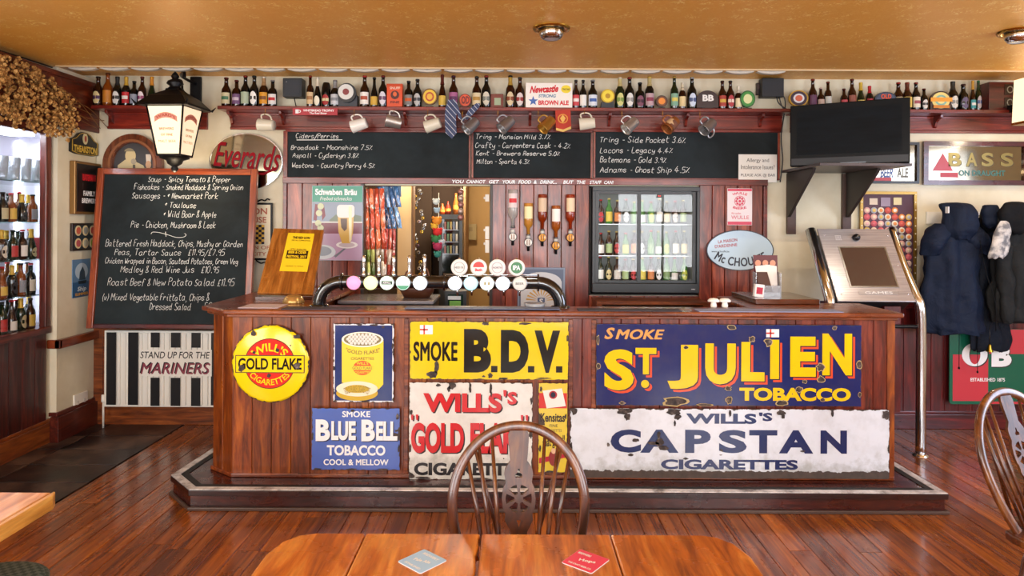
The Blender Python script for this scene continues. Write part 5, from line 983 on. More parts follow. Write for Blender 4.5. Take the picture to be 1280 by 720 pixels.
for i,(a,b,y) in enumerate(((-hw+.021,-.04,.008),(-.075,hw-.021,.028))):
    d=MB().box(a,a+.03,y,y+.016,.076,FH-.036).box(b-.03,b,y,y+.016,.076,FH-.036).box(a+.03,b-.03,y,y+.016,.076,.10).box(a+.03,b-.03,y,y+.016,FH-.06,FH-.036).build('door',FK,r,bevel=.002)
    MB().add([(a+.03,y+.008,.10),(b-.03,y+.008,.10),(b-.03,y+.008,FH-.06),(a+.03,y+.008,FH-.06)],[(0,1,2,3)]).build('glass_pane',GLASS,d); hx=a+.006 if i==0 else b-.02; MB().box(hx,hx+.014,y-.006,y,.40,.55).build('handle',BLACK,d)
LAMPW=NT('fridge_lamp'); LAMPW.set('Emission Color',(.9,.96,1,1)); LAMPW.set('Emission Strength',5); LAMPW=LAMPW.m
MB().box(-hw+.03,-hw+.045,.075,.095,.09,FH-.05).build('lamp_tube',LAMPW,r); MB().box(-hw+.05,hw-.05,.075,.09,FH-.048,FH-.034).build('lamp_tube',LAMPW,r); MB().box(-.055,-.045,.075,.09,.09,FH-.05).build('lamp_tube',LAMPW,r)
SY=[at(800,y,5.75).z-fz0 for y in (280,318.5)]+[.078]
for i,z in enumerate(SY): MB().box(-hw+.027,hw-.027,.11,.50,z-.006,z-.001).build('shelf',M('#c9d0d4',.3,.5),r)
lettering(r,'4.1',.11,FH-.072,.02,.012,M('#ff3a2a',.4,emit=2),.024); MB().box(.09,.13,.025,.0275,FH-.085,FH-.06).build('display',BLACK,r)
lettering(r,'OPEN',hw-.05,.03,.03,.008,M('#dfe2e6',.4),-.001)
fb=[('#b5232a','red','b','ale'),('#e3e6e8','white','k','ale'),('#c5cf4a','yellow green','g','ale'),('#dcd9d0','cream','b','stout'),('#d9c34a','yellow','g','ale'),('#7fa06a','green','g','ale'),('#e8e4d8','ivory','k','ale'),('#a9c38a','pale green','b','ale'),('#c97a3a','orange','b','stout'),('#e9e9ea','plain white','g','slim'),('#d8c890','straw','k','ale')]
rn=['top','middle','bottom']
for row in range(3):
    for i in range(11):
        c_,ln,bd,kd_=fb[(i*4+row*3)%11]; X=fcx-hw+.085+i*.069
        body={'b':BROWN,'k':M('#1c2a18',.08),'g':M('#3f7a35',.1)}[bd]
        bottle('%s labelled bottle, %s from the left on the %s fridge shelf'%(ln,ORD[i],rn[row]),(X,5.66+R.uniform(-.02,.03),fz0+SY[row]),.195+R.uniform(-.01,.018),.0285,kd_,body,c_,'#c9b36a' if i%3 else '#b0202a',None,'oval' if (i+row)%3==0 else 'rect',None,'bottles in the lit fridge')
r=thing('shelf_box','low open wooden box with black mesh liner under the fridge','box',(fcx,5.40,.93)); 
MB().box(-.43,.43,-.17,.16,.105,.13).box(-.43,-.385,-.17,.16,-.93,.105).box(.385,.43,-.17,.16,-.93,.105).box(-.385,.385,.14,.16,0,.105).build('box_frame',BROWN_H,r,bevel=.003); MB().box(-.385,.385,-.165,.14,.0,.05).build('mesh_liner',M('#2b2d31',.6),r)
# ---------------------------------------------------------------- signs on the red panelling
s=Sign('poster','small white poster with red flower wheel and red lettering','poster',909,235.5,940,281.5,5.572); s.plate(M('#e8dcdc',.4),th=.003); pk=M('#d23f5c',.4)
s.rect('red_top',pk,909.5,236,939.5,239,y=0,th=.0008); s.rect('red_foot',pk,909.5,277,939.5,281,y=0,th=.0008)
s.t('WULLE',915,240,934,243,pk,y=-.001,bold=.03,arc=22); s.t('BIERE',916,259,933,262,pk,y=-.001,bold=.03,arc=-22)
for k in range(8): s.poly('petal',pk,ell(924.5+4.2*math.cos(k*PI/4),251.5+4.2*math.sin(k*PI/4),1.5,1.5,10),y=-.001,th=.0005)
s.poly('ring',pk,[ell(924.5,251.5,6.8,6.8,24),ell(924.5,251.5,6.1,6.1,24)],y=-.001,th=.0005); s.poly('hub',pk,ell(924.5,251.5,1.8,1.8,10),y=-.001,th=.0005)
s.t('WULLE',914,269.5,936,274,pk,y=-.001,bold=.0); s.t('Wir wollen',914,265.5,926,268,pk,y=-.001,bold=0)
s=Sign('oval_sign','oval pale blue enamel sign with dark rim and curved lettering','sign',883,287.5,966.5,338,5.565)
s.poly('rim',M('#2c3547',.3),ell(924.7,312.8,42,25.5,56),y=0,th=.008); s.poly('face',M('#b9d3e6',.25),ell(924.7,312.8,40.8,24.4,56),y=-.0082,th=.001); s.f=-.0095
s.t('LA MAISON',897,299,921,303,M('#b05a64',.4),bold=.02,rot=.12); s.t("D'ARDENNE",893,305,921,309,M('#b05a64',.4),bold=.02,rot=.1)
s.t('www.achouffe.be',889,313,911,315.5,K1,bold=0); s.t('Mc CHOUFFE',893,322,958,333,K1,bold=.03,arc=-60)
s=Sign('print','pale print with hop sunburst leaning behind the right end of the beer font','print',647,334.5,706,388,5.56)
s.rect('frame',M('#7f8ea8',.4),647,334.5,706,388,y=.016,th=.026); s.rect('ground',M('#5d6b85',.5),649,336.5,704,388,y=-.0102,th=.001); s.f=-.0115
s.poly('arch_panel',M('#cdd2d9',.5),[(651,388),(651,350)]+[(676.5+25*math.cos(a),352+12*math.sin(a)) for a in [PI+PI*k/12 for k in range(13)]]+[(702,350),(702,388)],y=0)
for k in range(11): 
    a=PI+PI*(k+.5)/11; s.poly('sun_ray',M('#c9a25a',.5),[(676.5+7*math.cos(a-.05),376+7*math.sin(a-.05)),(676.5+19*math.cos(a-.07),376+16*math.sin(a-.07)),(676.5+19*math.cos(a+.07),376+16*math.sin(a+.07)),(676.5+7*math.cos(a+.05),376+7*math.sin(a+.05))],y=-.0012,th=.0005)
s.rect('letter_block',M('#4d5f88',.5),672,372,681,381,y=-.0015,th=.0006); s.t('S',674,373,679,380,W,y=-.0025,bold=.03); s.t('GANTER',655,383,698,388,W,y=-.0015,bold=.03)
# ---------------------------------------------------------------- things seen through the opening
_fo={}
def foil(h):
    if h not in _fo:
        t=NT('foil_'+h.strip('#')); v=t.coord((1,1,.35)); g=t.noise(v,45,3,.6,1); t.set('Base Color',t.mix(t.ramp(g,[(.55,(0,0,0)),(.68,(1,1,1))]),lin(h),lin('#e9ddd2'))); t.set('Roughness',.25); t.set('Metallic',.35); t.bump(t.noise(v,30,3),.7,.02); _fo[h]=t.m
    return _fo[h]
def packs(label,px0,px1,y0,y1,cols,D,group,tilt=0,n=5,nrow=1):
    s=Sign('snack_card',label,'snack card',px0,y0,px1,y1,D,group); pw=(px1-px0)/n
    s.rect('backing_card',M(cols[-1],.4),px0+1,y0,px1-1,y0+(y1-y0)*.25,y=.004,th=.002)
    for rr_ in range(nrow):
        for k in range(n):
            xa=px0+k*pw; ya=y0+(y1-y0)*rr_/nrow; yb=y0+(y1-y0)*(rr_+1)/nrow
            a=s.l(xa+.3,yb); b=s.l(xa+pw-.3,ya); cxx=(a[0]+b[0])/2; w2=(b[0]-a[0])/2; mb=MB(); N=7
            for j in range(N+1):
                v=j/N; zz=a[1]+(b[1]-a[1])*v; wv=w2*(1-.25*abs(2*v-1)**2); d=.012*math.sin(PI*v)
                mb.v+= [(cxx-wv+tilt*v,-.001,zz),(cxx+tilt*v,-.002-d,zz+.004),(cxx+wv+tilt*v,-.001,zz)]
                if j: o=3*(j-1); mb.f+=[[o,o+1,o+4,o+3],[o+1,o+2,o+5,o+4]]; mb.sm+=[True,True]
            mb.build('packet',foil(cols[(k+rr_)%(len(cols)-1)]),s.r,(0,R.uniform(-.01,0),0))
    s.r.rotation_euler=(0,R.uniform(-.06,.06)+tilt*0,0); return s
G2='snack packets hanging in the opening'
packs('bunch of shiny orange snack packets hanging left in the opening',455,482,236,312,['#c8502c','#d96a3a','#b5401f','#a83a1e'],5.66,G2,n=4,nrow=3)
packs('bunch of shiny blue snack packets hanging at the top of the opening',476,503,233,286,['#3f6d9c','#6f97bd','#2d5480','#4a6f96'],5.72,G2,tilt=-.03,n=4,nrow=2)
packs('bunch of red snack packets below the blue ones',480,495,286,318,['#b83a30','#d0604a','#982a24','#8a2a22'],5.76,G2,n=3)
packs('green striped snack packets hanging low behind the tap handles',458,469,306,350,['#7d8f3a','#c3c56a','#5a6f2a','#6a7a30'],5.70,G2,n=2,nrow=2)
packs('silver and cream snack packets hanging behind the second tap handle',470,481,306,348,['#cfc0a0','#a08f78','#e0d5bd','#b0a088'],5.72,G2,n=2,nrow=2)
packs('red and white striped snack packets hanging low near the cream wall',479,494,312,350,['#b5513a','#e3d0bd','#a03a2a','#c8a890'],5.74,G2,n=3,nrow=2)
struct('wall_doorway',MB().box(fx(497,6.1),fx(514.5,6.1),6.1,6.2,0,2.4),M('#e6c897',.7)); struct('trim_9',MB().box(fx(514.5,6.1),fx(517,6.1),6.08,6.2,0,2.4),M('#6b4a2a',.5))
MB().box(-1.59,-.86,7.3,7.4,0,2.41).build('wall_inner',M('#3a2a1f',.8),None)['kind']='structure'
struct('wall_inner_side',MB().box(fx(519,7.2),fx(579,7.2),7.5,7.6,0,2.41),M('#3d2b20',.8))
for i,(px,y0,y1,col,nm) in enumerate(((522,236,262,'#8d8f96','silver'),(527,262,292,'#c0b8c4','pale lilac'),(520,292,322,'#6a5a6a','mauve'),(528,318,345,'#9a958a','grey'))):
    s=Sign('key_bunch','bunch of %s metal key rings hanging inside the doorway, %s from the top'%(nm,ORD[i]),'key rings',px-5,y0,px+5,y1,6.3,'key rings hanging inside the doorway')
    for k in range(7): 
        l=s.l(px+R.uniform(-4,4),y0+(y1-y0)*(k+.5)/7); MB().lathe([(.008,-.004),(.016,-.004),(.018,.0),(.016,.004),(.008,.004)],12,(l[0],R.uniform(-.01,.01),l[1]),'y').build('key_ring',M(['#c9ccd2','#8a8d94','#c9a84a',col][k%4],.25,.8),s.r)
    MB().tube([(0,0,s.h/2),(0,0,-s.h/2)],.0025,5).build('cord',DSTEEL,s.r)
s=Sign('toy_string','string of colourful soft toys hanging in the doorway','toy string',540,243,556,326,6.25); MB().tube([(0,.02,.32),(0,.02,-s.h/2)],.003,5).build('cord',WHITE,s.r)
for k,(c_,px,py,rx) in enumerate((('#c5d3de',545,252,4.5),('#8fb0d0',546,263,4),('#d98a2a',546,276,6),('#e0b53a',543,283,4.5),('#c9262a',547,290,6),('#2f7a4a',545,299,6),('#b0c0d8',552,303,4),('#a52a5a',547,308,6),('#2f8a84',547,318,4.5))):
    l=s.l(px,py); o=MB().ball((l[0],0,l[1]),rx*s.s,10,(1,.6,.9)).build('soft_toy',M(c_,.7),s.r,label='%s soft toy'%['pale','blue','orange','yellow','red','green','light blue','magenta','teal'][k])
    for q_ in (-1,1): MB().ball((l[0]+q_*rx*s.s*.75,-.01,l[1]+rx*s.s*.6),rx*s.s*.35,6).build('ear',M(c_,.7),o)
s=Sign('drinks_cooler','tall black drinks cooler with glass door seen through the doorway','cooler',549,268,578,352,6.8); 
s.rect('cabinet',FK,549,268,578,700,y=.5,th=.5); s.f=0; s.rect('door_glass',M('#0c1412',.08),553,274,574,345,y=-.001,th=.004)
for yy in (287,302,317): s.rect('cooler_shelf',DSTEEL,554,yy,573,yy+.8,y=-.006,th=.002)
for yy in (286.5,301.5,316.5):
    for k in range(5): 
        l=s.l(556.5+k*3.6,yy); MB().box(l[0]-.009,l[0]+.009,-.012,-.006,l[1],l[1]+.075).build('cooler_bottle',M(['#b8b9b4','#7d3a2a','#3f6a4a','#9a8a4a','#5a6a8a'][(k+int(yy))%5],.3),s.r)
for i,(px,h_,c_,nm) in enumerate(((552,14,'#c8582a','orange lantern shaped ornament'),(559,17,'#8a2a1a','dark red round ornament'),(569,27,'#b0642a','tall amber bottle ornament'))):
    b=at(px,266.5,6.9); r=thing('ornament',nm+' standing on the black cooler','ornament',(b.x,6.98,s.r.location.z+s.h/2),0); hh_=h_*6.9/K; w_=.03 if i<2 else .03
    MB().lathe([(0,0),(w_*.8,0),(w_,hh_*.3),(w_*.9,hh_*.55),(w_*.35,hh_*.8),(w_*.3,hh_),(0,hh_)],14).build('body',M(c_,.3),r); MB().lathe([(w_*1.0,hh_*.25),(w_*1.01,hh_*.45)],14).build('band',M('#e0a04a',.4),r)
s=Sign('tin_string','string of round tin lids hanging in the doorway','tin lids',572,235,580,276,6.5)
for k in range(5): l=s.l(576,240+8*k); MB().lathe([(0,-.008),(.026,-.008),(.03,0),(.026,.004)],14,(l[0],0,l[1]),'y').build('tin_lid',M('#a5989c' if k%2 else '#8f6a72',.3,.6),s.r)
MB().tube([(0,.01,.3),(0,.01,-s.h/2)],.002,5).build('cord',WHITE,s.r)
s=Sign('fuse_box','beige fuse box on the tan passage wall','fuse box',582,280,596,300,7.95); s.rect('casing',M('#a08a5c',.5),582,280,596,300,y=0,th=.06,bevel=.005); s.f=-.06; s.rect('cover',M('#8a744a',.5),584,284,591,289,y=0,th=.004)
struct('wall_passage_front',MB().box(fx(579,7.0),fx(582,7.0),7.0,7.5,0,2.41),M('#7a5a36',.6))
for i,yy in enumerate((243,283,300)):
    s=Sign('hinge','white hinge plate on the right edge of the opening, %s from the top'%ORD[i],'hinge',606.5,yy,612,yy+(16 if i else 9),5.56,'white hinge plates'); s.rect('plate',M('#d9d6cc',.4),606.5,yy,611.5,yy+(16 if i else 9),y=.0,th=.006,bevel=.002); s.rect('knuckle',M('#c9c5ba',.3),604.5,yy+3,607,yy+6,y=-.002,th=.012,bevel=.002)
point('passage_lamp',(-.45,6.7,2.2),70,(1,.85,.62),.08); point('doorway_lamp',(-1.05,5.95,2.25),16,(1,.86,.66),.06)
r=thing('glass_washer','stainless steel glass washer with dark front behind the bar','glass washer',(-.92,5.22,0)); MB().box(-.34,.34,-.22,.22,0,1.06).build('cabinet',M('#3a332e',.4),r,bevel=.004); MB().box(-.35,.35,-.24,.24,1.061,1.085).build('steel_top',STEEL,r,bevel=.003); MB().box(-.32,.32,-.226,-.221,.85,1.03).build('front_panel',M('#6a5a48',.3,.6),r)
s=Sign('bottle_cooler','low black cooler with a green lit panel behind the bar','cooler',558,364,582,386,5.3); s.rect('cabinet',FK,556,364,583,700,y=.3,th=.3); s.rect('door_window',M('#16302a',.15),560,368,579,386,y=-.001,th=.003); s.rect('green_card',M('#6fae4a',.4),562,376,576,384,y=-.005,th=.001); s.rect('label_card',M('#c9d6de',.4),560,370,576,374.5,y=-.005,th=.001)
r=thing('leather_bag','brown leather bag on the worktop behind the bar','bag',(-.72,5.2,1.0865)); mb=MB()
mb.lathe([(0,0),(.10,0),(.13,.05),(.12,.13),(.06,.17),(0,.175)],20); mb.v=[(x,y*.6,z) for x,y,z in mb.v]; mb.build('body',M('#4a2512',.35),r); MB().tube(catmull([(-.1,-.02,.12),(-.07,-.02,.2),(.0,-.02,.15),(.07,-.02,.22),(.1,-.02,.12)],5),.008,6).build('strap',M('#6a3a1c',.35),r)
# ---------------------------------------------------------------- right side of the back wall
# television on its bracket shelf
tA=at(987.5,209,5.25); tB=at(1137.5,202.5,4.85); tzt=at(1062,127,5.05).z; tzb=at(1062,206,5.05).z
tw=math.hypot(tB.x-tA.x,tB.y-tA.y); ta=math.atan2(tB.y-tA.y,tB.x-tA.x); r=thing('television','black flat television with dark grey screen on a wall bracket','television',((tA.x+tB.x)/2,(tA.y+tB.y)/2,tzb),ta); th=tzt-tzb
TVK=M('#06080b',.35,spec=.12); MB().box(-tw/2,tw/2,0,.07,.0,th).build('casing',TVK,r,bevel=.006); MB().box(-tw/2+.02,tw/2-.10,.07,.17,.05,th-.05).build('rear_housing',TVK,r,bevel=.01)
t=NT('dull_dark_screen'); g=t.noise(t.coord((.7,1,6),False),4,4,.6); t.set('Base Color',t.ramp(g,[(.35,lin('#06090d')),(.7,lin('#0e141a'))])); t.set('Roughness',.5); t.set('Specular IOR Level',.1); MB().box(-tw/2+.045,tw/2-.05,-.002,0,.085,th-.045).build('screen',t.m,r)
MB().box(-tw/2+.01,tw/2-.01,-.004,0,.01,.06).build('lower_bezel',M('#181d24',.5),r); MB().box(-.05,.12,-.006,-.004,.012,.02).build('logo_strip',M('#5a6068',.3,.5),r)
r=thing('television_bracket','dark wooden wall bracket shelf with two triangular plates under the television','bracket',(fx(1040,5.3),5.3,at(1040,213,5.3).z)); ox,oz=r.location.x,r.location.z; BK=M('#2d2522',.5)
MB().box(2.20-ox,2.86-ox,-.42,.295,.0,.02).build('shelf_plate',M('#433a3c',.4),r,bevel=.002)
for X in (2.25,2.73):
    z1=at(1,1,1).z*0; MB().prism([(.26,-.001),(-.22,-.001),(-.20,-.03),(.24,-.36),(.26,-.36)],X-.012-ox,X+.012-ox,'yz').build('triangular_plate',BK,r,bevel=.002)
for X,zz in ((2.28,-.50),(2.73,-.46)): MB().box(X-.035-ox,X+.035-ox,.262,.294,zz,-.005).build('wall_strut',M('#4a332a',.5),r,bevel=.002)
# small black framed mirror behind the television
def mirror(name,label,x0,y0,x1,y1,fr,fw,D=5.575):
    s=Sign(name,label,'mirror',x0,y0,x1,y1,D); s.poly('frame',fr,[[(x0,y0),(x1,y0),(x1,y1),(x0,y1)],[(x0+fw,y0+fw),(x1-fw,y0+fw),(x1-fw,y1-fw),(x0+fw,y1-fw)]],y=0,th=.022); s.rect('mirror_glass',MIRROR,x0+fw,y0+fw,x1-fw,y1-fw,y=0,th=.004); s.f=-.0045; return s
s=mirror('framed_mirror','small black framed mirror partly hidden by the television',1073,178,1147.5,229.5,BLACK,3.2); s.t('BEER',1100,210,1116,222,M('#3f5f9c',.4),bold=.03,shear=.3); s.t('ALE',1121,210,1135,222,M('#5a5340',.4),bold=.03); s.rect('red_stripe',M('#b8343c',.4),1092,222,1114,226.5,y=0,th=.0006)
s=mirror('pub_mirror','wide framed brewery mirror with red triangle over the coats',1153,177,1284,231.5,wood('purple_frame','#2a0d12','#4a1a1f','#6a2a2a','x',.3,.4,0,0),6)
s.poly('triangle',M('#b01820',.3),[(1165,214),(1191,214),(1178,192)],y=-.001,th=.001); gl=M('#8a7b45',.35,.5)
for ch,a,b in (('B',1185,1201),('A',1207,1221),('S',1226,1241),('S',1250,1266)): s.t(ch,a+.7,191.7,b+.7,208.7,M('#3a3018',.4),y=-.001,bold=.04); s.t(ch,a,191,b,208,gl,y=-.002,bold=.03)
s.t('ON DRAUGHT',1198,213,1256,220,M('#2f6a62',.35),y=-.001,bold=.03); s.rect('red_label',M('#b0303c',.4),1175,216,1197,222,y=-.001,th=.0006)
# board of round beer mats
s=Sign('badge_board','gilt framed board covered with rows of round badges','badge board',1074,239.5,1144.5,355,5.575)
s.poly('frame',M('#9c7a35',.35,.5),[[(1074,239.5),(1144.5,239.5),(1144.5,355),(1074,355)],[(1077.5,243),(1141,243),(1141,351.5),(1077.5,351.5)]],y=0,th=.018); s.rect('mount',M('#4a2a3a',.6),1077,242.5,1141.5,352,y=0,th=.004); s.f=-.018
bm=MB().lathe([(0,-.001),(.005,-.001),(.006,.001)],8,axis='y').mesh('frame_stud'); n=0
for k in range(12): put('frame_stud',bm,M('#efe6c8',.4),s.r,(s.l(1075.8,243+9.8*k)[0],s.f-.001,s.l(0,243+9.8*k)[1])); put('frame_stud',bm,M('#efe6c8',.4),s.r,(s.l(1142.8,0)[0],s.f-.001,s.l(0,243+9.8*k)[1]))
bm=MB().lathe([(0,-.004),(.024,-.004),(.026,.002)],14,axis='y').mesh('badge'); b3=MB().lathe([(0,-.006),(.014,-.006),(.015,-.004)],10,axis='y').mesh('badge_centre'); cs=['#d9a9a5','#c85a52','#e0c9b0','#a9b0b8','#d98a4a','#c9606a','#e3dccb','#d0b060']
for j in range(11):
    for i in range(7):
        if j<1 and i>4: continue
        px,py=1083+i*8.7,263+j*8.3
        if px<1112+ (py-290)*.3 -8 and py>292: continue
        q_=put('badge',bm,M(cs[(i*3+j*5)%8],.5),s.r,(s.l(px,0)[0],-.007,s.l(0,py)[1])); put('badge_centre',b3,M(cs[(i*5+j*3+2)%8],.5),q_)
s.rect('top_picture',M('#8a7a8c',.5),1100,247,1112,258,y=.012,th=.003); s.rect('top_card',M('#c9b9a5',.5),1086,248,1096,256,y=.012,th=.003); s.rect('top_card',M('#cabf90',.5),1116,247,1126,256,y=.012,th=.003)
# ---------------------------------------------------------------- games machine
c0=at(1096.5,377,4.90); tilt=math.radians(33); Wm=.565; Lm=.62
r=thing('games_machine','stainless steel games terminal with sloping screen and chrome tube legs','games machine',(c0.x,4.90,0)); zb=c0.z
def tp(x,v,o=0): return (x,v*math.sin(tilt)+o*math.cos(tilt),zb+v*math.cos(tilt)-o*math.sin(tilt))   # x, up the slope, depth behind face
def tbox(name,x0,x1,v0,v1,o0,o1,mat,bevel=0,parent=None):
    vs=[tp(x,v,o) for o in (o0,o1) for v in (v0,v1) for x in (x0,x1)]; return MB().add(vs,[(0,1,3,2),(4,6,7,5),(0,4,5,1),(2,3,7,6),(0,2,6,4),(1,5,7,3)]).build(name,mat,parent or r,bevel=bevel)
tbox('face_plate',-Wm/2,Wm/2,0,Lm,0,.012,STEEL,.004); tbox('housing',-Wm/2+.02,Wm/2-.02,.01,Lm-.02,.0125,.16,M('#1c1d20',.4),.008)
scn=tbox('screen',-Wm*.27,Wm*.32,.125,.45,-.002,.0,M('#3a2c2a',.06,coat=1)); tbox('screen_rim',-Wm*.29,Wm*.34,.115,.125,-.003,.0,DSTEEL); tbox('screen_rim',-Wm*.29,Wm*.34,.45,.46,-.003,.0,DSTEEL); tbox('screen_rim',-Wm*.29,-Wm*.27,.125,.45,-.003,.0,DSTEEL); tbox('screen_rim',Wm*.32,Wm*.34,.125,.45,-.003,.0,DSTEEL)
tbox('name_strip',-Wm*.2,Wm*.3,.055,.085,-.002,.0,M('#9a9aa0',.3,.6)); vs,fs=text_mesh('GAMES',.02,0,2); me=bpy.data.meshes.new('lettering'); me.from_pydata([tp(.03+a*.2,.07+b*.02,-.0035) for a,b in vs],[],fs); put('lettering',me,W,r)
cp=tp(-.01,.535,-.012); MB().ball(cp,.028,16).build('camera_dome',BLACK,r)
for x_,v_ in ((-.24,.56),(.24,.56),(-.24,.06),(.24,.06),(.24,.30)): MB().ball(tp(x_,v_,-.0),.006,6).build('screw',CHROME,r)
g=MB(); 
for i in range(4):
    for j in range(4): g.ball(tp(-.16+i*.012,.52+j*.012,-.0005),.003,5)
g.build('speaker_holes',M('#e8e8ea',.3),r,kind='stuff')
TUB=M('#d3d6da',.16,1)
MB().tube([tp(-Wm/2-.045,Lm+.0,.02),tp(-Wm/2-.045,.03,.02)]+[(-Wm/2-.045,.02,zb-.03),(-Wm/2-.045,.03,0)],.037,16).build('chrome_tube',TUB,r)
xr=Wm/2+.02; MB().tube(catmull([tp(xr-.01,Lm+.01,.02),tp(xr-.01,.3,.02),tp(xr,.06,.015),(xr+.01,.01,zb-.03),(xr+.02,.01,zb-.2),(xr+.02,.01,zb-.6),(xr+.02,.01,0)],5),.034,16).build('chrome_tube',TUB,r)
MB().lathe([(.034,.02),(.05,.015),(.055,0)],16,(xr+.02,.01,0)).build('foot_flange',TUB,r)
MB().box(-.18,.16,.12,.36,0,zb-.02).build('column',M('#17181c',.5),r,bevel=.005); MB().box(.08,.20,.05,.119,.3,zb-.04).build('coin_box',DADO_V,r,bevel=.003); MB().tube([(-Wm/2-.045,.03,zb-.18),(xr+.02,.01,zb-.18)],.014,8).build('cross_bar',BLACK,r)
# ---------------------------------------------------------------- coats
def cloth(name,col,rough=.8,pat=None):
    t=NT(name); v=t.coord((1,1,1),False); g=t.noise(v,7,4); t.set('Base Color',t.mix(g,lin(col),lin(pat or col))); t.set('Roughness',rough); t.set('Specular IOR Level',.2); t.bump(t.noise(v,5,4,.6,1.2),.5,.04); return t.m
NAVY=cloth('navy_cloth','#0b1324',.7,'#15223a'); NAVY2=cloth('dark_navy_cloth','#0a0f19',.75,'#121a28'); CHAR=cloth('charcoal_cloth','#16181a',.8,'#262829'); BLKC=cloth('black_cloth','#08090c',.8,'#101218')
from mathutils import noise as mnoise
def loft(name,rows,mat,parent,n=40,seed=0,amp=.1,k1=7):
    """rows: (x,z,half width,half depth,y)"""
    rr=random.Random(seed); ph=[rr.uniform(0,6.28) for _ in range(3)]; P=catmull([(a,b,c) for a,b,c,_,_ in rows],8); Q=catmull([(d,e,0) for _,_,_,d,e in rows],8)
    mb=MB(); m=len(P)
    for i in range(m):
        x,z,hw_=P[i]; hd,y,_=Q[i]; v=i/(m-1); am=amp*(.25+.9*v)
        for k in range(n):
            th=2*PI*k/n; f=1+am*(.5*math.sin(k1*th+ph[0]+v*1.2)+.3*math.sin((k1+4)*th+ph[1]-v*2)+.25*math.sin(3*th+ph[2]+v*3))
            px_,py_,pz_=x+hw_*f*math.cos(th),y+hd*f*math.sin(th),z+(.012*math.sin(5*th+ph[1])*v); nv=mnoise.noise(Vector((px_*9+seed,py_*5,pz_*6)))*.022+mnoise.noise(Vector((px_*22,seed,pz_*16)))*.010; mb.v.append((px_+nv*math.cos(th),py_+nv*1.6*math.sin(th),pz_))
    for i in range(m-1):
        for k in range(n): mb.f.append([i*n+k,i*n+(k+1)%n,(i+1)*n+(k+1)%n,(i+1)*n+k]); mb.sm.append(True)
    mb.f.append(list(range(n))); mb.f.append([(m-1)*n+k for k in range(n)][::-1]); mb.sm+=[True,False]
    return mb.build(name,mat,parent)
def coat(name,label,cat,D,mat,rows,sleeves,extra=None,seed=1):
    cx,cy=rows[0][0],rows[0][1]; c=at(cx,cy,D); r=thing(name,label,cat,c,0,'coats on the wall hooks'); s_=D/K
    loft('body',[((a-cx)*s_,(cy-b)*s_,w_*s_,d_,0) for a,b,w_,d_ in rows],mat,r,seed=seed,amp=.26)
    for j,sv in enumerate(sleeves): loft('sleeve',[((a-cx)*s_,(cy-b)*s_,w_*s_,w_*s_*.8,-.05) for a,b,w_ in sv],mat,r,n=20,seed=seed+j+5,amp=.08,k1=4)
    return r,lambda a,b,o=0:((a-cx)*s_,o,(cy-b)*s_)
HK=M('#e6e4dc',.4); s=Sign('coat_rail','white painted coat rail behind the coats','coat rail',1158,265,1284,280,5.585); s.rect('rail_board',HK,1158,265,1284,280,y=.012,th=.02,bevel=.003)
for px in (1192,1220,1245,1270): l=s.l(px,270); MB().tube([(l[0],-.008,l[1]),(l[0],-.05,l[1]),(l[0],-.06,l[1]+.02)],.005,6).build('hook',IRON,s.r)
r,p=coat('coat','navy blue hooded jacket hanging leftmost on the coat rail','coat',5.40,NAVY,[(1192,281,13,.05),(1191,287,27,.08),(1190,300,33,.09),(1189,330,31,.10),(1189,370,35,.11),(1190,405,38,.11),(1191,416,38,.10)],[],seed=3)
loft('shoulder_flap',[(-.09,.01,.07,.05,-.02),(-.135,-.06,.11,.07,-.03),(-.175,-.15,.11,.08,-.03),(-.20,-.235,.085,.05,-.02)],NAVY,r,20,4,.08,4)
loft('shoulder_flap',[(.09,.01,.07,.05,-.02),(.125,-.06,.10,.07,-.03),(.16,-.15,.10,.07,-.04),(.19,-.225,.07,.05,-.03)],NAVY,r,20,5,.08,4)
loft('hood',[(-.01,.175,.05,.04,-.01),(-.01,.16,.12,.07,-.02),(0,.10,.135,.09,-.04),(.0,.03,.13,.09,-.05),(.0,-.04,.12,.08,-.06),(0,-.11,.07,.05,-.07)],NAVY,r,28,9,.09,5)
MB().tube(catmull([p(1212,300,-.12),p(1219,340,-.13),p(1229,375,-.14),p(1231,410,-.13)],5),.0035,5).build('zip',BLKC,r); MB().box(-.13,-.125,-.14,-.10,.09,.14).build('white_toggle',W,r)
r,p=coat('coat','dark navy coat hanging second from the left on the coat rail','coat',5.47,NAVY2,[(1230,262,3,.02),(1232,272,8,.03),(1233,290,16,.04),(1234,330,17,.04),(1236,380,21,.04),(1238,425,24,.035),(1238,438,23,.03)],[],seed=11)
loft('hood',[(.0,.03,.02,.03,-.02),(.01,-.02,.06,.05,-.03),(.02,-.12,.085,.06,-.04),(.02,-.17,.05,.04,-.04)],BLKC,r,20,2,.1,4)
MB().ball(p(1233,318,-.11),.02,8,(1,.5,.6)).build('pink_tag',M('#d9b8bf',.5),r); MB().ball(p(1239,340,-.12),.006,6).build('stud',W,r)
r,p=coat('coat','charcoal coat with long sleeve hanging at the right edge of the picture','coat',5.32,CHAR,[(1268,290,8,.05),(1268,300,22,.07),(1269,330,25,.08),(1270,370,26,.09),(1271,402,27,.08)],[[(1249,305,9),(1250,340,9),(1254,380,9),(1256,402,8)]],seed=21)
r,p=coat('jacket','green and orange jacket showing between the dark coats','jacket',5.555,M('#14503a',.7),[(1246,284,8,.01),(1247,290,12,.015),(1248,320,13,.015),(1248,360,12,.015)],[],seed=5)
MB().ball(p(1240,311,-.075),.035,12,(1,.4,1.2)).build('orange_patch',M('#c8502a',.7),r)
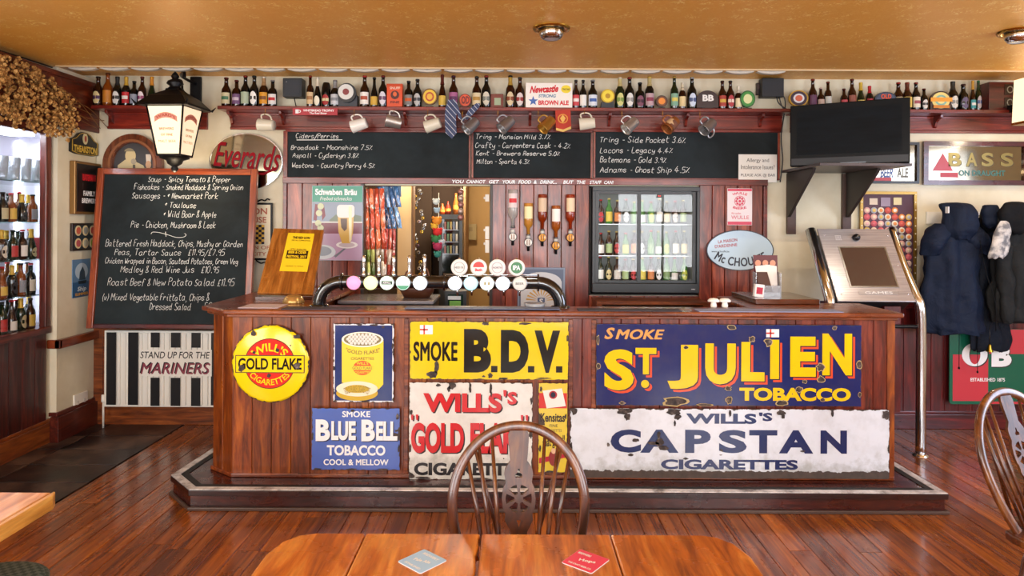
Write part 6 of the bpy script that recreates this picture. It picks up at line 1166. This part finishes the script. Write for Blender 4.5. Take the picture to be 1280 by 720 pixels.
def lump(name,label,cat,pts,D,mat,depth,seed=0,group=None):
    xs_=[q[0] for q in pts]; cy=pts[0][1]; c=at(pts[0][0],cy,D); r=thing(name,label,cat,c,0,group); s_=D/K
    loft('cloth',[((a-pts[0][0])*s_,(cy-b)*s_,w_*s_,depth*(w_/max(q[2] for q in pts)),0) for a,b,w_ in pts],mat,r,28,seed,.07,4); return r
lump('knitted_hat','navy blue knitted hat hanging between the second and third coat','hat',[(1240,256,5),(1241,258,10),(1241,268,12),(1241,279,11),(1240,284,5)],5.33,NAVY,.04,1)
r=lump('round_hat','black furry round hat hanging above the charcoal coat','hat',[(1268,252,6),(1268,255,14),(1267,268,18),(1267,280,17),(1267,289,12),(1266,292,5)],5.22,BLKC,.06,2)
t=NT('grey_floral_cloth'); v=t.coord((1,1,1),False); g=t.noise(v,22,3); t.set('Base Color',t.ramp(g,[(.4,lin('#6f7076')),(.55,lin('#b9b7b5')),(.7,lin('#d3d0cc'))])); t.set('Roughness',.8)
lump('scarf','pale grey patterned scarf hanging below the knitted hat','scarf',[(1253,276,3),(1254,282,7),(1253,300,10),(1250,315,12),(1247,322,8)],5.19,t.m,.03,3)
# red and green brewery board
s=Sign('brewery_board','red and green quartered board with large white initials below the coats','sign',1186,411,1284,505,5.54,None)
G_b=M('#17604a',.25); s.poly('board',G_b,rrect(1186,411,1284,505,4),y=0,th=.01); s.f=-.0101; RD=M('#c33c48',.25); s.rect('red_quarter',RD,1190,443,1234,501,y=0,th=.001); s.rect('red_quarter',RD,1235,411.5,1283,442,y=0,th=.001); s.rect('red_edge',RD,1235,501.5,1283,504.5,y=0,th=.001)
for d,mt,y in ((1.2,M('#1a1418',.4),-.0015),(0,W,-.0028)):
    s.poly('letter_ring',mt,[ell(1217+d,443+d,16,14.5,36),ell(1217+d,443+d,7,12,30)],y=y,th=.001); s.t('B',1238+d,430+d,1263+d,458+d,mt,y=y,bold=.08)
s.t('ESTABLISHED 1875',1212,472,1255,476.5,W,y=-.0015,bold=.02)
c=at(1237,430,5.38); r=thing('bell','small brass bell hanging under the coats','bell',c); MB().lathe([(.026,-.06),(.024,-.054),(.015,-.035),(.012,-.01),(.005,0),(0,.002)],16).build('bell_body',M('#b39a3a',.25,1),r); MB().tube([(0,0,0),(0,0,.14)],.003,6).build('cord',BLACK,r); MB().ball((0,0,-.06),.006,6).build('clapper',BRASS,r)
for px,y0,y1 in ((1199,418,460),(1222,440,465)):
    c=at(px,y0,5.44); r=thing('drawstring','dark drawstring dangling %s in front of the red quarter'%('leftmost' if px<1210 else 'with a black toggle'),'cord',c); L_=(y1-y0)*5.44/K; MB().tube([(0,0,.03),(0,0,-L_)],.0025,5).build('cord',BLKC,r); MB().ball((0,0,-L_),.008,8,(1,1,1.4)).build('toggle',BLKC,r)
# wall lamp at the right edge
c=at(1291,125,5.2); r=thing('wall_light','cream glowing box shaped wall light at the right edge','wall light',(c.x,5.2,at(1291,152,5.2).z)); hh_=54*5.2/K; t=NT('lit_shade'); t.set('Base Color',lin('#f0e2bf')); t.set('Emission Color',lin('#ffe9bd')); t.set('Emission Strength',1.3)
MB().prism([(-.10,0),(.10,0),(.085,hh_),(-.085,hh_)],-.08,.08,'xz').build('shade',t.m,r); MB().box(-.104,.104,-.084,.084,-.02,-.001).build('base_rim',BRASS,r); MB().box(-.03,.03,.08,.38,.1,.16).build('arm',IRON,r)
point('wall_light_bulb',(c.x-.0,5.05,c.z-.2),6,(1,.8,.55),.05)
# ---------------------------------------------------------------- ceiling downlights
for px,py,lab in ((688,35,'chrome eyeball downlight in the gold ceiling above the bar'),(1272,39,'chrome eyeball downlight at the top right of the gold ceiling')):
    D=(2.81-EYE)*K/(280+(px-640)*.0052-py); r=thing('downlight',lab,'downlight',(fx(px,D),D,2.809))
    MB().lathe([(.075,-.002),(.085,-.012),(.108,-.010),(.112,0)],32).build('rim',BRASS,r); MB().lathe([(.068,-.01),(.074,-.02),(.07,-.045),(.055,-.062),(.045,-.066)],28).build('eyeball',CHROME,r)
    MB().lathe([(0,-.058),(.03,-.062),(.046,-.064)],20).build('lamp_face',M('#dfe4ea',.2,.6),r); MB().lathe([(.075,0),(.07,-.012),(0,-.01)],20).build('gap',BLACK,r)
    d=bpy.data.lights.new('downlight_lamp','SPOT'); d.energy=40; d.spot_size=2.2; d.color=(1,.82,.6); o=bpy.data.objects.new('downlight_lamp',d); scene.collection.objects.link(o); o.location=(fx(px,D),D,2.73)
# ---------------------------------------------------------------- display cabinet in the left wall
r=thing('display_cabinet','tall glazed display cabinet of bottles set in the left wall','cabinet',(LX,4.6,.82)); oz=.82; CABW=wood('cabinet_wood','#2f0e09','#5a1d12','#82351f','z',.35,.3,.2,.1); CABY=wood('cabinet_wood_along','#2f0e09','#5a1d12','#82351f','y',.35,.3,.2,.1)
MB().box(-.02,.03,.44,.50,.05,1.475).build('door_post',CABW,r,bevel=.005); MB().box(-.015,.012,.505,.522,0,1.475).build('outer_post',CABW,r,bevel=.003)
MB().box(-.02,.03,-.5,.44,1.475,1.535).build('top_rail',CABY,r,bevel=.005); MB().box(-.02,.035,-.5,.50,.0,.05).build('sill',CABY,r,bevel=.005)
MB().add([(-.001,-.5,.05),(-.001,.44,.05),(-.001,.44,1.475),(-.001,-.5,1.475)],[(0,1,2,3)]).build('glass_pane',GLASS,r)
MIR=NT('cabinet_back'); MIR.set('Base Color',lin('#b5b4c0')); MIR.set('Roughness',.25); MIR.set('Metallic',.3); MIR=MIR.m
MB().box(-.45,-.44,-.5,.81,0,1.5).build('back_panel',MIR,r); MB().box(-.44,-.02,.80,.81,0,1.5).build('end_panel',MIR,r); MB().box(-.44,-.02,-.5,.8,1.49,1.5).build('top_panel',MIR,r); MB().box(-.44,-.02,-.5,.8,0,.03).build('bottom_panel',CABY,r)
LED=NT('cabinet_light'); LED.set('Emission Color',(.86,.9,1,1)); LED.set('Emission Strength',24); LED=LED.m
for yy in (.30,.56,.78): MB().box(-.438,-.43,yy-.008,yy+.008,.04,1.46).build('light_strip',LED,r)
MB().box(-.3,-.1,-.1,.5,1.47,1.485).build('top_light',LED,r)
CZ=[1.11-oz,1.374-oz,1.645-oz,1.94-oz]
for z in CZ: MB().box(-.43,-.04,-.5,.79,z-.008,z).build('shelf',GREENGLASS,r)
lv=[.03]+CZ; cb=['#d9d2c0','#2a2a2e','#c0b28a','#b8302c','#8a8f98','#d5b04a','#e6e2da']; cn=['cream','black','straw','red','grey','gold','white']; nm=['bottom','second','third','fourth']
for j in range(4):
    i=0
    for row,(xx,ys) in enumerate(((-.12,[.10,.20,.30,.40,.50]),(-.27,[.24,.35,.46,.57,.68]))):
        for y_ in ys:
            k=(i*3+j*2)%7; tall=.235 if j in (0,1) else .225
            bottle('dark bottle with %s label, %s in the %s row on the %s cabinet shelf'%(cn[k],ORD[i%5],'front' if row==0 else 'rear',nm[j]),(LX+xx,4.6+y_+R.uniform(-.012,.012),oz+lv[j]+.0005),tall*R.uniform(.9,1.02),.034,['ale','stout','slim','ale'][(i+j)%4],[BROWN,DARKG,DGREEN,AMBER][(i*2+j)%4],cb[k],['#c9a23a','#222222','#b0202a'][(i+j)%3],['#c9a23a',None,None][(i+j)%3],'rect' if (i+j)%3 else 'oval',None,'bottles in the glazed cabinet',PI/2); i+=1
# drinking glasses on the top shelf
gp=MB().lathe([(0,.004),(.028,.004),(.03,.0),(.031,.02),(.04,.17),(.038,.17),(.028,.02),(0,.012)],16).mesh('glass'); CG=M('#e3ebf2',.05,trans=.75)
for i in range(10):
    rr_=thing('beer_glass','tall clear beer glass, %s in the %s row on the top cabinet shelf'%(ORD[i%5],'front' if i<5 else 'rear'),'glass',(LX+(-.12 if i<5 else -.27),4.69+.115*(i%5)+(0 if i<5 else .1),oz+CZ[3]+.001),0,'glasses on the top cabinet shelf'); put('glass',gp,CG,rr_)
# folded red cloth and ribbon ornament among the bottles
rr_=thing('red_box','red gift box on the third cabinet shelf','box',(LX-.2,5.34,oz+CZ[1]+.0005)); MB().box(-.05,.05,-.04,.04,0,.15).build('box_body',M('#b8303a',.4),rr_,bevel=.004); MB().box(-.052,.052,-.008,.008,0,.152).build('ribbon',W,rr_)
# ---------------------------------------------------------------- hop garland on the beam
t=NT('dried_hops'); v=t.coord((1,1,1),False); g=t.noise(v,40,3); t.set('Base Color',t.ramp(g,[(.3,lin('#4a2a10')),(.48,lin('#9c6c2e')),(.66,lin('#d6aa66'))])); t.set('Roughness',.8); HOP=t.m
r=thing('hop_garland','dried brown hop garland draped along the wooden beam','garland',(-3.36,4.9,2.35)); mb=MB(); rh=random.Random(3)
def cone(c,s_,dr):
    a=dr.normalized(); u=a.orthogonal().normalized(); w_=a.cross(u); vs=[tuple(c-a*s_*.9)]; 
    for rr2,tt in ((.75,-.35),(.85,.2),(.45,.75)):
        for k in range(5): th=2*PI*k/5+tt*2; vs.append(tuple(c+a*s_*tt+(u*math.cos(th)+w_*math.sin(th))*s_*rr2*(.85 if k%2 else 1.1)))
    vs.append(tuple(c+a*s_*1.2)); fs=[]
    for k in range(5): fs.append((0,1+(k+1)%5,1+k)); fs.append((1+k,1+(k+1)%5,6+(k+1)%5,6+k)); fs.append((6+k,6+(k+1)%5,11+(k+1)%5,11+k)); fs.append((11+k,11+(k+1)%5,16))
    mb.add(vs,fs)
for i in range(1200):
    u=rh.random(); Y=-.65+.98*u**.9          # along the beam, nearer the camera at u=0
    fall=1-max(0,(Y+.15))/.75; top_=.40-max(0,Y+.18)*.30; bot=-.03-.03*math.sin(max(0,Y+.3)*4)+max(0,Y-.15)*.35
    if math.sin(Y*37)+math.sin(Y*61+2)+rh.uniform(-1,1)*1.6<-.6*1 : continue
    q0=rh.random(); q0=q0 if Y<.1 else q0**(1+1.2*(Y-.1)); z=bot+(top_-bot)*q0
    if Y>-.05 and rh.random()<(z-bot)/(top_-bot)*.9*min(1,(Y+.05)*3): continue
    if Y>.3 and rh.random()<.45: continue
    dep=.05*math.sin(PI*min(1,max(0,(z-bot)/(top_-bot+1e-6))))+.01
    z-= .05*rh.random()**3
    cone(Vector((rh.uniform(0,.03)+dep*rh.random()*1.3,Y+rh.uniform(-.03,.03),z)),rh.uniform(.011,.021),Vector((rh.uniform(-.3,.6),rh.uniform(-.5,.5),-1)))
mb.build('hop_cones',HOP,r,kind='stuff'); tb=MB()
for k in range(6): tb.tube(catmull([(.03,-.6+.1*k,.3+rh.uniform(-.06,.06)),(.06,-.2+.05*k,.25+rh.uniform(-.08,.08)),(.05,.15+.05*k,.18+rh.uniform(-.08,.05)),(.04,.45+.05*k,.08+rh.uniform(-.06,.1))],5),.0025,5)
tb.build('stems',M('#7a5428',.7),r,kind='stuff')
MB().tube(catmull([(-3.40,3.6,2.79),(-3.39,4.3,2.775),(-3.40,4.7,2.785),(-3.42,5.07,2.795)],5),.006,6).build('cable_run',BLACK,None); tag(bpy.data.objects['cable_run'],'black cable running along the top of the left beam','cable')
# ---------------------------------------------------------------- foreground: tables, coasters, chairs, stool
TX0,TX1,TY0,TY1=-.665,.655,1.15,1.985
r=thing('pine_table','varnished orange pine pub table with cracked plank top','table',(0,1.57,0)); 
edges=[TX0,-.42,-.085,.29,TX1]
for i in range(4):
    a,b=edges[i]+.001,edges[i+1]-.001; pts=[]
    if i==0: pts=[(b,TY1-1.57),(a+.10,TY1-1.57),(a+.055,TY1-1.585),(a+.02,TY1-1.625),(a,TY1-1.70),(a,TY0-1.57),(b,TY0-1.57)]
    elif i==3: pts=[(a,TY1-1.57),(b-.10,TY1-1.57),(b-.055,TY1-1.585),(b-.02,TY1-1.625),(b,TY1-1.70),(b,TY0-1.57),(a,TY0-1.57)]
    else: pts=[(a,TY1-1.57),(b,TY1-1.57),(b,TY0-1.57),(a,TY0-1.57)]
    if i==1: pts=[(a,TY1-1.57),(b,TY1-1.57),(b-.006,TY1-1.60),(b-.002,TY1-1.64),(b-.009,TY1-1.70),(b-.004,TY1-1.76),(b-.007,TY1-1.9),(b,TY0-1.57),(a,TY0-1.57)]
    MB().prism(pts,.715,.75,'xy').build('plank',PINE,r,bevel=.006)
MB().box(TX0+.08,TX1-.08,TY1-1.57-.09,TY1-1.57-.065,.62,.714).box(TX0+.08,TX1-.08,TY0-1.57+.065,TY0-1.57+.09,.62,.714).build('apron',PINE,r)
lg=MB().lathe([(.03,0),(.035,.02),(.028,.06),(.04,.3),(.032,.45),(.042,.5),(.035,.55)],16).box(-.04,.04,-.04,.04,.55,.714).mesh('leg')
for sx in (TX0+.12,TX1-.12):
    for sy in (TY0-1.57+.11,TY1-1.57-.11): put('leg',lg,PINE,r,(sx,sy,0))
def coaster(label,px,py,col,lines,ang):
    D=.9*K/(py-280-(px-640)*.0052); c=at(px,py,D); r=thing('beer_mat',label,'beer mat',(c.x,D,.7505),ang,'beer mats on the pine table'); pts=rrect(-.047,-.047,.047,.047,.006)
    MB().prism(pts,0,.0016,'xy').build('card',M('#d9d4d0',.7),r); MB().prism([(x*.985,y*.985) for x,y in pts],.0016,.0019,'xy').build('print',M(col,.6),r)
    for body,x,y,w_,h_,rt in lines: o=lettering(r,body,x,y,w_,h_,W,0,.03,rot=rt); o.rotation_euler=(-PI/2,0,0); o.location.z=.0023
    return r
coaster('pale blue square beer mat on the pine table','528 702'.split()[0] and 528,702,'#9cc4ea',[('BREWERY',0,.03,.06,.010,0),('Pale Ale',.0,.0,.05,.014,.3),('ESTABLISHED',0,-.034,.06,.008,0)],math.radians(-42))
coaster('bright pink square beer mat on the pine table',732,702,'#d63a5a',[('BREWERS',-.02,.028,.04,.010,0),('Hops',.005,.0,.045,.018,.3),('THE CRAFT BEER CO',0,-.032,.07,.008,0)],math.radians(-38))
r=thing('oak_table','pale oak table corner at the left edge','table',(-2.1,1.75,0)); PALE=wood('pale_table_wood','#a3622a','#d69457','#eab984','y',.4,.2,0,.05,.8); EDG=wood('pale_table_edge','#8a5416','#c98c36','#e0ac55','y',.4,.2,.2,.05)
for i in range(3): MB().box(-.55+i*.374,-.55+(i+1)*.374-.001,-.65,.52,.712,.75).build('plank',PALE,r,bevel=.004)
MB().prism([(.573,-.65),(.592,-.65),(.592,.50),(.58,.53),(.573,.53)],.70,.749,'xy').build('edge_strip',EDG,r,bevel=.006)
for sx in (-.5,.5):
    for sy in (-.58,.12): MB().box(sx-.03,sx+.03,sy-.03,sy+.03,0,.711).build('leg',EDG,r,bevel=.004)
r=thing('stool','round stool with dark green patterned seat under the pale table','stool',(-1.73,2.245,0)); t=NT('green_checked_fabric'); v=t.coord((1,1,1),False); ck=t.n('ShaderNodeTexChecker',{'Vector':v,'Scale':60.0,'Color1':lin('#2c3d36'),'Color2':lin('#54605a')}).outputs[0]; t.set('Base Color',ck); t.set('Roughness',.9)
MB().lathe([(.168,.40),(.178,.42),(.176,.445),(.15,.458),(0,.462)],40).build('seat_pad',t.m,r); MB().lathe([(0,.375),(.165,.375),(.17,.40),(0,.40)],32).build('seat_frame',CHAIRW,r); MB().lathe([(.177,.438),(.1805,.441),(.177,.444)],40).build('piping',M('#5a665f',.8),r)
for k in range(4): a=PI/4+k*PI/2; MB().tube([(.11*math.cos(a),.11*math.sin(a),.378),(.15*math.cos(a),.15*math.sin(a),0)],[.02,.013],10).build('leg',CHAIRW,r)
# windsor wheel-back chairs
ZS=.45
def hoop_pts(lean):
    P=[(.155,ZS),(.178,.50),(.203,.57),(.219,.64),(.225,.70)]; N=16
    for k in range(1,N): a=PI*k/N; P.append((.225*math.cos(a),.70+.25*math.sin(a)))
    P+=[(-x,z) for x,z in P[:5][::-1]]
    return [(x,.17+(z-ZS)*lean,z) for x,z in P]
def windsor(label,loc,rz,lean=.2):
    r=thing('windsor_chair',label,'chair',loc,rz,'wheel-back Windsor chairs')
    hp=hoop_pts(lean); H=catmull(hp,3); mb=MB(); o=0; m=len(H); n=12      # flattened bow
    for i,p in enumerate(H):
        d=(H[min(i+1,m-1)]-H[max(i-1,0)]).normalized(); nn=Vector((0,1,-lean)).normalized(); s_=d.cross(nn).normalized(); nn=s_.cross(d)
        for k in range(n): th=2*PI*k/n; c,s2=math.cos(th),math.sin(th); q_=lambda v,e=.6: math.copysign(abs(v)**e,v); mb.v.append(tuple(p+s_*(.0175*q_(c))+nn*(.012*q_(s2))))
    for i in range(m-1):
        for k in range(n): mb.f.append([i*n+k,i*n+(k+1)%n,(i+1)*n+(k+1)%n,(i+1)*n+k]); mb.sm.append(True)
    mb.build('hoop',CHAIRW,r)
    for x0,x1 in ((-.105,-.175),(-.08,-.137),(-.055,-.092),(.055,.092),(.08,.137),(.105,.175)):
        zt_=.70+.25*math.sqrt(max(0,1-(x1/.225)**2)); MB().tube([(x0,.17,ZS-.005),((x0*.5+x1*.5),.17+(.25)*lean,ZS+.22),(x1,.17+(zt_-ZS)*lean,zt_-.01)],[.0065,.0085,.0055],8).build('spindle',CHAIRW,r)
    for sx in (-1,1):
        x1=sx*.15; zt_=.70+.25*math.sqrt(1-(x1/.225)**2); MB().tube([(sx*.035,.27,ZS-.005),(x1,.17+(zt_-ZS)*lean,zt_-.01)],[.0085,.006],8).build('brace_spindle',CHAIRW,r)
    u=.000769; hwid=[(62,40),(85,47),(150,42),(190,38),(205,48),(222,60),(245,64),(265,60),(280,58),(300,68),(345,75),(385,70),(402,60),(418,60),(432,62),(450,52),(480,36),(525,37),(600,30),(690,26)]
    zf=lambda y:.95-(y-45)*u
    out=[(w_*u,zf(y)) for y,w_ in hwid]+[(-w_*u,zf(y)) for y,w_ in hwid[::-1]]
    cy=345; holes=[[(math.sin(t_)*5*u*1.2,zf(245)+12*u*math.cos(t_)) for t_ in [2*PI*k/10 for k in range(10)]]]
    holes=[[(-14*u,zf(258)),(14*u,zf(258)),(16*u,zf(246)),(6*u,zf(238)),(4*u,zf(222)),(-4*u,zf(222)),(-6*u,zf(238)),(-16*u,zf(246))]]
    for k in range(6):
        a0=PI/2+k*PI/3+.16; a1=PI/2+(k+1)*PI/3-.16; hl=[(58*u*math.cos(a0+(a1-a0)*j/5),zf(cy)+58*u*math.sin(a0+(a1-a0)*j/5)) for j in range(6)]; am=(a0+a1)/2; hl+=[(20*u*math.cos(am+.3),zf(cy)+20*u*math.sin(am+.3)),(20*u*math.cos(am-.3),zf(cy)+20*u*math.sin(am-.3))]; holes.append(hl)
    holes.append([(-13*u,zf(432)),(13*u,zf(432)),(7*u,zf(446)),(0,zf(468)),(-7*u,zf(446))])
    me=curve_mesh([out]+holes,'splat',.011)
    for v_ in me.vertices: v_.co.y=v_.co.y+.17+(v_.co.z-ZS)*lean
    put('splat',me,SPLATW,r)
    seat=[(.17,.21),(.19,.17),(.21,.05),(.225,-.10),(.20,-.19),(.12,-.22),(-.12,-.22),(-.20,-.19),(-.225,-.10),(-.21,.05),(-.19,.17),(-.17,.21),(-.04,.215),(-.04,.29),(.04,.29),(.04,.215)]
    MB().prism(seat,ZS-.04,ZS-.004,'xy').build('seat',CHAIRW,r,bevel=.008)
    for sx in (-1,1):
        for sy,yy in ((-1,-.13),(1,.13)):
            a=Vector((sx*.13,yy,ZS-.041)); b=Vector((sx*.20,yy+sy*.07,0)); P=[a.lerp(b,t_) for t_ in (0,.15,.3,.38,.45,.6,.72,.85,1)]; MB().tube(P,[.013,.02,.014,.021,.014,.02,.021,.014,.012],10).build('leg',CHAIRW,r)
    for sx in (-1,1): MB().tube([(sx*.165,-.165,.22),(sx*.165,.0,.22),(sx*.165,.165,.22)],[.009,.014,.009],8).build('stretcher',CHAIRW,r)
    MB().tube([(-.163,0,.22),(0,0,.22),(.163,0,.22)],[.009,.014,.009],8).build('stretcher',CHAIRW,r)
    return r
windsor('dark wheel-back Windsor chair tucked behind the pine table',(fx(653,2.32),2.10,0),math.radians(2))
a=math.radians(20); cx_,cy_=2.12,2.78; windsor('dark wheel-back Windsor chair cut off by the right edge',(cx_+.22*math.sin(a),cy_-.22*math.cos(a),0),a,.34)
